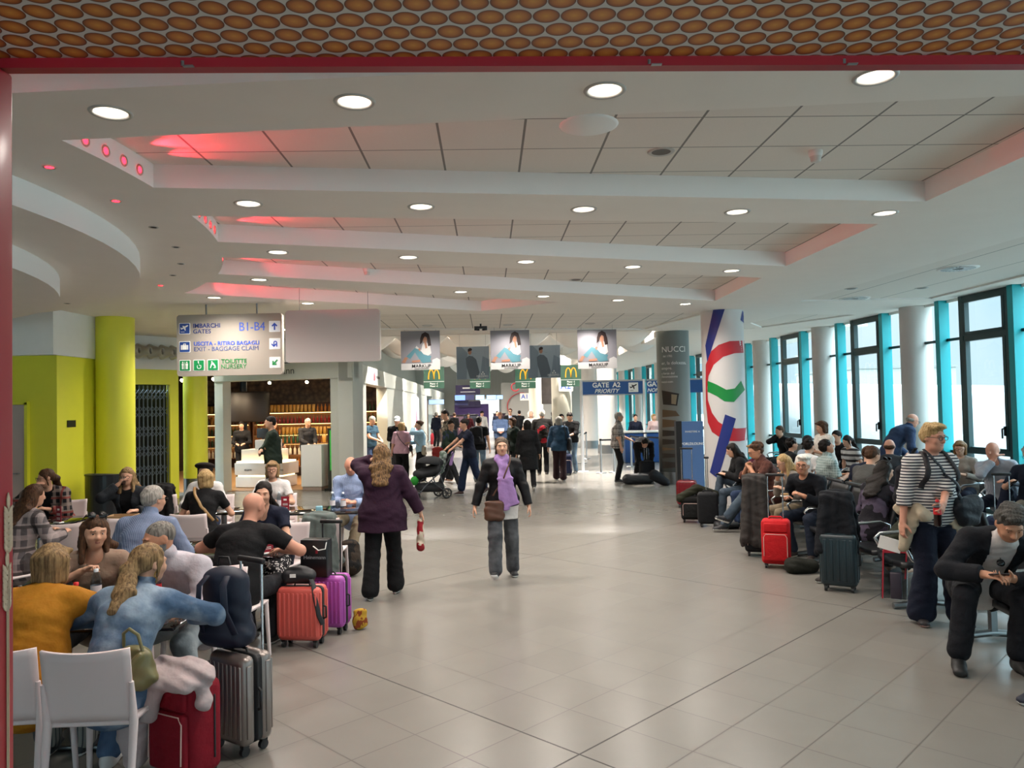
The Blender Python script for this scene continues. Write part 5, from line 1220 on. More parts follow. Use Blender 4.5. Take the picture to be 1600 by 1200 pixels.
# stone clad wall above shelves and track lights
k = NT('rough stone cladding'); o_ = k.xyz()[0]; vo = k.n('TexVoronoi'); vo.inputs['Scale'].default_value = 7; k.l(o_, vo.inputs[0]); k.l(k.mix(vo.outputs[0], lin('#8a6a48'), lin('#3a2818')), k.b.inputs['Base Color'])
struct(MB().box((-8.1, 28.4, 2.75), (7.3, .2, .9)).obj('wall_shop_stone', k.m))
tk = None
for i, (x, y) in enumerate(((-9.2, 21.5), (-8.2, 21.2), (-7.2, 21.2), (-6.3, 21.0), (-5.6, 21.6), (-7.8, 24.8), (-6.6, 24.8), (-5.3, 23.8), (-4.8, 25.2))):
    lab = 'black shop track spotlight with a warm beam, %s' % ['over the till', 'left of the middle of the shop front', 'middle of the shop front', 'beside the hanging blue screen', 'behind the corner pier', 'over the black drum side', 'over the bottle island', 'just inside the side entrance', 'deepest by the side entrance'][i]
    if tk is None:
        tk = thing('track_spotlight', lab, 'spotlight', (x, y, 3.16), 0, 'shop track spotlights'); MB().cyl((0, 0, 0), (0, 0, -.14), .015).obj('stem', BLACKP, tk); MB().cyl((0, .06, -.14), (0, -.1, -.24), .05, .06).obj('can', BLACKP, tk); MB().cyl((0, -.1, -.24), (0, -.104, -.2425), .05).obj('lamp', mat('warm spot glow', '#ffe2b0', .5, emit=25), tk)
    else: dup(tk, (x, y, 3.16), 0, lab, 'shop track spotlights')
    ld = bpy.data.lights.new('shop_beam', 'SPOT'); ld.energy = 95; ld.color = (1, .76, .5); ld.spot_size = 2.2; ld.spot_blend = .8; ld.shadow_soft_size = .05; lo = bpy.data.objects.new('shop_beam', ld); COL.objects.link(lo); lo.location = (x, y-.14, 2.88); lo.rotation_euler = Vector((0, .5, -1)).to_track_quat('-Z', 'Y').to_euler()
# lit posters and stock along the side wall
q = sidept(35, -.02); lb = thing('lightbox_poster', 'bright white lit poster with pink artwork on the long grey shop wall', 'lightbox', (q.x, q.y, 0), sr); MB().box((0, 0, 1.4), (3.4, .08, 2.3)).obj('frame', WHITE, lb); MB().box((0, -.045, 1.4), (3.2, .01, 2.15)).obj('panel', mat('lit poster', '#f4f2f4', .5, emit=.8), lb); b = MB(); b.plate([(-.4, .5), (.5, .5), (.6, 1.6), (.2, 2.2), (-.3, 1.7)], T(0, -.056, 0), .005); b.obj('pink_artwork', mat('pink artwork', '#d8889c', .5), lb)
q = sidept(44.5, .3); sk_ = thing('shop_rack', 'tall rack of small boxes in the far shop beyond the grey wall', 'rack', (q.x, q.y, 0), sr); MB().box((0, .1, 1.3), (3.6, .4, 2.5)).obj('rack', mat('rack goods', '#6a5a4c', .7, noise=.6, nscale=9), sk_)
fe_ = None
for i, yy in enumerate((42.9, 43.4)):
    q = sidept(yy-.3, -.25); fe_ = thing('fire_extinguisher', 'red fire extinguisher standing by the end of the grey shop wall, %s' % ('nearer one' if i == 0 else 'farther one'), 'fire extinguisher', (q.x, q.y, 0)); MB().lathe([(0, 0), (.09, 0), (.09, .5), (.06, .57), (.03, .6), (.03, .64)], n=16).obj('cylinder', RED, fe_); b = MB(); b.bar((0, 0, .62), (0, -.1, .7), .03, .02); b.tube([(0, -.03, .64), (.1, -.05, .6), (.12, -.05, .35)], .012); b.obj('valve', BLACKP, fe_)
# far end of the hall
SCR = [mat('screen blue', '#5a78d8', .4, emit=.38), mat('screen pale blue', '#86a6e0', .4, emit=.4), mat('screen dark', '#16183c', .4, emit=.2), mat('screen violet', '#4a36b0', .4, emit=.5)]
for i, (px, py, w_, h_, y, mi) in enumerate(((682, 628, 25, 8, 46, 1), (719, 621.5, 17, 9, 46, 0), (734, 621, 15, 9, 46, 2), (750, 621, 14, 8, 46, 1), (768, 621, 16, 8, 46, 1), (781, 620.5, 10, 7, 46, 1), (721, 629, 22, 9, 46.2, 2), (838, 623, 1, 1, 46, 2), (840, 622, 8, 7, 44, 3))):
    if w_ < 2: continue
    q = PD(px, py, y); s_ = y/F_PX; r = thing('information_screen', 'far hanging information screen, %s' % ['wide pale one by the shop wall end', 'bright blue one left of the row', 'dark one in the row', 'pale one in the middle of the row', 'wide pale one in the row', 'last pale one of the row', 'dark one below the row', '', 'violet one by the far beige column'][i], 'screen', q, 0, 'far information screens'); MB().box((0, 0, 0), (w_*s_, .1, h_*s_)).obj('housing', BLACKP, r); MB().box((0, -.055, 0), (w_*s_*.94, .01, h_*s_*.88)).obj('display', SCR[mi], r); wires(r, w_*s_*.3, h_*s_*.5, 5.3-q.z)
q = PD(731, 609, 36); r = thing('purple_banner', 'dark purple hanging banner with small lettering below the golden arches signs', 'banner', q); MB().box((0, 0, 0), (1.15, .03, .44)).obj('panel', mat('dark purple', '#2a2148', .6), r); MB().box((0, -.018, .08), (.5, .004, .06)).obj('print', WHT, r); MB().box((0, -.018, -.1), (.7, .004, .03)).obj('print', WHT, r); wires(r, .4, .2, 5.3-q.z)
q = PD(737, 634, 50); r = thing('purple_stall', 'dark purple backed far shop stall under the screens', 'stall', (q.x-.6, 50, 0)); MB().box((.6, 0, 1.1), (2.2, .5, 2.2)).obj('back', mat('stall purple', '#3a2260', .6), r); MB().box((.5, -.3, 2.2), (1.4, .1, .4)).obj('header', mat('dark purple', '#2a2148'), r)
q = PD(825, 640, 58); r = thing('logo_wall', 'far grey wall with a large red curved letter mark', 'wall panel', (q.x, 58, 0)); MB().box((0, 0, 1.9), (4.0, .2, 3.8)).obj('panel', mat('logo wall grey', '#8a8882', .7), r); b = MB(); pts = [(-.45+1.1*math.cos(a), -.14, 2.0+1.0*math.sin(a)) for a in np.linspace(.9, 4.0, 18)]; b.tube(pts, .15, 6, r2=.03); b.obj('red_mark', REDP, r)
q = PD(764, 632, 59); r = thing('lit_doorway', 'far doorway at the end of the hall with a glowing daylight panel', 'doorway', (q.x, 60.5, 0)); MB().box((0, 0, 1.3), (1.5, .1, 2.6)).obj('opening', mat('daylight glow panel', '#eef2f4', .5, emit=.55), r); MB().box((0, -.05, 2.66), (1.7, .14, .12)).obj('frame', WHITE, r)  # daylight through the doorway is put in as a glowing panel
for i, (px, py, t_, y) in enumerate(((884, 603, 'A2', 30), (820, 620, 'A1', 44))):
    q = PD(px, py, y); r = thing('gate_number_sign', 'white hanging gate number sign reading %s' % t_, 'gate sign', q); MB().box((0, 0, 0), (.55, .04, .42)).obj('board', WHT, r); text(t_, .36, T(0, -.022, 0), BLUET, r, bold=.004); wires(r, .2, .2, 5.3-q.z)
q = PD(859, 603, 34); r = thing('photo_banner', 'tall dark photo banner hanging near the beige columns', 'banner', q); MB().box((0, 0, 0), (.75, .05, 1.6)).obj('panel', mat('dark photo print', '#4a4442', .5, noise=.7, nscale=3), r); wires(r, .3, .8, 5.3-q.z)
q = PD(805, 605, 40); r = thing('round_logo_sign', 'small red ring logo sign hanging far down the hall', 'sign', q); b = MB(); b.ring((0, 0, 0), .2, .03, 20, 6, 'y'); b.obj('ring', REDP, r); wires(r, .1, .2, 5.3-q.z)
for i, (x, y) in enumerate(((-4.3, 46), (-3.4, 47), (-2.6, 48), (1.5, 47), (-.9, 52))):
    r = thing('display_stand', 'far dark merchandise stand, %s' % ['against the shop wall end', 'second from the shop wall end', 'left of the purple stall', 'by the far beige column', 'under the screens'][i], 'display stand', (x, y, 0)); MB().rbox((0, 0, .75), (.8, .6, 1.5), .02).obj('body', mat('stand goods %d' % (i % 3), ['#3a302c', '#4a3040', '#2c3040'][i % 3], .6, noise=.7, nscale=10), r); MB().box((0, 0, 1.53), (.9, .7, .05)).obj('top', BLACKP, r)
# ---------------------------------------------------------------- furniture
CHW = mat('white chair plastic', '#dfd0cf', .45)
chair0 = [None]
def chair(x, y, rz, label, group='white plastic cafe chairs'):
    if chair0[0] is None:
        r = thing('cafe_chair', label, 'chair', (x, y, 0), math.radians(rz), group); chair0[0] = r
        MB().grid(lambda u, v: (-.205+.41*u, -.2+.4*v, .455-.02*math.sin(PI*u)*math.sin(PI*v)), 10, 10, .022).obj('seat', CHW, r)
        MB().grid(lambda u, v: (-.215+.43*u, .19+.055*v-.0+.035*(1-(2*u-1)**2)*v, .46+.375*v-.012*(1-(2*u-1)**2)*v), 12, 8, .016).obj('backrest', CHW, r)
        for sx, sy in ((-1, -1), (1, -1)): MB().cyl((sx*.19, sy*.18, .45), (sx*.205, sy*.205, 0), .02, .014, 10).obj('leg', CHW, r)
        for sx in (-1, 1): MB().tube([(sx*.212, .26, 0), (sx*.212, .2, .45), (sx*.216, .235, .66)], [.015, .022, .012], 10).obj('leg', CHW, r)
        return r
    return dup(chair0[0], (x, y, 0), math.radians(rz), label, group)
TOPB = mat('black glass table top', '#0d0d0f', .06, spec=.6); tab0 = [None]
def table(x, y, rz, label, sx=1.0, sy=1.0):
    r = thing('cafe_table', label, 'table', (x, y, 0), math.radians(rz), 'dark glass cafe tables')
    MB().rbox((0, 0, .725), (sx, sy, .02), .006, 2).obj('top', TOPB, r); MB().cyl((0, 0, .02), (0, 0, .715), .035).obj('pedestal', STEEL, r); MB().rbox((0, 0, .02), (.5, .5, .03), .01, 2).obj('base', STEEL, r); return r
chair(-2.17, 4.12, 183, 'white cafe chair with its back to us, in front of the denim jacket woman')
chair(-2.67, 4.14, 186, 'white cafe chair half hidden by the red pillar, under the mustard sweater woman')
chair(-2.28, 5.62, -8, 'white cafe chair under the man in a white shirt holding a cola bottle')
chair(-2.98, 5.66, 6, 'white cafe chair under the long haired woman in a beige top')
chair(-2.27, 6.2, 172, 'white cafe chair under the bald man in a black t-shirt')
chair(-2.42, 7.9, -12, 'white cafe chair under the woman in spotted trousers')
chair(-3.3, 6.62, 180, 'white cafe chair under the grey haired man in a blue shirt')
chair(-4.98, 7.62, 150, 'white cafe chair at the picture edge, under the person with a backpack')
chair(-6.15, 10.5, 10, 'white cafe chair under the woman in a plaid shirt')
chair(-4.98, 10.1, 8, 'white cafe chair under the drinking woman in a dark jacket')
chair(-3.78, 9.2, 178, 'white cafe chair under the woman with a blond bob and tan strap')
chair(-4.2, 10.75, 4, 'white cafe chair under the person in a dark beret')
chair(-3.32, 10.75, 0, 'white cafe chair under the woman in a white t-shirt and glasses')
chair(-2.22, 10.8, 14, 'white cafe chair under the bald man in a light blue shirt')
chair(-2.12, 8.62, 180, 'white cafe chair with a grey coat hung over its back')
chair(-4.5, 9.0, 205, 'empty white cafe chair turned beside the blond bob woman')
chair(-5.1, 11.4, 180, 'white cafe chair under a long black coat near the shutter')
chair(-5.0, 8.62, 200, 'empty white cafe chair in front of the tray table', )
table(-2.6, 4.88, 0, 'dark glass cafe table of the denim jacket woman, nearest the viewer', 1.15, .62)
table(-2.62, 7.02, 0, 'dark glass cafe table between the bald man and the woman in spotted trousers', 1.15, .62)
table(-5.75, 9.35, 0, 'dark glass cafe table in front of the plaid shirt woman', 1.0, .8)
table(-4.85, 9.38, 0, 'small dark glass cafe table with a cardboard tray', .62, .6)
table(-3.75, 9.95, 0, 'dark glass cafe table between the blond bob and the beret', 1.1, .6)
table(-2.5, 9.85, 0, 'dark glass cafe table with two clear bottles by the light blue shirt man', 1.15, .75)
table(-3.35, 7.5, 0, 'dark glass cafe table in front of the grey haired man in a blue shirt', .8, .7)
REDC = mat('menu card red', '#8f1a2c', .5)
def card(x, y, rz, label):
    r = thing('menu_card', label, 'menu card', (x, y, .737), math.radians(rz), 'red table menu cards'); MB().box((0, 0, .1), (.1, .006, .2)).obj('card', REDC, r); MB().rbox((0, 0, .008), (.12, .06, .015), .004, 2).obj('holder', WHITE, r)
    b = MB(); b.box((0, -.004, .16), (.04, .002, .022))
    for z in (.11, .095, .06, .045): b.box((0, -.004, z), (.06, .002, .006))
    b.obj('print', WHT, r)
card(-5.38, 9.1, -28, 'red menu card standing on the table of the plaid shirt woman'); card(-2.2, 6.86, 38, 'red menu card standing on the table of the bald man in black'); card(-2.86, 9.62, 0, 'red menu card standing on the table with the two clear bottles')
CLEAR = glass_mat('clear plastic', '#dfe6ea', .35, .08)
def bottle(loc, label, kind='water', M=None):
    r = thing('drink_bottle', label, 'bottle', loc); h_ = .23 if kind != 'cola' else .22
    if kind == 'cola':
        MB().lathe([(0, 0), (.03, .0), (.033, .02), (.031, .09), (.033, .1), (.033, .12)], n=18).obj('cola', mat('cola', '#1d0b07', .15), r); MB().lathe([(.0335, .1), (.0335, .155)], n=18).obj('label', mat('cola label', '#c4161e', .4), r); MB().lathe([(.033, .12), (.033, .155), (.02, .19), (.0135, .205), (.0135, .212)], n=18).obj('neck', CLEAR, r)
        MB().lathe([(.015, .205), (.015, .225), (0, .226)], n=14).obj('cap', mat('red cap', '#c4161e'), r)
    else:
        MB().lathe([(0, .001), (.032, .0), (.034, .015), (.034, .15), (.025, .19), (.013, .215), (.013, .222)], n=18).obj('bottle', CLEAR, r); MB().lathe([(.0345, .06), (.0345, .125)], n=18).obj('label', mat('water label', '#d9d4d8', .5), r); MB().lathe([(.015, .212), (.015, .232), (0, .233)], n=14).obj('cap', mat('red cap', '#c4161e') if kind == 'red' else mat('pale cap', '#cdd6dc', .5), r)
    if M is not None: r.matrix_world = M
    return r
bottle((-2.72, 4.78, .737), 'clear water bottle with a red cap on the nearest table by the mustard sweater', 'red')
bottle((-3.02, 9.9, .737), 'clear water bottle on the table behind the bald head'); bottle((-2.3, 9.75, .737), 'clear water bottle at the glass table, the left of two'); bottle((-2.15, 9.68, .737), 'clear water bottle at the glass table, the right of two')
r = thing('wicker_basket', 'shallow round woven basket on the nearest table beside the mustard sweater', 'basket', (-2.95, 4.88, .737)); b = MB(); b.lathe([(0, .004), (.12, .004), (.17, .05), (.18, .06), (.172, .062), (.115, .014), (0, .014)], n=36); b.obj('bowl', cloth('wicker', '#6a4a2c', 'plaid', '#8a6a44', 60), r); MB().ring((0, 0, .06), .177, .008, 36, 6).obj('rim', mat('wicker rim', '#7a5834', .7), r)
r = thing('food_tray', 'open cardboard food tray on the small table of the drinking woman', 'tray', (-4.72, 9.3, .737), .1); b = MB(); b.box((0, 0, .005), (.3, .2, .01)); b.box((0, .1, .03), (.3, .01, .05)); b.box((0, -.1, .03), (.3, .01, .05)); b.box((.15, 0, .03), (.01, .2, .05)); b.box((-.15, 0, .03), (.01, .2, .05)); b.obj('tray', mat('cardboard', '#a88a64', .8), r)
r = thing('napkin_box', 'small pale blue packet on the glass table by the bottles', 'packet', (-2.42, 9.55, .737)); MB().rbox((0, 0, .04), (.08, .05, .08), .008, 2).obj('packet', mat('pale blue packet', '#7fb4c4', .5), r)
# half oval black waste bin
r = thing('waste_bin', 'tall black half oval waste bin against the lime green wall', 'bin', (-7.12, 13.45, 0), -.35); pr = [(.36*math.cos(a), -.3*math.sin(a)) for a in np.linspace(0, PI, 20)]; MB().prism(pr, .02, .95).obj('body', mat('bin black', '#191b1e', .3), r); MB().prism([(x*1.03, y*1.03) for x, y in pr], .95, .975).obj('lid', BLACKP, r); MB().prism([(x*.6, y*.5-.06) for x, y in pr], .974, .978).obj('opening', DARKV, r); MB().prism([(x*.96, y*.96) for x, y in pr], 0, .02).obj('base', DARKV, r)
# ---- beam seating
SEATB = mat('black seat vinyl', '#101216', .4)
def bench(x, y, rz, n, label):
    r = thing('airport_bench', label, 'seating', (x, y, 0), math.radians(rz), 'black airport benches'); pt = .62; W_ = pt*n
    MB().bar((-W_/2, .05, .36), (W_/2, .05, .36), .07, .05, (0, 0, 1)).obj('beam', STEEL, r)
    for i in range(n):
        cx = -W_/2+pt*(i+.5)
        MB().grid(lambda u, v: (cx-.255+.51*u, -.25+.47*v, .44+.02*math.cos(v*PI)-.02*math.sin(PI*u)), 8, 8, .05).obj('seat', SEATB, r)
        MB().grid(lambda u, v: (cx-.25+.5*u, .2+.14*v+.03*math.sin(PI*u)*0, .47+.44*v), 8, 8, .035).obj('backrest', SEATB, r)
    for i in range(n+1):
        ax = -W_/2+pt*i; MB().tube([(ax, .19, .4), (ax, .2, .62), (ax, .1, .66), (ax, -.2, .64), (ax, -.25, .6), (ax, -.2, .5), (ax, -.05, .38)], .018, 8).obj('armrest', CHROME, r)
    for ex in (-W_/2+.18, W_/2-.18):
        b = MB(); b.bar((ex, .05, .04), (ex, .05, .36), .05, .05); b.tube([(ex, -.3, .03), (ex, .05, .06), (ex, .36, .03)], .03, 8); b.obj('leg', STEEL, r)
    return r
bench(3.86, 5.62, -90, 3, 'row of black beam seats with chrome arms under the man in a dark suit')
bench(3.88, 8.42, -90, 4, 'row of black beam seats with chrome arms behind the teal suitcase')
bench(3.92, 11.0, -90, 4, 'row of black beam seats with chrome arms beside the red suitcase')
bench(3.95, 13.0, -90, 2, 'short row of black beam seats by the painted column')
bench(4.75, 8.42, 90, 4, 'row of black beam seats facing the windows behind the striped top woman'); bench(4.8, 11.0, 90, 4, 'row of black beam seats facing the windows behind the man in black'); bench(4.85, 13.3, 90, 3, 'row of black beam seats facing the windows beyond the curly haired man')
bench(7.15, 12.2, -94, 3, 'row of black beam seats along the window column under the fair haired woman'); bench(7.1, 10.35, -94, 3, 'row of black beam seats along the windows under the bald man resting his chin'); bench(7.25, 8.4, -94, 3, 'row of black beam seats along the windows at the picture edge')
bench(6.7, 15.4, -94, 3, 'far row of black beam seats along the windows under the girl'); bench(6.85, 19.3, -94, 3, 'farthest row of black beam seats along the windows'); bench(5.5, 14.4, -90, 2, 'row of black beam seats under the man in a dark cap')
bench(5.95, 12.2, -90, 2, 'black beam seats under the bald man in a dark shirt')
# ---- luggage
def wheels(r, w, d, rad=.028):
    for sx in (-1, 1):
        for sy in (-1, 1):
            b = MB(); x, y = sx*(w/2-.05), sy*(d/2-.045); b.cyl((x-.013, y, rad), (x+.013, y, rad), rad, n=14); b.box((x, y, rad*2+.006), (.035, .04, .024)); b.obj('wheel', BLACKP, r)
def handle(r, w, zt, top, yy, m=None, n=2):
    b = MB(); m = m or CHROME
    for sx in (-1, 1): b.cyl((sx*w/2, yy, zt-.1), (sx*w/2, yy, top-.02), .008, n=8)
    o = b.obj('telescopic_handle', m, r); g = MB(); g.rbox((0, yy, top), (w+.05, .03, .035), .012, 2); g.obj('grip', BLACKP, o)
def hardcase(loc, rz, w, d, hgt, col, label, htop=None, ribs=9, metal=0, rough=.35, hw=.16, hm=None):
    r = thing('suitcase', label, 'suitcase', loc, math.radians(rz)); m = mat('shell '+col, col, rough, metal=metal); z0 = .06
    b = MB(); b.rbox((0, -d*.27, z0+hgt/2), (w, d*.46, hgt), .045, 4)
    for i in range(ribs): x = -w/2+w*(i+.8)/(ribs+.6); b.rbox((x, -d*.5, z0+hgt/2), (w/(ribs+.6)*.55, .014, hgt*.8), .006, 2)
    b.obj('front_shell', m, r); b = MB(); b.rbox((0, d*.27, z0+hgt/2), (w, d*.46, hgt), .045, 4)
    for i in range(ribs): x = -w/2+w*(i+.8)/(ribs+.6); b.rbox((x, d*.5, z0+hgt/2), (w/(ribs+.6)*.55, .014, hgt*.8), .006, 2)
    for sx in (-1, 1):
        for y_ in (-d*.3, d*.3): b.rbox((sx*w/2, y_, z0+hgt/2), (.012, d*.16, hgt*.8), .005, 2)
    b.obj('rear_shell', m, r); MB().rbox((0, 0, z0+hgt/2), (w-.012, d*.1, hgt-.012), .04, 3).obj('zip_band', mat('zip band', '#1a1a1c', .7), r)
    wheels(r, w, d); b = MB(); b.tube([(-.07, 0, z0+hgt-.003), (-.06, 0, z0+hgt+.018), (.06, 0, z0+hgt+.018), (.07, 0, z0+hgt-.003)], .008); b.obj('carry_handle', BLACKP, r)
    b = MB(); b.tube([(w/2-.004, 0, z0+hgt*.38), (w/2+.02, 0, z0+hgt*.4), (w/2+.02, 0, z0+hgt*.6), (w/2-.004, 0, z0+hgt*.62)], .009); b.obj('side_handle', BLACKP, r)
    if htop: handle(r, hw, z0+hgt, htop, d*.38, hm)
    return r
def softcase(loc, rz, w, d, hgt, col, label, htop=None, hw=.17, pocket=True, hm=None):
    r = thing('suitcase', label, 'suitcase', loc, math.radians(rz)); m = cloth('fabric '+col, col, rough=.75); z0 = .05
    MB().rbox((0, 0, z0+hgt/2), (w, d, hgt), .05, 4).obj('body', m, r)
    if pocket:
        o = MB().rbox((0, -d/2-.012, z0+hgt*.40), (w*.86, .05, hgt*.62), .022, 3).obj('front_pocket', m, r); b = MB(); b.tube([(-w*.4, -d/2-.04, z0+hgt*.2), (-w*.4, -d/2-.035, z0+hgt*.62), (-w*.33, -d/2-.035, z0+hgt*.69), (w*.33, -d/2-.035, z0+hgt*.69), (w*.4, -d/2-.035, z0+hgt*.62), (w*.4, -d/2-.04, z0+hgt*.2)], .004, 5); b.obj('zip', mat('piping', '#c9a9a0', .5), o)
        MB().rbox((0, -d/2-.004, z0+hgt*.83), (w*.8, .03, hgt*.2), .014, 3).obj('upper_pocket', m, r)
    b = MB(); b.tube([(w/2*.999+.001, d*.2, z0+.08), (w/2+.001, d*.2, z0+hgt-.09), (w/2-.07, d*.2, z0+hgt+.001), (-w/2+.07, d*.2, z0+hgt+.001), (-w/2-.001, d*.2, z0+hgt-.09), (-w/2-.001, d*.2, z0+.08)], .006, 6); b.obj('zip', mat('zip band', '#1a1a1c'), r)
    wheels(r, w, d, .024); MB().tube([(-.08, 0, z0+hgt), (-.06, 0, z0+hgt+.025), (.06, 0, z0+hgt+.025), (.08, 0, z0+hgt)], .011).obj('carry_handle', m, r)
    if htop: handle(r, hw, z0+hgt, htop, d*.35, hm)
    return r
def blob_thing(name, label, cat, loc, rz, m, shapes, part='body', h=.012, rip=.004, half=None, size=.75, q=1, lift=0):
    """soft object grown from capsules/ellipsoids, in its own frame"""
    r = thing(name, label, cat, loc, math.radians(rz)); F = Field((-size, -size, -size-.1), (size, size, size+.1), h)
    for s_ in shapes:
        if s_[0] == 'e': F.ell(s_[1], s_[2], None, s_[3] if len(s_) > 3 else .04, s_[4] if len(s_) > 4 else 'u')
        elif s_[0] == 'c': F.cap(s_[1], s_[2], s_[3], s_[4], s_[5] if len(s_) > 5 else .04)
        else: F.ecap(s_[1], s_[2], s_[3], s_[4], s_[5], s_[6] if len(s_) > 6 else .04)
    F.ripple(rip, q)
    for hp in half or []: F.half(*hp)
    F.obj(part, m, r); return r
def backpack(M, label, m, w=.3, hgt=.45, d=.16, straps=True, loc=None, rz=0):
    r = thing('backpack', label, 'backpack', (0, 0, 0)); F = Field((-.3, -.25, -.05), (.3, .25, hgt+.1), .011)
    X = V3(1, 0, 0); F.ecap((0, 0, .09), (0, .01, hgt-.1), X, (w/2, d/2), (w/2*.9, d/2*.85), .04); F.ecap((-w*.3, 0, .07), (w*.3, 0, .07), V3(0, 1, 0), (d/2, .07), (d/2, .07), .04); F.ripple(.003); F.half((0, 0, 0), (0, 0, -1)); F.obj('body', m, r)
    F = Field((-.3, -.05, -.05), (.3, .25, hgt), .011); F.ecap((-w*.22, d*.42, .12), (w*.22, d*.42, .12), V3(0, 0, 1), (.085, .05), (.085, .05), .03); F.obj('front_pocket', m, r)
    if straps:
        for sx in (-1, 1): MB().tube([(sx*w*.2, -d*.4, hgt-.06), (sx*w*.24, -d*.75, hgt*.8), (sx*w*.27, -d*.8, hgt*.5), (sx*w*.32, -d*.45, .1)], .022, 8, r2=.007).obj('strap', BLACKP if m.name != 'navy nylon' else m, r)
    MB().tube([(-.04, 0, hgt-.01), (-.03, 0, hgt+.035), (.03, 0, hgt+.035), (.04, 0, hgt-.01)], .007).obj('loop', BLACKP, r)
    r.matrix_world = M if M is not None else Matrix.Translation(loc) @ Matrix.Rotation(math.radians(rz), 4, 'Z'); return r
def coat_over(loc, rz, m, label, w=.44, drop=.7, d=.12, name='coat', cat='coat', h=.012):
    """garment hung over something: ridge at its origin, falling to both sides"""
    sh = []
    for i in range(7):
        u = -1+2*i/6; x = u*w*.33; 
        for sy, k_ in ((-1, 1), (1, .8)): sh.append(('c', (x, sy*d*.35, -.02-.03*u*u), (x*(1.35+.3*((i*7) % 3)/3), sy*d*(.75+.25*((i*5) % 3)/3), -drop*k_*(1-.12*((i*3) % 4)/4)), .03+.014*(i % 2), .036+.026*(i % 2), .014))
    sh.append(('c', (-w*.3, 0, -.03), (w*.3, 0, -.03), .05, .05, .04)); sh.append(('e', (0, .02, .0), (.12, .05, .045)))
    return blob_thing(name, label, cat, loc, rz, m, sh, 'fabric', h, .007, size=max(.5, drop+.1), q=1.0)
hardcase((-1.83, 6.62, 0), -8, .38, .22, .45, '#c8574e', 'coral ribbed hard shell suitcase with a black pouch on top')
hardcase((-1.70, 7.0, 0), -10, .36, .22, .46, '#a04aa0', 'magenta ribbed hard shell suitcase behind the coral one', .98, hw=.17, hm=BLACKP)
r = blob_thing('belt_bag', 'black zipped pouch with a long strap lying on the coral suitcase', 'pouch', (-1.86, 6.62, .585), 0, mat('black nylon', '#121318', .6), [('x', (-.08, 0, 0), (.1, 0, 0), V3(0, 1, 0), (.07, .065), (.06, .05)), ('e', (0, .02, .04), (.09, .05, .05))], size=.3); MB().tube([(.1, -.02, .0), (.15, -.1, -.05), (.17, -.13, -.15), (.2, -.13, -.3), (.23, -.12, -.38)], .02, 8, r2=.004).obj('strap', mat('black nylon', '#121318'), r); MB().box((-.03, -.075, .02), (.05, .004, .03)).obj('tag', WHITE, r)
r = thing('shopping_bag', 'black shop carrier bag with pale lettering standing on the magenta suitcase', 'bag', (-1.78, 6.98, .525), math.radians(-8)); MB().rbox((0, -.05, .16), (.25, .13, .33), .008, 2).obj('bag', mat('black carrier', '#131417', .35), r); b = MB(); b.tube([(.0, -.12, .27), (.06, -.15, .24), (.12, -.14, .25), (.12, -.1, .32)], .005); b.obj('cord_handle', WHITE, r); text('Heinemann', .045, T(0.01, -.117, .17), mat('silver lettering', '#8d9094', .4), r); b = MB(); b.box((.03, -.117, .22), (.02, .003, .03)); b.obj('emblem', REDC, r)
r = blob_thing('paper_bag', 'small crumpled yellow bag standing behind the magenta suitcase', 'bag', (-1.43, 7.05, .0), 20, cloth('yellow print bag', '#a8842a', 'blotch', '#7a3a1c', 18), [('x', (0, 0, .04), (0, 0, .16), V3(1, 0, 0), (.07, .04), (.06, .03))], size=.25, half=[((0, 0, 0), (0, 0, -1))])
hardcase((-1.66, 4.64, 0), -34, .34, .22, .52, '#8a817c', 'silver grey ribbed hard shell suitcase with a navy backpack on it', 1.1, 8, .55, .3, .2)
softcase((-1.82, 4.27, 0), -28, .32, .22, .5, '#7c0c1e', 'dark red fabric suitcase with a pale sweater thrown over it')
NAVYN = mat('navy nylon', '#10192e', .55)
backpack(Matrix.Translation((-1.74, 4.66, .6)) @ Matrix.Rotation(math.radians(-14), 4, 'Z') @ Matrix.Rotation(.06, 4, 'X'), 'navy nylon backpack propped on the silver suitcase', NAVYN, .33, .5, .18)
blob_thing('sweater', 'crumpled pale pink grey sweater thrown over the dark red suitcase', 'sweater', (-1.84, 4.24, .56), -28, cloth('pale sweater', '#b3a4a4'), [('c', (-.2, -.04, .0), (.17, .02, .03), .06, .05), ('c', (-.12, -.1, .02), (.14, -.08, -.01), .05, .04), ('c', (-.2, -.06, .0), (-.24, -.1, -.3), .075, .085), ('c', (-.2, .05, .0), (-.24, .04, -.24), .06, .08), ('c', (.1, .04, .04), (.2, -.02, -.1), .045, .04), ('c', (-.24, -.1, -.3), (-.22, -.12, -.42), .08, .06), ('c', (-.05, -.12, .0), (-.1, -.13, -.16), .05, .05), ('c', (.05, .0, .05), (-.15, .0, .04), .06, .06)], 'knit', .009, .009, size=.5, q=1.1)
coat_over((-2.12, 8.38, .86), 0, cloth('grey green coat', '#5a6360'), 'long grey coat hung over a cafe chair behind the black carrier bag', .46, .68, .14)
coat_over((-5.1, 11.2, .95), 10, cloth('black wool', '#0b0b0d'), 'long black coat hung over a chair near the folding shutter', .36, .72, .2)
blob_thing('backpack', 'brown and black backpack leaning by the feet of the light blue shirt man', 'backpack', (-2.0, 9.35, .2), 20, cloth('brown black pack', '#2b221a', 'blotch', '#0f0e0d', 9), [('x', (0, .05, .14), (-.02, -.03, -.08), V3(1, 0, 0), (.12, .09), (.15, .12))], size=.4, half=[((0, 0, -.2), (0, 0, -1))])
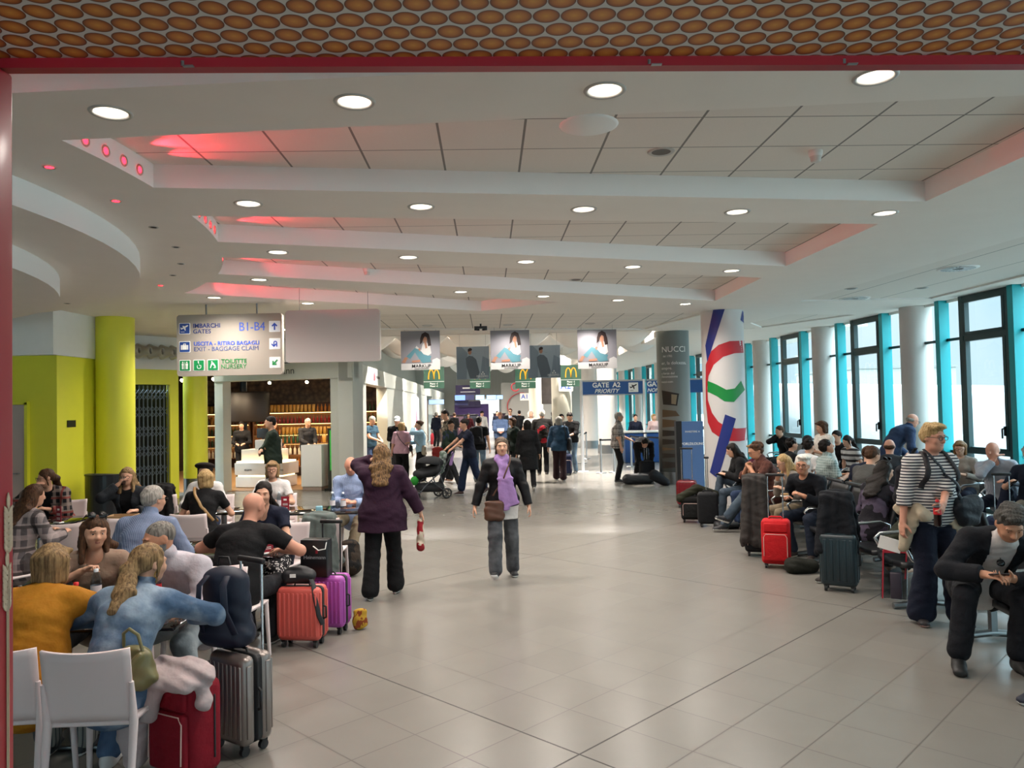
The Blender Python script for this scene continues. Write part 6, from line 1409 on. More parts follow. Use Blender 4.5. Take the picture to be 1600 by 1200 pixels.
# right hand side luggage
softcase((3.14, 9.3, 0), -22, .33, .24, .53, '#b3161c', 'bright red fabric suitcase with raised silver handle', 1.1, .17, pocket=True)
softcase((3.16, 10.05, 0), -15, .34, .24, .5, '#15161a', 'black suitcase under a long brown grey coat', .95)
coat_over((3.12, 10.02, 1.02), -18, cloth('brown grey coat', '#34302e'), 'long brown grey coat draped over a suitcase handle', .36, .86, .16)
hardcase((3.4, 8.12, 0), -30, .36, .24, .54, '#16272d', 'dark teal hard shell suitcase with a black jacket over its handle', .98, 5)
coat_over((3.42, 8.2, 1.0), -30, cloth('navy black jacket', '#0b0e14'), 'black navy jacket draped over the teal suitcase handle', .42, .62, .16)
softcase((3.12, 12.45, 0), -10, .32, .24, .5, '#101114', 'black suitcase with one raised silver handle by the crossed legs', 1.1, .03, pocket=False)
softcase((2.98, 12.95, 0), -15, .36, .26, .4, '#131313', 'low black bag under an olive coat by the black suitcase')
blob_thing('coat', 'olive green coat thrown over the low black bag', 'coat', (3.05, 12.9, .53), 0, cloth('olive coat', '#25261a'), [('c', (-.28, 0, -.12), (.0, 0, .03), .07, .07), ('c', (0, 0, .03), (.33, .05, -.08), .07, .06)], 'fabric', .014, .008, size=.5)
hardcase((3.3, 14.75, 0), -20, .36, .24, .46, '#6a0f18', 'dark red glossy suitcase with tall handle beside the blue totem', 1.12, 6, 0, .2, .2)
blob_thing('backpack', 'dark olive rucksack on the floor beside the striped trainers', 'backpack', (3.32, 8.98, .09), 0, cloth('dark olive pack', '#1c1d17'), [('x', (-.1, 0, -.01), (.12, .02, -.02), V3(0, 1, 0), (.12, .1), (.11, .08))], size=.35, half=[((0, 0, -.09), (0, 0, -1))])
blob_thing('bag', 'flat black bag on the floor by the crossed legs', 'bag', (3.35, 12.2, .06), 0, mat('black nylon', '#121318'), [('x', (-.15, 0, 0), (.15, 0, -.01), V3(0, 1, 0), (.12, .06), (.1, .05))], size=.35, half=[((0, 0, -.06), (0, 0, -1))])
r = thing('duty_free_bag', 'clear sealed carrier bag with red edges hanging by the empty seats', 'bag', (3.62, 7.42, .08), -.5); MB().grid(lambda u, v: (-.1+.2*u+.02*v, .03*math.sin(PI*u)*(1-v*.6), .46*v), 8, 8, .04).obj('pouch', glass_mat('frosted film', '#c4c8cc', .5, .2), r); b = MB(); b.bar((-.1, -.004, 0), (-.08, -.004, .46), .012, .05); b.bar((.1, -.004, .2), (.12, -.004, .46), .012, .02); b.bar((-.08, -.004, .45), (.12, -.004, .46), .014, .03); b.obj('red_edge', mat('red tape', '#b01c30', .4), r); MB().rbox((.02, -.01, .13), (.1, .05, .25), .01, 2).obj('contents', mat('dark box', '#332a36', .5), r); MB().box((-.02, -.01, .52), (.2, .01, .12), R=Matrix.Rotation(.25, 3, 'Y')).obj('flap', WHITE, r)
for x, y, lab, m_, g_ in ((4.05, 7.55, 'crumpled khaki bag on the empty black seat', cloth('khaki bag', '#8a7a58'), 0), (3.98, 8.02, 'olive rucksack on the seat behind the draped jacket', cloth('olive pack', '#23271a'), 1)):
    blob_thing('bag', lab, 'bag', (x, y, .53), 20, m_, [('x', (-.1, 0, 0), (.1, 0, .02+g_*.12), V3(0, 1, 0), (.1, .07), (.1, .08))], size=.35)
# luggage pile with the bending traveller
blob_thing('duffel_bag', 'black duffel bag on the floor in front of the bending person', 'bag', (3.12, 19.25, .14), 10, mat('black nylon', '#121318'), [('x', (-.3, 0, -.02), (.25, 0, 0), V3(0, 1, 0), (.15, .13), (.17, .15))], h=.016, half=[((0, 0, -.14), (0, 0, -1))], size=.6)
blob_thing('rucksack', 'black rucksack slumped against the duffel bag, nearest the grey ad column', 'bag', (3.5, 18.72, .16), 0, cloth('charcoal nylon', '#17181c'), [('x', (-.1, 0, .1), (.18, -.02, -.08), V3(0, 1, 0), (.12, .14), (.12, .1))], h=.016, half=[((0, 0, -.16), (0, 0, -1))], size=.5)
r = softcase((3.37, 19.5, 0), 10, .36, .24, .5, '#15161b', 'black suitcase with tall silver handle beside the bending person', 1.25, .06, False)
# second row window side luggage
softcase((5.9, 9.3, 0), -20, .36, .24, .5, '#111c38', 'navy suitcase with tall silver handle near the grey curly haired woman', 1.05, .16)
blob_thing('jacket', 'royal blue jacket bundled beside the navy suitcase', 'jacket', (6.22, 9.1, .55), 0, cloth('royal blue cloth', '#1c3468'), [('x', (-.2, 0, 0), (.25, 0, .03), V3(0, 1, 0), (.1, .08), (.12, .07))], size=.45); blob_thing('rucksack', 'light blue and navy rucksack on the floor behind the striped top woman', 'bag', (5.4, 9.6, .2), 0, cloth('denim pack', '#3a5a78'), [('x', (0, 0, .1), (0, 0, -.1), V3(1, 0, 0), (.15, .12), (.17, .13))], size=.4, half=[((0, 0, -.2), (0, 0, -1))])
# pushchair
def stroller(loc, rz):
    r = thing('pushchair', 'black pushchair with silver frame, hood up and green toy, pushed by the woman in navy', 'pushchair', loc, math.radians(rz)); AL = mat('pushchair frame', '#4a4e54', .3, metal=.6); b = MB()
    for sx in (-.24, .24): b.tube([(sx, .5, 1.02), (sx, .22, .62), (sx, -.1, .38), (sx, -.36, .12)], .014); b.tube([(sx, .16, .55), (sx, .3, .12)], .014); b.tube([(sx, -.05, .42), (sx, .28, .16)], .01)
    b.bar((-.24, .3, .16), (.24, .3, .16), .025, .025); b.bar((-.24, -.3, .2), (.24, -.3, .2), .025, .025); b.obj('frame', AL, r); MB().tube([(-.24, .5, 1.02), (-.2, .54, 1.05), (.2, .54, 1.05), (.24, .5, 1.02)], .018).obj('push_handle', BLACKP, r)
    for sx in (-.25, .25):
        for y_, rr in ((.32, .12), (-.4, .1)):
            w_ = MB(); w_.ring((sx, y_, rr), rr-.02, .02, 24, 8, 'x'); w_.cyl((sx-.02, y_, rr), (sx+.02, y_, rr), .025)
            for i in range(6): a = PI*i/3; w_.bar((sx, y_, rr), (sx, y_+(rr-.02)*math.cos(a), rr+(rr-.02)*math.sin(a)), .014, .014)
            w_.obj('wheel', BLACKP, r)
    F = Field((-.3, -.55, .2), (.3, .4, 1.1), .014); F.ecap((0, -.25, .55), (0, .12, .62), V3(1, 0, 0), (.22, .1), (.22, .14), .05); F.ecap((0, .12, .6), (0, .2, .82), V3(1, 0, 0), (.22, .08), (.21, .07), .05); F.obj('seat', mat('pushchair fabric', '#17191d', .8), r)
    F = Field((-.3, -.5, .5), (.3, .4, 1.15), .014); F.ell((0, .02, .78), (.235, .32, .16), None, .02); F.ell((0, -.02, .72), (.21, .3, .14), None, .02, 's'); F.half((0, 0, .76), (0, -.15, -1)); F.obj('hood', mat('pushchair fabric', '#17191d'), r)
    F = Field((-.3, -.4, .08), (.3, .4, .45), .014); F.ecap((0, -.22, .26), (0, .22, .24), V3(1, 0, 0), (.2, .1), (.2, .11), .03); F.obj('basket', mat('pushchair mesh', '#24272b', .9), r)
    F = Field((-.4, -.55, .2), (.4, .0, .7), .014); F.ell((.05, -.36, .42), (.09, .09, .1)); F.obj('green_toy', mat('bright green plush', '#1f8a2a', .8), r)
    F = Field((-.35, .0, .5), (.35, .6, 1.1), .014); F.ecap((-.06, .38, .98), (-.08, .3, .62), V3(1, 0, 0), (.16, .05), (.13, .1), .03); F.ripple(.008); F.obj('carrier_bag', cloth('pale carrier', '#8f9a94', 'blotch', '#5a6a60', 8), r)
    F = Field((-.1, .3, .6), (.4, .65, 1.1), .014); F.ecap((.2, .5, 1.0), (.2, .44, .74), V3(1, 0, 0), (.035, .03), (.05, .03), .02); F.obj('scarf', cloth('lilac cloth', '#9a7ab0'), r)
stroller((-1.88, 17.05, 0), -62)
# ---------------------------------------------------------------- people
def top(m, **k): d = dict(mat=m); d.update(k); return d
def bot(m, **k): d = dict(mat=m); d.update(k); return d
BLK = cloth('black cloth', '#101012'); NAV = cloth('navy cloth', '#151a2c'); DJ = cloth('blue jeans', '#26344e', 'denim', '#3a4c6a'); WHC = cloth('white cloth', '#d5d2d0'); GRC = cloth('grey cloth', '#5a5b5e'); KHK = cloth('khaki cloth', '#7d6f5a'); DGR = cloth('dark grey cloth', '#26272b')
TEE = dict(sleeve=.62, hem=.1, g=.016); LNG = dict(sleeve=1.9, hem=.1, g=.018); JKT = dict(sleeve=1.93, hem=.12, g=.026, name='jacket'); SHT = dict(sleeve=1.9, hem=.13, g=.02, collar=1, name='shirt')
def strap(k, a, b, m, root, wid=.02, name='strap', front=True, back=True, N=14):
    """band over the shoulder, front and back, in world space, as a part of a bag standing elsewhere in the scene"""
    inv = root.matrix_world.inverted() if root.parent is None else Matrix()
    bpy.context.view_layer.update(); inv = root.matrix_world.inverted()
    for f in ([True] if front else [])+([False] if back else []):
        MB().tube([inv@q for q in band(k, a, b, f, .042)], wid, 8, r2=.006).obj(name, m, root)
def bag(k, loc, rz, label, m, shapes=None, straps=None, sm=None, name='shoulder_bag', h=.012, sz=.3, **kw):
    r = blob_thing(name, label, 'bag', loc, rz, m, shapes or [('x', (0, 0, .07), (0, 0, -.08), V3(1, 0, 0), (.13, .05), (.15, .065))], size=sz, h=h)
    if straps: strap(k, *straps, sm or m, r, **kw)
    return r
def shp(k, sd, inn=.35, up=.045): return k.sh[sd]*(1-inn)+k.p3*inn+k.u3*up
def hipp(k, sd, out=.17, up=.0): sg = -1 if sd == 'R' else 1; return k.p0+k.px*sg*out*k.s+k.u1*up
def phone(k, sd, label, off=(0, 0, 0), tilt=0):
    f, n, w = hand_frame(k, sd); c = hand_pt(k, sd, .095, .03)
    r = thing('phone', label, 'phone'); MB().rbox((0, 0, 0), (.074, .009, .15), .006, 2).obj('case', BLACKP, r); MB().box((0, -.0052, 0), (.066, .001, .138)).obj('screen', mat('phone screen', '#20242c', .1), r)
    z = f; y = n.normalized(); x = y.cross(z).normalized(); M = Matrix((x, y, z)).transposed().to_4x4(); M.translation = c; r.matrix_world = M; return r

# -- cafe, nearest table
N = .0085
k = person('woman with a dark blond ponytail and faded denim jacket, back to us, nearest', (-2.17, 4.17, 0), 180, dict(H=1.68, fem=1, sit=1, h=N, lean=24, side=-3, hunch=14, head=(-28, 6, 0), hair=('pony', 'dirty'), skin=0, tops=[top(cloth('faded denim jacket', '#48607c', 'denim', '#8d9fb0'), sleeve=1.85, hem=.1, g=.026, collar=1, name='denim_jacket')], bottom=bot(cloth('light jeans', '#34496a', 'denim', '#5a7394')), shoes='#d8d6d4', handL=(.24, -.46, .78), handR=(-.22, -.44, .8), footR=(-.14, -.3, 0), footL=(.16, -.24, 0), elbowR=(-1, .2, -.1), elbowL=(1, .1, -.3)))
r = MB().ring((0, 0, 0), .017, .0025, 18, 6, 'x').obj('earring', mat('gold', '#c8a04a', .25, metal=1), k.root); r.location = k.hc+k.R@(V3(-.082, .01, -.055)*k.hs)
hb = bag(k, (-2.03, 4.12, .67), -20, 'olive gold slouchy leather handbag on the chair beside the denim jacket woman', mat('olive gold leather', '#6f6a44', .35, noise=.15), [('x', (0, 0, .05), (0, 0, -.05), V3(1, 0, 0), (.1, .055), (.13, .085)), ('c', (.08, -.05, .07), (.0, -.085, -.05), .018, .018, .02), ('c', (-.07, -.05, .06), (-.09, -.08, -.05), .016, .016, .02)], name='handbag', h=.009)
MB().tube([(-.06, -.02, .08), (-.05, -.03, .17), (.0, -.04, .2), (.05, -.03, .17), (.07, -.02, .08)], .009).obj('handle', mat('olive gold leather', '#6f6a44'), hb)
k = person('woman in a mustard yellow sweater seen from behind, cut by the red pillar', (-2.66, 4.2, 0), 183, dict(H=1.64, fem=1, sit=1, build=1.12, h=N, lean=16, hunch=14, head=(-10, 10, 0), hair=('bobwide', 'dirty'), tops=[top(cloth('mustard knit', '#a8701a'), sleeve=1.9, hem=.1, g=.028, name='sweater')], bottom=bot(cloth('striped linen', '#8a8680', 'vstripe', '#4a4a4c', 30), g=.02), shoes='#2a2a2c', handR=(-.22, -.5, .79), handL=(.16, -.42, .8), elbowR=(-1, .1, -.2)))
k = person('long haired woman in a beige top facing us at the nearest table', (-2.98, 5.55, 0), 12, dict(H=1.64, fem=1, sit=1, h=N, lean=12, head=(28, 4, 3), hair=('long', 'brown'), skin=0, tops=[top(cloth('beige top', '#8a7464'), sleeve=1.4, hem=.1, g=.018, neck='scoop')], bottom=bot(DGR), handR=(-.02, -.36, .95), handL=(.2, -.4, .79), curlR=.9, palmR=(.6, -.2, -.6), elbowR=(-1, .1, -.5)))
r = thing('sunglasses', 'dark sunglasses pushed up on the hair of the woman in a beige top', 'sunglasses'); W = world(k.root) @ k.HM @ T(0, .02, .112) @ Matrix.Rotation(-.5, 4, 'X'); b = MB(); [b.lathe([(0, -.004), (.026, -.003), (.028, .003)], (sx*.036, -.06, .0), 16, (0, 1, 0)) for sx in (-1, 1)]; b.tube([(-.07, -.05, .008), (-.085, .06, .0)], .004, 6); b.tube([(.07, -.05, .008), (.085, .06, .0)], .004, 6); b.obj('frame', mat('dark lens', '#0c0c0e', .1), r); r.matrix_world = W
c_ = hand_pt(k, 'R', .08, .035); bottle((c_.x+.02, c_.y-.01, .737), 'clear drink bottle under the hand of the woman in a beige top')
k = person('grey haired man in a white shirt leaning on the nearest table with a cola bottle', (-2.27, 5.5, 0), -12, dict(H=1.76, sit=1, build=1.08, h=N, lean=26, side=-2, hunch=12, head=(-38, 12, -6), hair=('buzz', 'salt'), beard='#6f6660', skin=1, tops=[top(cloth('pale lilac white shirt', '#b9b3bb'), sleeve=1.88, hem=.13, g=.022, collar=1, name='shirt', rip=.005)], bottom=bot(cloth('pale grey jeans', '#7a8288', 'denim', '#969ea2')), shoes='#8a8680', handR=(-.06, -.44, .82), handL=(.03, -.40, .79), curlR=1.0, palmR=(.9, -.2, 0), footL=(.22, -.32, 0), footR=(-.2, -.38, 0), elbowR=(-1, .2, -.3), elbowL=(1, .3, -.3)))
c_ = hand_pt(k, 'R', .07, .05); bottle((c_.x, c_.y, .74), 'small red capped cola bottle held by the man in a white shirt', 'cola')
# -- second ring of cafe tables
MD = .011
k = person('bald man in a black t-shirt seen from behind at a cafe table', (-2.3, 6.3, 0), 170, dict(H=1.8, sit=1, build=1.14, h=N, lean=20, hunch=14, head=(-12, 12, 0), skin=4, tops=[top(BLK, **TEE)], bottom=bot(DGR), shoes='#222222', handR=(-.22, -.42, .8), handL=(.24, -.4, .8), elbowR=(-1, .1, -.3), elbowL=(1, .2, -.2)))
k = person('dark haired woman in a navy v-neck top and black trousers with white spots, facing us', (-2.45, 7.8, 0), -8, dict(H=1.7, fem=1, sit=1, build=1.06, h=N, lean=16, hunch=8, head=(16, 4, 3), hair=('pony', 'dark'), skin=0, tops=[top(NAV, sleeve=.6, hem=.1, g=.016, neck='v')], bottom=bot(cloth('spotted trousers', '#0f0f14', 'spots', '#cfcac6', 38), g=.03, len=1.9), shoes='#b8b4ac', handR=(-.02, -.36, .8), handL=(.06, -.38, .79), footR=(-.05, -.46, 0), footL=(.26, -.62, 0), elbowR=(-1, .2, -.4), elbowL=(1, .2, -.4)))
k = person('grey haired man in a light blue shirt seen from behind, glasses at his ear', (-3.3, 6.78, 0), 178, dict(H=1.78, sit=1, build=1.06, h=N, lean=14, hunch=10, head=(-24, 6, 0), glasses=1, hair=('short', 'grey'), tops=[top(cloth('pale blue shirt', '#6a7894', 'vstripe', '#8a97b0', 60), **SHT)], bottom=bot(NAV), handR=(-.2, -.4, .8), handL=(.2, -.4, .8)))
k = person('woman with a blond bob and tan bag strap across a black top, seen from behind', (-3.76, 9.28, 0), 186, dict(H=1.66, fem=1, sit=1, h=MD, lean=12, head=(10, 6, 0), hair=('bob', 'blond'), tops=[top(BLK, **TEE)], bottom=bot(KHK), handR=(-.18, -.4, .8), handL=(.18, -.4, .8)))
r = thing('crossbody_strap', 'tan bag strap lying across the black top of the blond bob woman', 'bag strap'); strap(k, shp(k, 'L'), hipp(k, 'R', .13, .12), mat('tan leather', '#8a6a3c', .5), r, .018)
k = person('person in a dark beret and white top behind the blond bob woman', (-4.22, 10.62, 0), 4, dict(H=1.66, fem=1, sit=1, h=MD, lean=8, hair=('bob', 'dark'), cap=('beret', cloth('dark beret', '#1c1512')), tops=[top(WHC, sleeve=1.5, hem=.1, g=.02)], bottom=bot(DJ), handR=(-.15, -.38, .8), handL=(.15, -.38, .8)))
k = person('woman with glasses and tied fair hair in a white t-shirt, behind the navy top woman', (-3.3, 10.62, 0), 4, dict(H=1.68, fem=1, sit=1, h=MD, lean=6, glasses=1, head=(6, 4, 0), hair=('bob', 'dirty'), tops=[top(WHC, **TEE)], bottom=bot(DJ), handR=(-.15, -.38, .8), handL=(.15, -.38, .8)))
k = person('bald man in a light blue shirt and khaki trousers seated beyond the glass table', (-2.22, 10.68, 0), -6, dict(H=1.78, sit=1, h=MD, lean=6, head=(14, 22, 0), hair=('fringe', 'salt'), skin=4, tops=[top(cloth('light blue shirt', '#8294b8', 'vstripe', '#a8b6d2', 50), **SHT)], bottom=bot(KHK), shoes='#202022', handR=(-.04, -.34, .78), handL=(.1, -.34, .76), footR=(-.05, -.62, 0), footL=(.16, -.75, 0)))
k = person('woman in a dark plaid shirt and glasses resting her mouth on her hand', (-6.15, 10.38, 0), 0, dict(H=1.7, fem=1, sit=1, build=1.1, h=MD, lean=18, head=(-40, 6, 0), glasses=1, hair=('pony', 'brown'), skin=0, tops=[top(BLK, sleeve=.5, hem=.08, g=.016), top(cloth('dark plaid', '#16151a', 'plaid', '#8a7a72', 11, col3='#7a2a24'), sleeve=1.85, hem=.12, g=.03, open=.06, name='plaid_shirt', rip=.005)], bottom=bot(BLK), shoes='#222222', handR=(-.1, -.37, 1.08), handL=(.12, -.42, .8), elbowR=(-.9, -.5, -.9), curlR=1.0, hdirR=(.7, .2, .6)))
k = person('fair haired woman with glasses in a dark jacket raising a drink to her mouth', (-4.96, 9.98, 0), 6, dict(H=1.68, fem=1, sit=1, h=MD, lean=8, head=(8, 2, 0), glasses=1, hair=('long', 'dirty'), tops=[top(BLK, **TEE), top(cloth('dark slate jacket', '#23272c'), sleeve=1.88, hem=.12, g=.032, open=.07, name='jacket')], bottom=bot(BLK), handR=(-.06, -.26, 1.12), handL=(.2, -.4, .8), elbowR=(-1, -.2, -1), curlR=.9, hdirR=(.5, .0, .8)))
q = hand_pt(k, 'R', .07, .02); r = thing('plastic_cup', 'clear plastic cup at the lips of the woman in a dark jacket', 'cup', q); MB().lathe([(0, -.05), (.026, -.05), (.036, .05), (.034, .05), (.025, -.045)], n=18).obj('cup', CLEAR, r)
k = person('person with long brown hair in a patterned jacket, half hidden by the red pillar', (-4.98, 7.72, 0), 150, dict(H=1.66, fem=1, sit=1, h=MD, lean=10, head=(0, 8, 0), hair=('longback', 'brown'), tops=[top(cloth('patterned jacket', '#5a5456', 'plaid', '#a89a98', 9, col3='#2a2626'), sleeve=1.9, hem=.12, g=.03, name='jacket')], bottom=bot(BLK), handR=(-.15, -.38, .8), handL=(.15, -.38, .8)))
bm_ = world(k.root) @ T(0, .26, .62); backpack(bm_ @ Matrix.Rotation(0, 4, 'Z'), 'pale grey and black backpack worn by the person behind the red pillar', cloth('pale grey pack', '#9a9492'), .26, .38, .14, False)
# -- walking in the middle
k = person('woman walking towards us in a black velvet jacket, lilac scarf and grey jeans', (-.14, 9.0, 0), 2, dict(H=1.62, fem=1, h=N, lean=2, head=(4, 0, 0), hair=('pony', 'pepper'), skin=0, tops=[top(WHC, sleeve=0, hem=.2, g=.012, name='white_top'), top(cloth('black velvet', '#0d0b0e', rough=.6), sleeve=1.95, hem=.06, g=.026, name='jacket')], bottom=bot(cloth('grey jeans', '#3c3e42', 'denim', '#5a5c60'), flare=.022, knee=.012, g=.016), shoes='#17171a', sole='#e4e4e4', footR=(-.1, -.26, .05, -8, -22), footL=(.11, .16, 0, 10), kneeR=(0, -1, .1), handR=(-.32, -.06, .85), handL=(.3, -.1, .85)))
r = thing('scarf', 'lilac scarf knotted round the neck of the walking woman', 'scarf', (0, 0, 0)); r.matrix_world = world(k.root); F = Field((-.3, -.4, .7), (.3, .3, 1.55), .0085); nb = k.nb; F.ecap(nb+V3(0, .03, .0), nb+V3(0, -.02, .02), V3(1, 0, 0), (.09, .05), (.085, .06), .03); F.ell(nb+V3(0, 0, .06), (.058, .06, .06), None, .015, 's')
for sx, l_ in ((-.02, .52), (.055, .46)): F.ecap(nb+V3(sx*.4, -.085, -.03), nb+V3(sx*1.2+.01, -.155, -.22), V3(1, 0, 0), (.034, .022), (.038, .016), .02); F.ecap(nb+V3(sx*1.2+.01, -.155, -.22), nb+V3(sx*1.6+.05, -.15, -l_-.05), V3(1, 0, 0), (.038, .016), (.055, .014), .02)
F.cap(nb+V3(-.06, -.06, 0), nb+V3(.02, -.1, -.1), .03, .028); F.cap(nb+V3(.06, -.06, 0), nb+V3(-.0, -.1, -.1), .03, .028); F.ripple(.003, 1.2); F.obj('cloth', cloth('lilac cloth', '#9a7ab0'), r)
bag(k, world(k.root) @ Vector((-.1, -.2, .82)), 2, 'brown leather shoulder bag in front of the hip of the walking woman', mat('brown leather', '#4e2f1e', .45, noise=.1), [('x', (-.05, 0, .08), (-.055, 0, -.08), V3(1, 0, 0), (.06, .03), (.065, .045)), ('x', (.05, 0, .08), (.055, 0, -.08), V3(1, 0, 0), (.06, .03), (.065, .045))], (shp(k, 'L'), hipp(k, 'R', .1, .08)), wid=.009, back=False)
k = person('woman with long ombre hair in a plum fleece seen from behind, phone at her ear', (-1.42, 8.28, 0), 183, dict(H=1.6, fem=1, build=1.22, h=N, lean=2, head=(10, 8, 0), hair=('longback', 'ombre'), tops=[top(cloth('plum fleece', '#2c1528'), sleeve=1.93, hem=.19, g=.038, hemflare=.03, name='fleece')], bottom=bot(BLK, flare=.03, g=.022), shoes='#151515', handL=(.11, -.12, 1.45), handR=(-.4, -.1, .86), elbowL=(1, -.5, -.5), hdirL=(-.4, .1, .9), palmL=(-.9, .2, 0), footL=(.12, .16, 0), footR=(-.12, -.12, 0)))
phone(k, 'L', 'dark phone held to the ear of the woman in a plum fleece')
r = blob_thing('paper_bag', 'pale and red carrier bag hanging from the hand of the woman in a plum fleece', 'bag', hand_pt(k, 'R', .06)-Vector((0, 0, .22)), 0, cloth('cream red bag', '#b8aa98', 'blotch', '#8a2028', 9), [('x', (0, 0, .18), (0, 0, -.1), V3(0, 1, 0), (.06, .03), (.09, .045))], size=.35)
# -- around the shop
k = person('man in a dark green jumper with folded arms at the shop entrance', (-4.9, 15.7, 0), -70, dict(H=1.87, h=MD, build=1.12, lean=0, head=(8, 4, 0), hair=('short', 'dark'), tops=[top(cloth('dark green jumper', '#232f27'), sleeve=1.93, hem=.1, g=.024)], bottom=bot(NAV), shoes='#202020', handR=(.13, -.24, 1.22), handL=(-.13, -.22, 1.17), elbowR=(-.9, -.2, -1), elbowL=(.9, -.2, -1)))
FR = .016
k = person('man in a dark jacket inside the shop between the counter and the plinth', (-5.9, 22.0, 0), 40, dict(H=1.76, h=FR, hair=('short', 'grey'), head=(0, 20, 0), tops=[top(DGR, **JKT)], bottom=bot(BLK), handR=(-.1, -.3, 1.05), handL=(.1, -.3, 1.05)))
k = person('cashier in black behind the stepped till counter, nearer the door pier', (-7.75, 22.0, 0), 10, dict(H=1.72, h=FR, fem=1, hair=('pony', 'dark'), head=(0, 15, 0), tops=[top(BLK, **LNG)], bottom=bot(BLK), handR=(-.1, -.3, 1.1), handL=(.1, -.3, 1.1)))
k = person('customer in black at the till, beside the cashier', (-7.0, 22.3, 0), 120, dict(H=1.72, h=FR, hair=('short', 'dark'), tops=[top(BLK, **JKT)], bottom=bot(DJ), handR=(-.1, -.3, 1.0)))
k = person('grey haired man in a teal t-shirt by the side entrance of the shop', (-4.2, 22.6, 0), 60, dict(H=1.78, h=FR, build=1.12, head=(0, 22, 0), hair=('short', 'grey'), tops=[top(cloth('slate teal tee', '#2c4656'), **TEE)], bottom=bot(DJ), shoes='#333333', handR=(-.08, -.36, 1.1), handL=(.1, -.34, 1.1)))
phone(k, 'R', 'dark phone in the hand of the man in a teal t-shirt')
k = person('person in an orange top inside the side entrance of the shop', (-5.2, 25.3, 0), 180, dict(H=1.66, fem=1, h=FR, hair=('bob', 'dark'), tops=[top(cloth('rust top', '#8a4420'), **LNG)], bottom=bot(BLK)))
k = person('man in a pale cap and dark jacket behind the pink top woman', (-3.25, 21.6, 0), 8, dict(H=1.76, h=FR, head=(0, 14, 0), cap=('cap', cloth('pale cap', '#b5a49a')), hair=('short', 'grey'), tops=[top(BLK, **JKT)], bottom=bot(DGR), handR=(-.08, -.3, 1.1), handL=(.12, -.3, 1.1)))
k = person('woman in a pink t-shirt and black trousers seen from behind near the shop corner', (-2.95, 20.3, 0), 170, dict(H=1.62, fem=1, h=FR, build=1.1, hair=('bob', 'blond'), tops=[top(cloth('pink tee', '#c9a0b0'), sleeve=.95, hem=.08, g=.024)], bottom=bot(BLK, flare=.03, g=.022), shoes='#222222'))
bag(k, world(k.root) @ Vector((-.26, 0, .95)), 0, 'small black bag on a strap of the pink t-shirt woman', mat('black nylon', '#121318'), [('e', (0, 0, 0), (.05, .09, .09))], (shp(k, 'L'), hipp(k, 'R', .15, .1)), wid=.009, h=.016)
k = person('woman in a light blue top and long black skirt, hand to her face', (-2.42, 20.2, 0), -70, dict(H=1.66, fem=1, h=FR, hair=('bun', 'brown'), tops=[top(cloth('light blue top', '#8fb0c4'), sleeve=1.8, hem=.03, g=.026)], bottom=bot(BLK, skirt=1, len=1.75, name='skirt', hemw=1.0), shoes='#c8c4bc', handL=(.05, -.2, 1.5), handR=(-.1, -.32, 1.1), elbowL=(1, -.3, -.8)))
bag(k, world(k.root) @ Vector((.25, .02, .92)), -70, 'beige shoulder bag of the woman in a long black skirt', mat('beige bag', '#8a8070', .6), None, (shp(k, 'R'), hipp(k, 'L', .15, .1)), wid=.01, h=.016)
k = person('bearded man with glasses in dark green striding behind the pushchair', (-1.62, 18.9, 0), 62, dict(H=1.68, h=FR, build=1.08, lean=10, head=(-40, 14, 0), glasses=1, beard='#2a201a', hair=('short', 'dark'), tops=[top(cloth('dark green top', '#1c2a20', 'blotch', '#2a3448', 3), **JKT)], bottom=bot(DGR), shoes='#c8c4bc', handR=(-.12, -.34, 1.08), handL=(.12, -.34, 1.05), footR=(-.1, -.42, .03, 0, -15), footL=(.1, .3, .02)))
r = blob_thing('carrier_bag', 'dark red carrier bag held by the bearded man in green', 'bag', (-1.82, 18.45, .82), 0, cloth('dark red bag', '#6a1c18'), [('x', (0, 0, .2), (0, 0, -.18), V3(1, 0, 0), (.13, .05), (.15, .07))], h=.016, size=.4)
k = person('tall man in a patterned shirt behind the bearded man in green', (-1.75, 20.8, 0), -60, dict(H=1.93, h=FR, hair=('short', 'dark'), head=(0, 14, 0), tops=[top(cloth('patterned beige shirt', '#8a8070', 'blotch', '#3a3430', 14), sleeve=1.0, hem=.12, g=.024)], bottom=bot(DGR)))
k = person('woman in navy with a dark bun pushing the pushchair', (-1.0, 17.55, 0), -66, dict(H=1.72, fem=1, h=MD, build=1.06, lean=8, head=(0, 10, 0), hair=('bun', 'dark'), tops=[top(NAV, sleeve=.62, hem=.1, g=.02)], bottom=bot(cloth('navy trousers', '#17233c'), g=.026, flare=.02, len=1.8), shoes='#3a2420', handR=(-.16, -.52, 1.06), handL=(.14, -.55, 1.02), footR=(-.08, -.2, 0), footL=(.1, .34, .06, 0, 30)))
k = person('person in light jeans behind the woman in navy, seen from behind', (-.92, 20.6, 0), 170, dict(H=1.72, h=FR, hair=('short', 'dark'), tops=[top(BLK, **TEE)], bottom=bot(cloth('light wash jeans', '#5a7084', 'denim', '#7f95a6')), shoes='#6a6a6a'))
backpack(world(k.root) @ T(0, .2, 1.02), 'large black backpack worn by the person in light jeans', cloth('charcoal nylon', '#17181c'), .32, .5, .2, False)
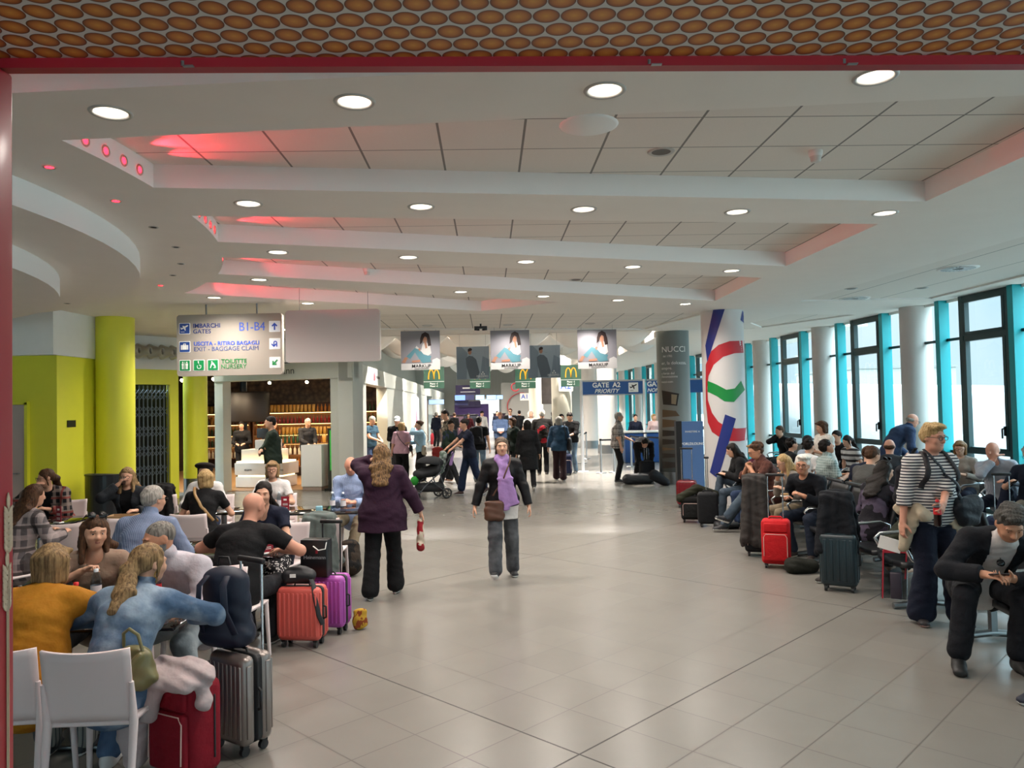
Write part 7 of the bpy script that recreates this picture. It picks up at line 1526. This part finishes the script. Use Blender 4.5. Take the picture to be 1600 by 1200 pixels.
# -- far hall
k = person('man in a white shirt and blue jeans far down the hall', (-1.5, 37, 0), 20, dict(H=1.78, h=.02, head=(0, 15, 0), hair=('short', 'dark'), tops=[top(WHC, **SHT)], bottom=bot(DJ), footL=(.1, -.2, 0)))
k = person('bald man in a blue shirt reading a paper far down the hall', (-.45, 27.5, 0), 2, dict(H=1.8, h=FR, build=1.1, head=(0, 20, 0), hair=('fringe', 'grey'), skin=4, tops=[top(cloth('mid blue shirt', '#4a5f84', 'plaid', '#6a7ea2', 20), **SHT)], bottom=bot(BLK), handR=(-.08, -.32, 1.12), handL=(.08, -.32, 1.12)))
q = world(k.root) @ Vector((0, -.36, 1.18)); r = thing('paper_sheet', 'white sheet held by the bald man in a blue shirt', 'paper', q); MB().box((0, 0, 0), (.24, .02, .12), R=Matrix.Rotation(-.6, 3, 'X')).obj('sheet', WHITE, r)
k = person('man with sunglasses in a dark suit and pale shirt far down the hall', (-.1, 32.5, 0), 0, dict(H=1.88, h=.02, glasses='sun', hair=('short', 'brown'), tops=[top(cloth('pale shirt', '#8f9cb8'), sleeve=.5, hem=.08, g=.014), top(BLK, sleeve=1.93, hem=.14, g=.03, open=.07, name='jacket')], bottom=bot(BLK)))
k = person('woman in dark green facing left in the hall', (.03, 20.6, 0), -60, dict(H=1.68, fem=1, h=FR, hair=('bob', 'brown'), glasses=1, tops=[top(cloth('deep green', '#16221c'), **JKT)], bottom=bot(BLK), shoes='#222222'))
bag(k, (-.22, 20.4, 1.0), 0, 'dark brown shoulder bag of the woman in dark green', mat('dark brown bag', '#2a201a', .6), None, None, h=.016)
k = person('white haired woman in a white top looking up, far down the hall', (.62, 26.5, 0), 6, dict(H=1.82, fem=1, build=1.1, h=FR, head=(8, -16, 0), hair=('bobwide', 'white'), tops=[top(WHC, **TEE)], bottom=bot(DGR)))
k = person('woman in a long black coat seen from behind, dark bob', (.35, 18.3, 0), 184, dict(H=1.64, fem=1, h=FR, hair=('bobwide', 'dark'), tops=[top(BLK, sleeve=1.95, hem=.42, g=.036, hemflare=.04, name='coat')], bottom=bot(BLK), shoes='#151515', footL=(.1, -.22, 0), footR=(-.1, .24, .05, 0, 25)))
k = person('white haired man in a dark coat seen from behind with red scarf', (.85, 22.3, 0), 180, dict(H=1.86, build=1.08, h=FR, hair=('short', 'white'), tops=[top(cloth('black brown coat', '#191614'), sleeve=1.95, hem=.22, g=.034, name='coat')], bottom=bot(BLK), shoes='#151515', footL=(.1, -.15, 0)))
r = blob_thing('rucksack', 'black and red rucksack on the back of the white haired man', 'backpack', (.85, 22.02, 1.2), 0, cloth('black red pack', '#17130f', 'blotch', '#8a1420', 4), [('x', (0, 0, .16), (0, 0, -.16), V3(1, 0, 0), (.15, .09), (.17, .11))], h=.016, size=.4)
k = person('grey haired woman in a blue denim shirt and maroon trousers seen from behind', (1.22, 20.5, 0), 172, dict(H=1.68, fem=1, build=1.1, h=FR, head=(-20, 0, 0), hair=('bobwide', 'grey'), tops=[top(cloth('denim shirt', '#22384e', 'denim', '#33506a'), sleeve=1.9, hem=.14, g=.03, name='shirt')], bottom=bot(cloth('maroon trousers', '#2c1a1e'), flare=.03, g=.024), shoes='#151515', footL=(.1, -.15, 0), footR=(-.1, .1, 0)))
bag(k, world(k.root) @ Vector((-.28, .04, .98)), 0, 'large black shoulder bag of the woman in a denim shirt', mat('black nylon', '#121318'), [('x', (0, 0, .1), (0, 0, -.12), V3(0, 1, 0), (.13, .06), (.16, .08))], (shp(k, 'R', .1), hipp(k, 'R', .17, .15)), wid=.012, h=.016)
k = person('man in a black jumper looking at his phone by the gate pole', (1.72, 22.6, 0), -30, dict(H=1.78, h=FR, head=(0, 30, 0), hair=('short', 'dark'), tops=[top(BLK, sleeve=1.4, hem=.08, g=.026)], bottom=bot(cloth('light wash jeans', '#5a7084')), shoes='#333333', handR=(-.06, -.34, 1.12), handL=(.08, -.34, 1.12)))
phone(k, 'R', 'dark phone held by the man in a black jumper')
softcase((1.5, 22.1, 0), 0, .34, .24, .55, '#1c2440', 'navy suitcase standing by the man in a black jumper', None)
k = person('woman in white and navy between the denim shirt woman and the man in black', (1.55, 24.6, 0), 10, dict(H=1.7, fem=1, h=.02, hair=('pony', 'dark'), tops=[top(WHC, **TEE), top(NAV, sleeve=1.9, hem=.12, g=.03, open=.06, name='jacket')], bottom=bot(BLK)))
for i, (x, y, m_, hr, lab, fm) in enumerate(((-2.3, 40, 'maroon cloth', 'dark', 'person in maroon by the purple stall', 1), (-3.2, 42, 'black cloth', 'brown', 'person in black by the far merchandise stands', 0), (-.9, 44, 'navy cloth', 'dark', 'person in navy under the far screens', 0), (.35, 40, 'black cloth', 'dark', 'person in black before the far grey wall', 0), (.9, 39, 'white cloth', 'blond', 'person in white before the far grey wall', 1), (2.1, 38, 'black cloth', 'brown', 'person in black left of the beige column', 1), (1.75, 34, 'dark grey cloth', 'dark', 'person in dark grey crouching light by the beige column', 1), (-3.9, 39, 'navy cloth', 'grey', 'person in navy near the fire extinguishers', 0))):
    person(lab if 'crouching' not in lab else 'person in dark grey in front of the nearest beige column', (x, y, 0), [0, 160, 20, 180, 10, -40, 90, 150][i], dict(H=1.66+.03*(i % 4), fem=fm, h=.024, hair=('bob' if fm else 'short', hr), tops=[top(_M.get(m_) or cloth(m_, {'maroon cloth': '#4a141c'}.get(m_, '#222222')), **LNG)], bottom=bot(DGR)), None)
# -- gate
k = person('grey haired man in a checked short sleeved shirt standing by the queue posts', (2.66, 19.7, 0), 82, dict(H=1.76, build=1.1, h=MD, head=(0, 0, 0), glasses=1, hair=('short', 'grey'), tops=[top(cloth('grey check shirt', '#7a7470', 'plaid', '#a8a29c', 13, col3='#3a3634'), sleeve=.9, hem=.1, g=.024, collar=1, name='shirt')], bottom=bot(BLK), shoes='#28282a', handR=(-.22, -.1, .9), handL=(.12, -.34, 1.08)))
k = person('person in black bending over luggage beside the grey ad column', (3.34, 20.15, 0), 0, dict(H=1.74, h=MD, pz=.9, lean=78, hunch=22, head=(0, 50, 0), hair=('short', 'dark'), tops=[top(BLK, **JKT)], bottom=bot(BLK), shoes='#151515', handR=(-.12, -.6, .42), handL=(.14, -.58, .45), footR=(-.14, .05, 0), footL=(.14, .05, 0)))
for i, (x, y, rz_) in enumerate(((4.35, 27.3, 0), (5.0, 27.3, 10))): person('gate agent in %s behind the blue counter' % ['dark clothes', 'a pale top'][i], (x, y, 0), rz_, dict(H=1.6, fem=1, h=.02, hair=('bun' if i == 0 else 'bob', 'dark' if i == 0 else 'blond'), tops=[top(NAV if i == 0 else cloth('pale pink cloth', '#c4a8a4'), **LNG)], bottom=bot(BLK)))
# -- seating, first row
k = person('young woman with a black hooded jacket and headphones sitting by the painted column', (3.92, 13.02, 0), -92, dict(H=1.68, fem=1, sit=1, h=MD, lean=10, hunch=12, head=(0, 24, 0), hair=('long', 'dark'), cap=('band', mat('headphones', '#8a8280', .5)), tops=[top(BLK, sleeve=1.93, hem=.12, g=.034, hood=1, name='jacket')], bottom=bot(cloth('slate jeans', '#34404c', 'denim', '#46525e')), shoes='#2a2a2c', handR=(-.06, -.38, .78), handL=(.08, -.36, .78), footR=(-.06, -.5, .25, 0), footL=(.12, -.45, 0)))
phone(k, 'R', 'dark phone in the lap of the woman with headphones')
k = person('curly haired man with glasses in a brown shirt eating, legs stretched forward', (3.94, 11.9, 0), -88, dict(H=1.78, sit=1, build=1.08, h=MD, lean=4, hunch=14, head=(4, 18, 0), glasses=1, hair=('curly', 'brown'), skin=1, tops=[top(cloth('brown red shirt', '#4a2a24', 'plaid', '#5f3a30', 16), sleeve=1.2, hem=.12, g=.024, collar=1, name='shirt')], bottom=bot(cloth('slate jeans', '#34404c')), shoes='#17181e', sole='#d8d8d4', handR=(-.05, -.32, 1.0), handL=(.08, -.32, .98), footR=(-.02, -.72, .02), footL=(.12, -.72, .16, 0, -20), elbowR=(-1, -.2, -1), elbowL=(1, -.2, -1)))
q = hand_pt(k, 'R', .1, .02); r = thing('sandwich', 'small pale sandwich in the hands of the curly haired man in brown', 'food', q); MB().rbox((0, 0, 0), (.06, .05, .035), .012, 2).obj('bread', mat('bread', '#a8865a', .8), r)
k = person('fair haired woman in a maroon scarf behind the curly haired man in brown', (4.0, 12.36, 0), -80, dict(H=1.7, fem=1, sit=1, h=MD, head=(10, 6, 0), hair=('bobwide', 'dirty'), tops=[top(cloth('maroon scarf top', '#4a1830'), sleeve=1.9, hem=.1, g=.03, hood=1)], bottom=bot(DJ), handR=(-.1, -.3, .78), handL=(.1, -.3, .78)))
k = person('woman with straight blond hair bent over beside the brown grey coat', (3.96, 10.68, 0), -80, dict(H=1.62, fem=1, sit=1, h=MD, lean=14, hunch=12, head=(0, 20, 0), glasses=1, hair=('long', 'blond'), tops=[top(cloth('stone top', '#7a726a'), **LNG)], bottom=bot(KHK), handR=(-.06, -.3, .92), handL=(.1, -.32, .8)))
k = person('white haired man with glasses in a black jumper leaning forward behind the red suitcase', (3.93, 9.98, 0), -58, dict(H=1.78, sit=1, h=N, lean=24, hunch=12, head=(26, 4, 6), glasses=1, hair=('swept', 'white'), skin=1, tops=[top(cloth('black jumper', '#0e1118'), sleeve=1.88, hem=.1, g=.024)], bottom=bot(cloth('dark jeans', '#18202e')), shoes='#2a1c16', sole='#c9bfae', handR=(-.2, -.38, .76), handL=(.1, -.42, .8), footR=(-.12, -.38, 0), footL=(.24, -.45, 0), curlL=.8))
q = hand_pt(k, 'R', .09, -.02); r = thing('sandwich', 'sandwich in a paper wrap held by the white haired man in black', 'food', q); MB().rbox((0, 0, .01), (.09, .06, .03), .012, 2).obj('bread', mat('bread', '#a8865a'), r); MB().rbox((0, 0, -.012), (.1, .07, .02), .008, 2).obj('wrap', WHITE, r)
k = person('woman with very long dark hair seen from behind, leaning to the window side', (4.02, 8.66, 0), 120, dict(H=1.66, fem=1, sit=1, h=N, lean=14, hunch=10, head=(-10, 14, 0), hair=('longback', 'dark'), tops=[top(cloth('lilac black top', '#15131a', 'blotch', '#4a4152', 5), **LNG)], bottom=bot(BLK), handR=(-.1, -.32, .78), handL=(.1, -.32, .78)))
r = thing('hair_sunglasses', 'dark sunglasses pushed up on the very long dark hair', 'sunglasses'); b = MB(); [b.lathe([(0, -.004), (.026, -.003), (.028, .003)], (sx*.036, -.06, .0), 16, (0, 1, 0)) for sx in (-1, 1)]; b.tube([(-.07, -.05, .008), (-.09, .06, .0)], .004, 6); b.tube([(.07, -.05, .008), (.09, .06, .0)], .004, 6); b.obj('frame', mat('dark lens', '#0c0c0e'), r); r.matrix_world = world(k.root) @ k.HM @ T(0, .03, .12) @ Matrix.Rotation(-.7, 4, 'X')
k = person('man in a dark suit and white shirt bent over his phone, nearest on the seats', (3.64, 6.06, 0), -20, dict(H=1.84, sit=1, build=1.05, h=N, lean=34, side=9, hunch=18, head=(6, 34, 0), hair=('swept', 'iron'), skin=1, tops=[top(cloth('crisp white shirt', '#c9c0bc'), sleeve=0, hem=.1, g=.014, collar=1, name='shirt'), top(cloth('charcoal suit', '#15161b'), sleeve=1.9, hem=.2, g=.03, open=.085, name='suit_jacket')], bottom=bot(cloth('charcoal suit trousers', '#15161b'), g=.02, flare=.015, len=1.85), shoes='#0c0b0b', sole='#151313', boot=1.9, handR=(-.08, -.56, .72), handL=(.08, -.55, .7), hdirR=(.5, -.6, 0), hdirL=(-.5, -.6, 0), palmR=(.2, .2, -1), palmL=(0, .3, 1), footR=(-.26, -.5, 0, -6), footL=(.14, -.4, 0, 16), elbowR=(-1, .2, -.5), elbowL=(1, .2, -.5)))
ph = phone(k, 'L', 'dark phone in the hands of the man in a dark suit')
r = thing('folded_sunglasses', 'dark sunglasses hanging from the white shirt of the man in a dark suit', 'sunglasses', world(k.root) @ Vector(k.p2+k.u2*.06-k.vy*.142)); b = MB(); [b.lathe([(0, -.004), (.026, -.003), (.028, .003)], (0, 0, z), 16, (0, 1, 0)) for z in (.03, -.035)]; b.bar((0, 0, .01), (0, 0, -.01), .006, .004); b.obj('lens', mat('dark lens', '#0c0c0e'), r); r.rotation_euler = (-.45, 0, math.radians(-20))
def trainer(loc, rz, col, label, marks=None):
    r = thing('trainer', label, 'shoe', loc, math.radians(rz)); F = Field((-.1, -.2, -.02), (.1, .2, .14), .008); F.ecap((0, .1, .055), (0, .0, .05), V3(1, 0, 0), (.036, .05), (.042, .048), .03); F.ecap((0, 0, .045), (0, -.11, .03), V3(1, 0, 0), (.044, .042), (.043, .028), .03); F.half((0, 0, 0), (0, 0, -1)); F.obj('upper', [mat('trainer '+col, col, .7), mat('sole pale', '#d8d8d4', .7)], r, lambda c: (c[:, 2] < .022).astype(float))
    if marks:
        b = MB()
        for i in range(3): b.bar((-.046, -.01+.022*i, .028), (-.034, .012+.022*i, .085), .004, .009)
        b.obj('stripes', WHITE, r)
trainer((3.36, 5.06, 0), -70, '#161c2c', 'tip of a navy trainer poking in at the right picture edge')
trainer((3.40, 8.5, 0), -62, '#1c140e', 'dark brown trainer with three pale stripes beside the olive rucksack', 1)
# -- striped woman
k = person('woman with short fair hair and glasses in a navy striped top, standing among the seats', (3.74, 6.95, 0), 8, dict(H=1.74, fem=1, build=1.2, h=N, lean=2, head=(14, 6, 0), glasses=1, hair=('swept', 'blond'), skin=4, tops=[top(cloth('breton stripe', '#c9c4c0', 'stripe', '#1a1c2e', 38), sleeve=1.45, hem=.06, g=.026)], bottom=bot(cloth('deep navy trousers', '#0f1526'), g=.03, flare=.045), shoes='#1c1618', sole='#a88a84', handL=(-.15, -.36, 1.04), handR=(-.33, -.08, .88), elbowL=(1, .2, -.5), curlL=1.0, palmL=(-.3, .8, 0), footR=(-.16, -.05, 0, -25), footL=(.12, -.2, 0, -10)))
c_ = hand_pt(k, 'L', .07, .045); bottle((c_.x, c_.y-.02, c_.z-.13), 'small red labelled drink bottle held upright by the striped top woman', 'cola')
bag(k, world(k.root) @ Vector((.24, -.17, .99)), 12, 'black grey crossbody bag on the hip of the striped top woman', cloth('black grey bag', '#1f2228', rough=.5), [('x', (-.09, 0, .04), (.09, 0, .06), V3(0, 1, 0), (.06, .09), (.06, .08)), ('x', (-.05, 0, -.05), (.06, 0, -.03), V3(0, 1, 0), (.06, .09), (.055, .09))], (shp(k, 'R', .45), hipp(k, 'L', .14, .12)), wid=.019, back=True, h=.01)
for sd in 'RL': pass
r = backpack(world(k.root) @ T(0, .26, 1.0), 'dark backpack on the back of the striped top woman', cloth('dark pack', '#1a1a20'), .3, .42, .16, False)
for sd, sg in (('R', -1), ('L', 1)):
    bpy.context.view_layer.update(); MB().tube([r.matrix_world.inverted()@q for q in band(k, k.sh[sd]*.55+k.p3*.45+k.u3*.07, k.p2+k.ux*sg*.16-k.vy*.06-k.u2*.1, True)], .026, 8, r2=.008).obj('strap', mat('dark strap', '#1a1418', .7), r)
r = thing('jacket', 'cream jacket tied round the hips of the striped top woman', 'jacket'); r.matrix_world = world(k.root); F = Field((-.5, -.45, .45), (.55, .4, 1.2), .011); p0 = k.p0
F.ecap(p0+V3(-.2, -.05, .03), p0+V3(-.24, -.02, -.12), V3(0, 1, 0), (.12, .045), (.1, .05), .04); F.ecap(p0+V3(.16, -.13, -.02), p0+V3(.3, -.1, -.36), V3(1, .3, 0), (.1, .02), (.12, .02), .03); F.ecap(p0+V3(-.2, -.1, .07), p0+V3(-.15, -.17, -.01), V3(1, 0, 0), (.05, .04), (.06, .035), .03); F.cap(p0+V3(-.22, .1, .03), p0+V3(.22, .1, .03), .06, .06); F.cap(p0+V3(.22, .08, .03), p0+V3(.2, -.1, .03), .05, .04); F.cap(p0+V3(-.26, -.04, -.1), p0+V3(-.28, -.02, -.3), .06, .04); F.ripple(.008, 1.1); F.obj('cloth', cloth('cream cotton', '#b0a28c'), r)
# -- seating, second row and windows
k = person('man in a pale checked polo leaning back with his face turned up', (4.88, 12.0, 0), 90, dict(H=1.78, sit=1, h=MD, lean=-6, head=(0, -16, 0), hair=('short', 'dark'), skin=1, tops=[top(cloth('pale check polo', '#7a8a88', 'plaid', '#a8b4b0', 26), sleeve=.8, hem=.1, g=.022, collar=1, name='polo')], bottom=bot(BLK), handR=(-.08, -.28, .82), handL=(.08, -.28, .82)))
k = person('man in a grey t-shirt with brown hair seen from behind, in the second row', (4.72, 10.4, 0), 110, dict(H=1.76, sit=1, build=1.06, h=MD, head=(0, 14, 0), hair=('short', 'brown'), tops=[top(cloth('grey tee', '#4a4a48'), **TEE)], bottom=bot(BLK), handR=(-.1, -.3, .8), handL=(.1, -.3, .8)))
k = person('woman with a hair clip in a navy t-shirt, back turned, second row', (4.95, 10.95, 0), 130, dict(H=1.72, fem=1, sit=1, h=MD, lean=14, head=(0, 10, 0), hair=('bun', 'brown'), tops=[top(NAV, **TEE)], bottom=bot(DJ), handR=(-.1, -.34, .8), handL=(.1, -.34, .8)))
k = person('person with a round dark afro and white top in the second row', (4.9, 13.0, 0), 120, dict(H=1.7, fem=1, sit=1, h=MD, hair=('curly', 'dark'), tops=[top(WHC, **TEE)], bottom=bot(BLK)))
k = person('person with dark curly hair near the painted column, facing the windows', (4.9, 13.9, 0), 95, dict(H=1.66, fem=1, sit=1, h=FR, hair=('curly', 'dark'), tops=[top(BLK, **LNG)], bottom=bot(BLK)))
k = person('man in a dark cap and glasses with a pale blue shirt looking down', (5.5, 14.1, 0), -60, dict(H=1.76, sit=1, h=MD, head=(20, 24, 0), glasses=1, cap=('cap', cloth('dark cap', '#1d1a1c')), hair=('buzz', 'dark'), tops=[top(cloth('pale blue white shirt', '#a4b2c4'), **SHT)], bottom=bot(DJ), handR=(-.1, -.3, .8), handL=(.1, -.3, .8)))
k = person('bald man in a dark t-shirt seated sideways behind the second row', (5.95, 12.2, 0), 150, dict(H=1.74, sit=1, build=1.1, h=MD, hair=('fringe', 'brown'), skin=4, tops=[top(cloth('charcoal tee', '#26262a'), sleeve=.9, hem=.1, g=.02)], bottom=bot(DJ), handR=(-.1, -.34, .8), handL=(.12, -.34, .8)))
k = person('woman in a white lace top standing sideways among the seats', (5.42, 13.35, 0), -80, dict(H=1.62, fem=1, build=1.12, h=MD, head=(0, 12, 0), hair=('bobwide', 'brown'), tops=[top(cloth('white lace', '#b5aea4', 'lace', '#dedad2', 40), sleeve=.75, hem=.12, g=.026)], bottom=bot(BLK), handR=(-.06, -.3, 1.12), handL=(.08, -.3, 1.12)))
k = person('woman facing us behind the white lace top, hand raised to her mouth', (6.42, 16.0, 0), 0, dict(H=1.7, fem=1, sit=1, h=FR, head=(-10, 0, 0), hair=('bob', 'blond'), tops=[top(cloth('red dark top', '#6a2428'), **LNG)], bottom=bot(BLK), handR=(-.08, -.2, 1.12), elbowR=(-1, -.3, -1)))
k = person('girl with dark tied hair and a white patterned top near the windows', (6.68, 15.1, 0), -70, dict(H=1.64, fem=1, sit=1, h=FR, head=(0, 18, 0), hair=('pony', 'dark'), tops=[top(cloth('white black pattern', '#c4c0bc', 'stripe', '#3a3838', 9), **TEE)], bottom=bot(BLK)))
k = person('young man in a dark t-shirt seated by the second window column', (6.72, 15.72, 0), -60, dict(H=1.8, sit=1, h=FR, head=(0, 10, 0), hair=('short', 'dark'), tops=[top(BLK, **TEE)], bottom=bot(DJ)))
k = person('man in black resting his face on his hand at the far windows', (6.8, 19.2, 0), -80, dict(H=1.8, sit=1, h=FR, head=(0, 6, 0), hair=('short', 'brown'), tops=[top(BLK, **JKT)], bottom=bot(BLK), handR=(-.04, -.2, 1.14), elbowR=(-.8, -.6, -1)))
k = person('balding man in a blue blazer bending forward by the window column', (6.9, 14.1, 0), 90, dict(H=1.84, h=MD, lean=30, hunch=16, head=(0, 22, 0), glasses=1, hair=('fringe', 'grey'), skin=4, tops=[top(cloth('blue blazer', '#27344e', 'plaid', '#303f5c', 40), sleeve=1.93, hem=.2, g=.034, collar=1, name='blazer')], bottom=bot(NAV), shoes='#1a1512', handR=(-.2, -.38, .92), handL=(.2, -.4, .95)))
k = person('fair haired woman in a beige cardigan seated by the windows', (7.1, 12.15, 0), -50, dict(H=1.68, fem=1, sit=1, h=MD, head=(14, 12, 0), glasses=1, hair=('bob', 'ginger'), tops=[top(cloth('beige cardigan', '#8f857c'), **LNG)], bottom=bot(NAV), handR=(-.1, -.3, .8), handL=(.1, -.3, .8)))
k = person('bald man in a grey shirt resting his chin on his fist by the windows', (6.95, 10.95, 0), -52, dict(H=1.78, sit=1, build=1.1, h=MD, lean=10, side=-6, head=(0, 8, 0), hair=('fringe', 'white'), skin=4, tops=[top(cloth('pale grey shirt', '#8f939c', 'vstripe', '#a4a8b0', 60), **SHT)], bottom=bot(NAV), handR=(-.03, -.24, 1.1), elbowR=(-.7, -.6, -1), curlR=1.2, handL=(.16, -.3, .82), hdirR=(.3, .2, .9), footR=(-.1, -.55, 0), footL=(.1, -.5, .2)))
k = person('woman with curly grey hair and glasses in a navy top reading a phone', (6.98, 10.32, 0), -52, dict(H=1.7, fem=1, sit=1, build=1.1, h=MD, head=(0, 14, 0), glasses=1, hair=('curly', 'grey'), tops=[top(cloth('dark navy top', '#121a2a'), sleeve=.9, hem=.1, g=.02)], bottom=bot(cloth('stone trousers', '#8a867c')), shoes='#222222', handR=(-.16, -.38, .86), handL=(.1, -.34, .8)))
phone(k, 'R', 'red cased phone in the hand of the curly grey haired woman')
k = person('person in a grey green jacket seated at the picture edge by the windows', (6.95, 9.7, 0), -60, dict(H=1.7, fem=1, sit=1, h=MD, lean=16, hair=('bob', 'grey'), tops=[top(cloth('grey green jacket', '#4a504a'), **JKT)], bottom=bot(cloth('stone trousers', '#8a867c')), handR=(-.14, -.36, .8), handL=(.1, -.34, .8)))
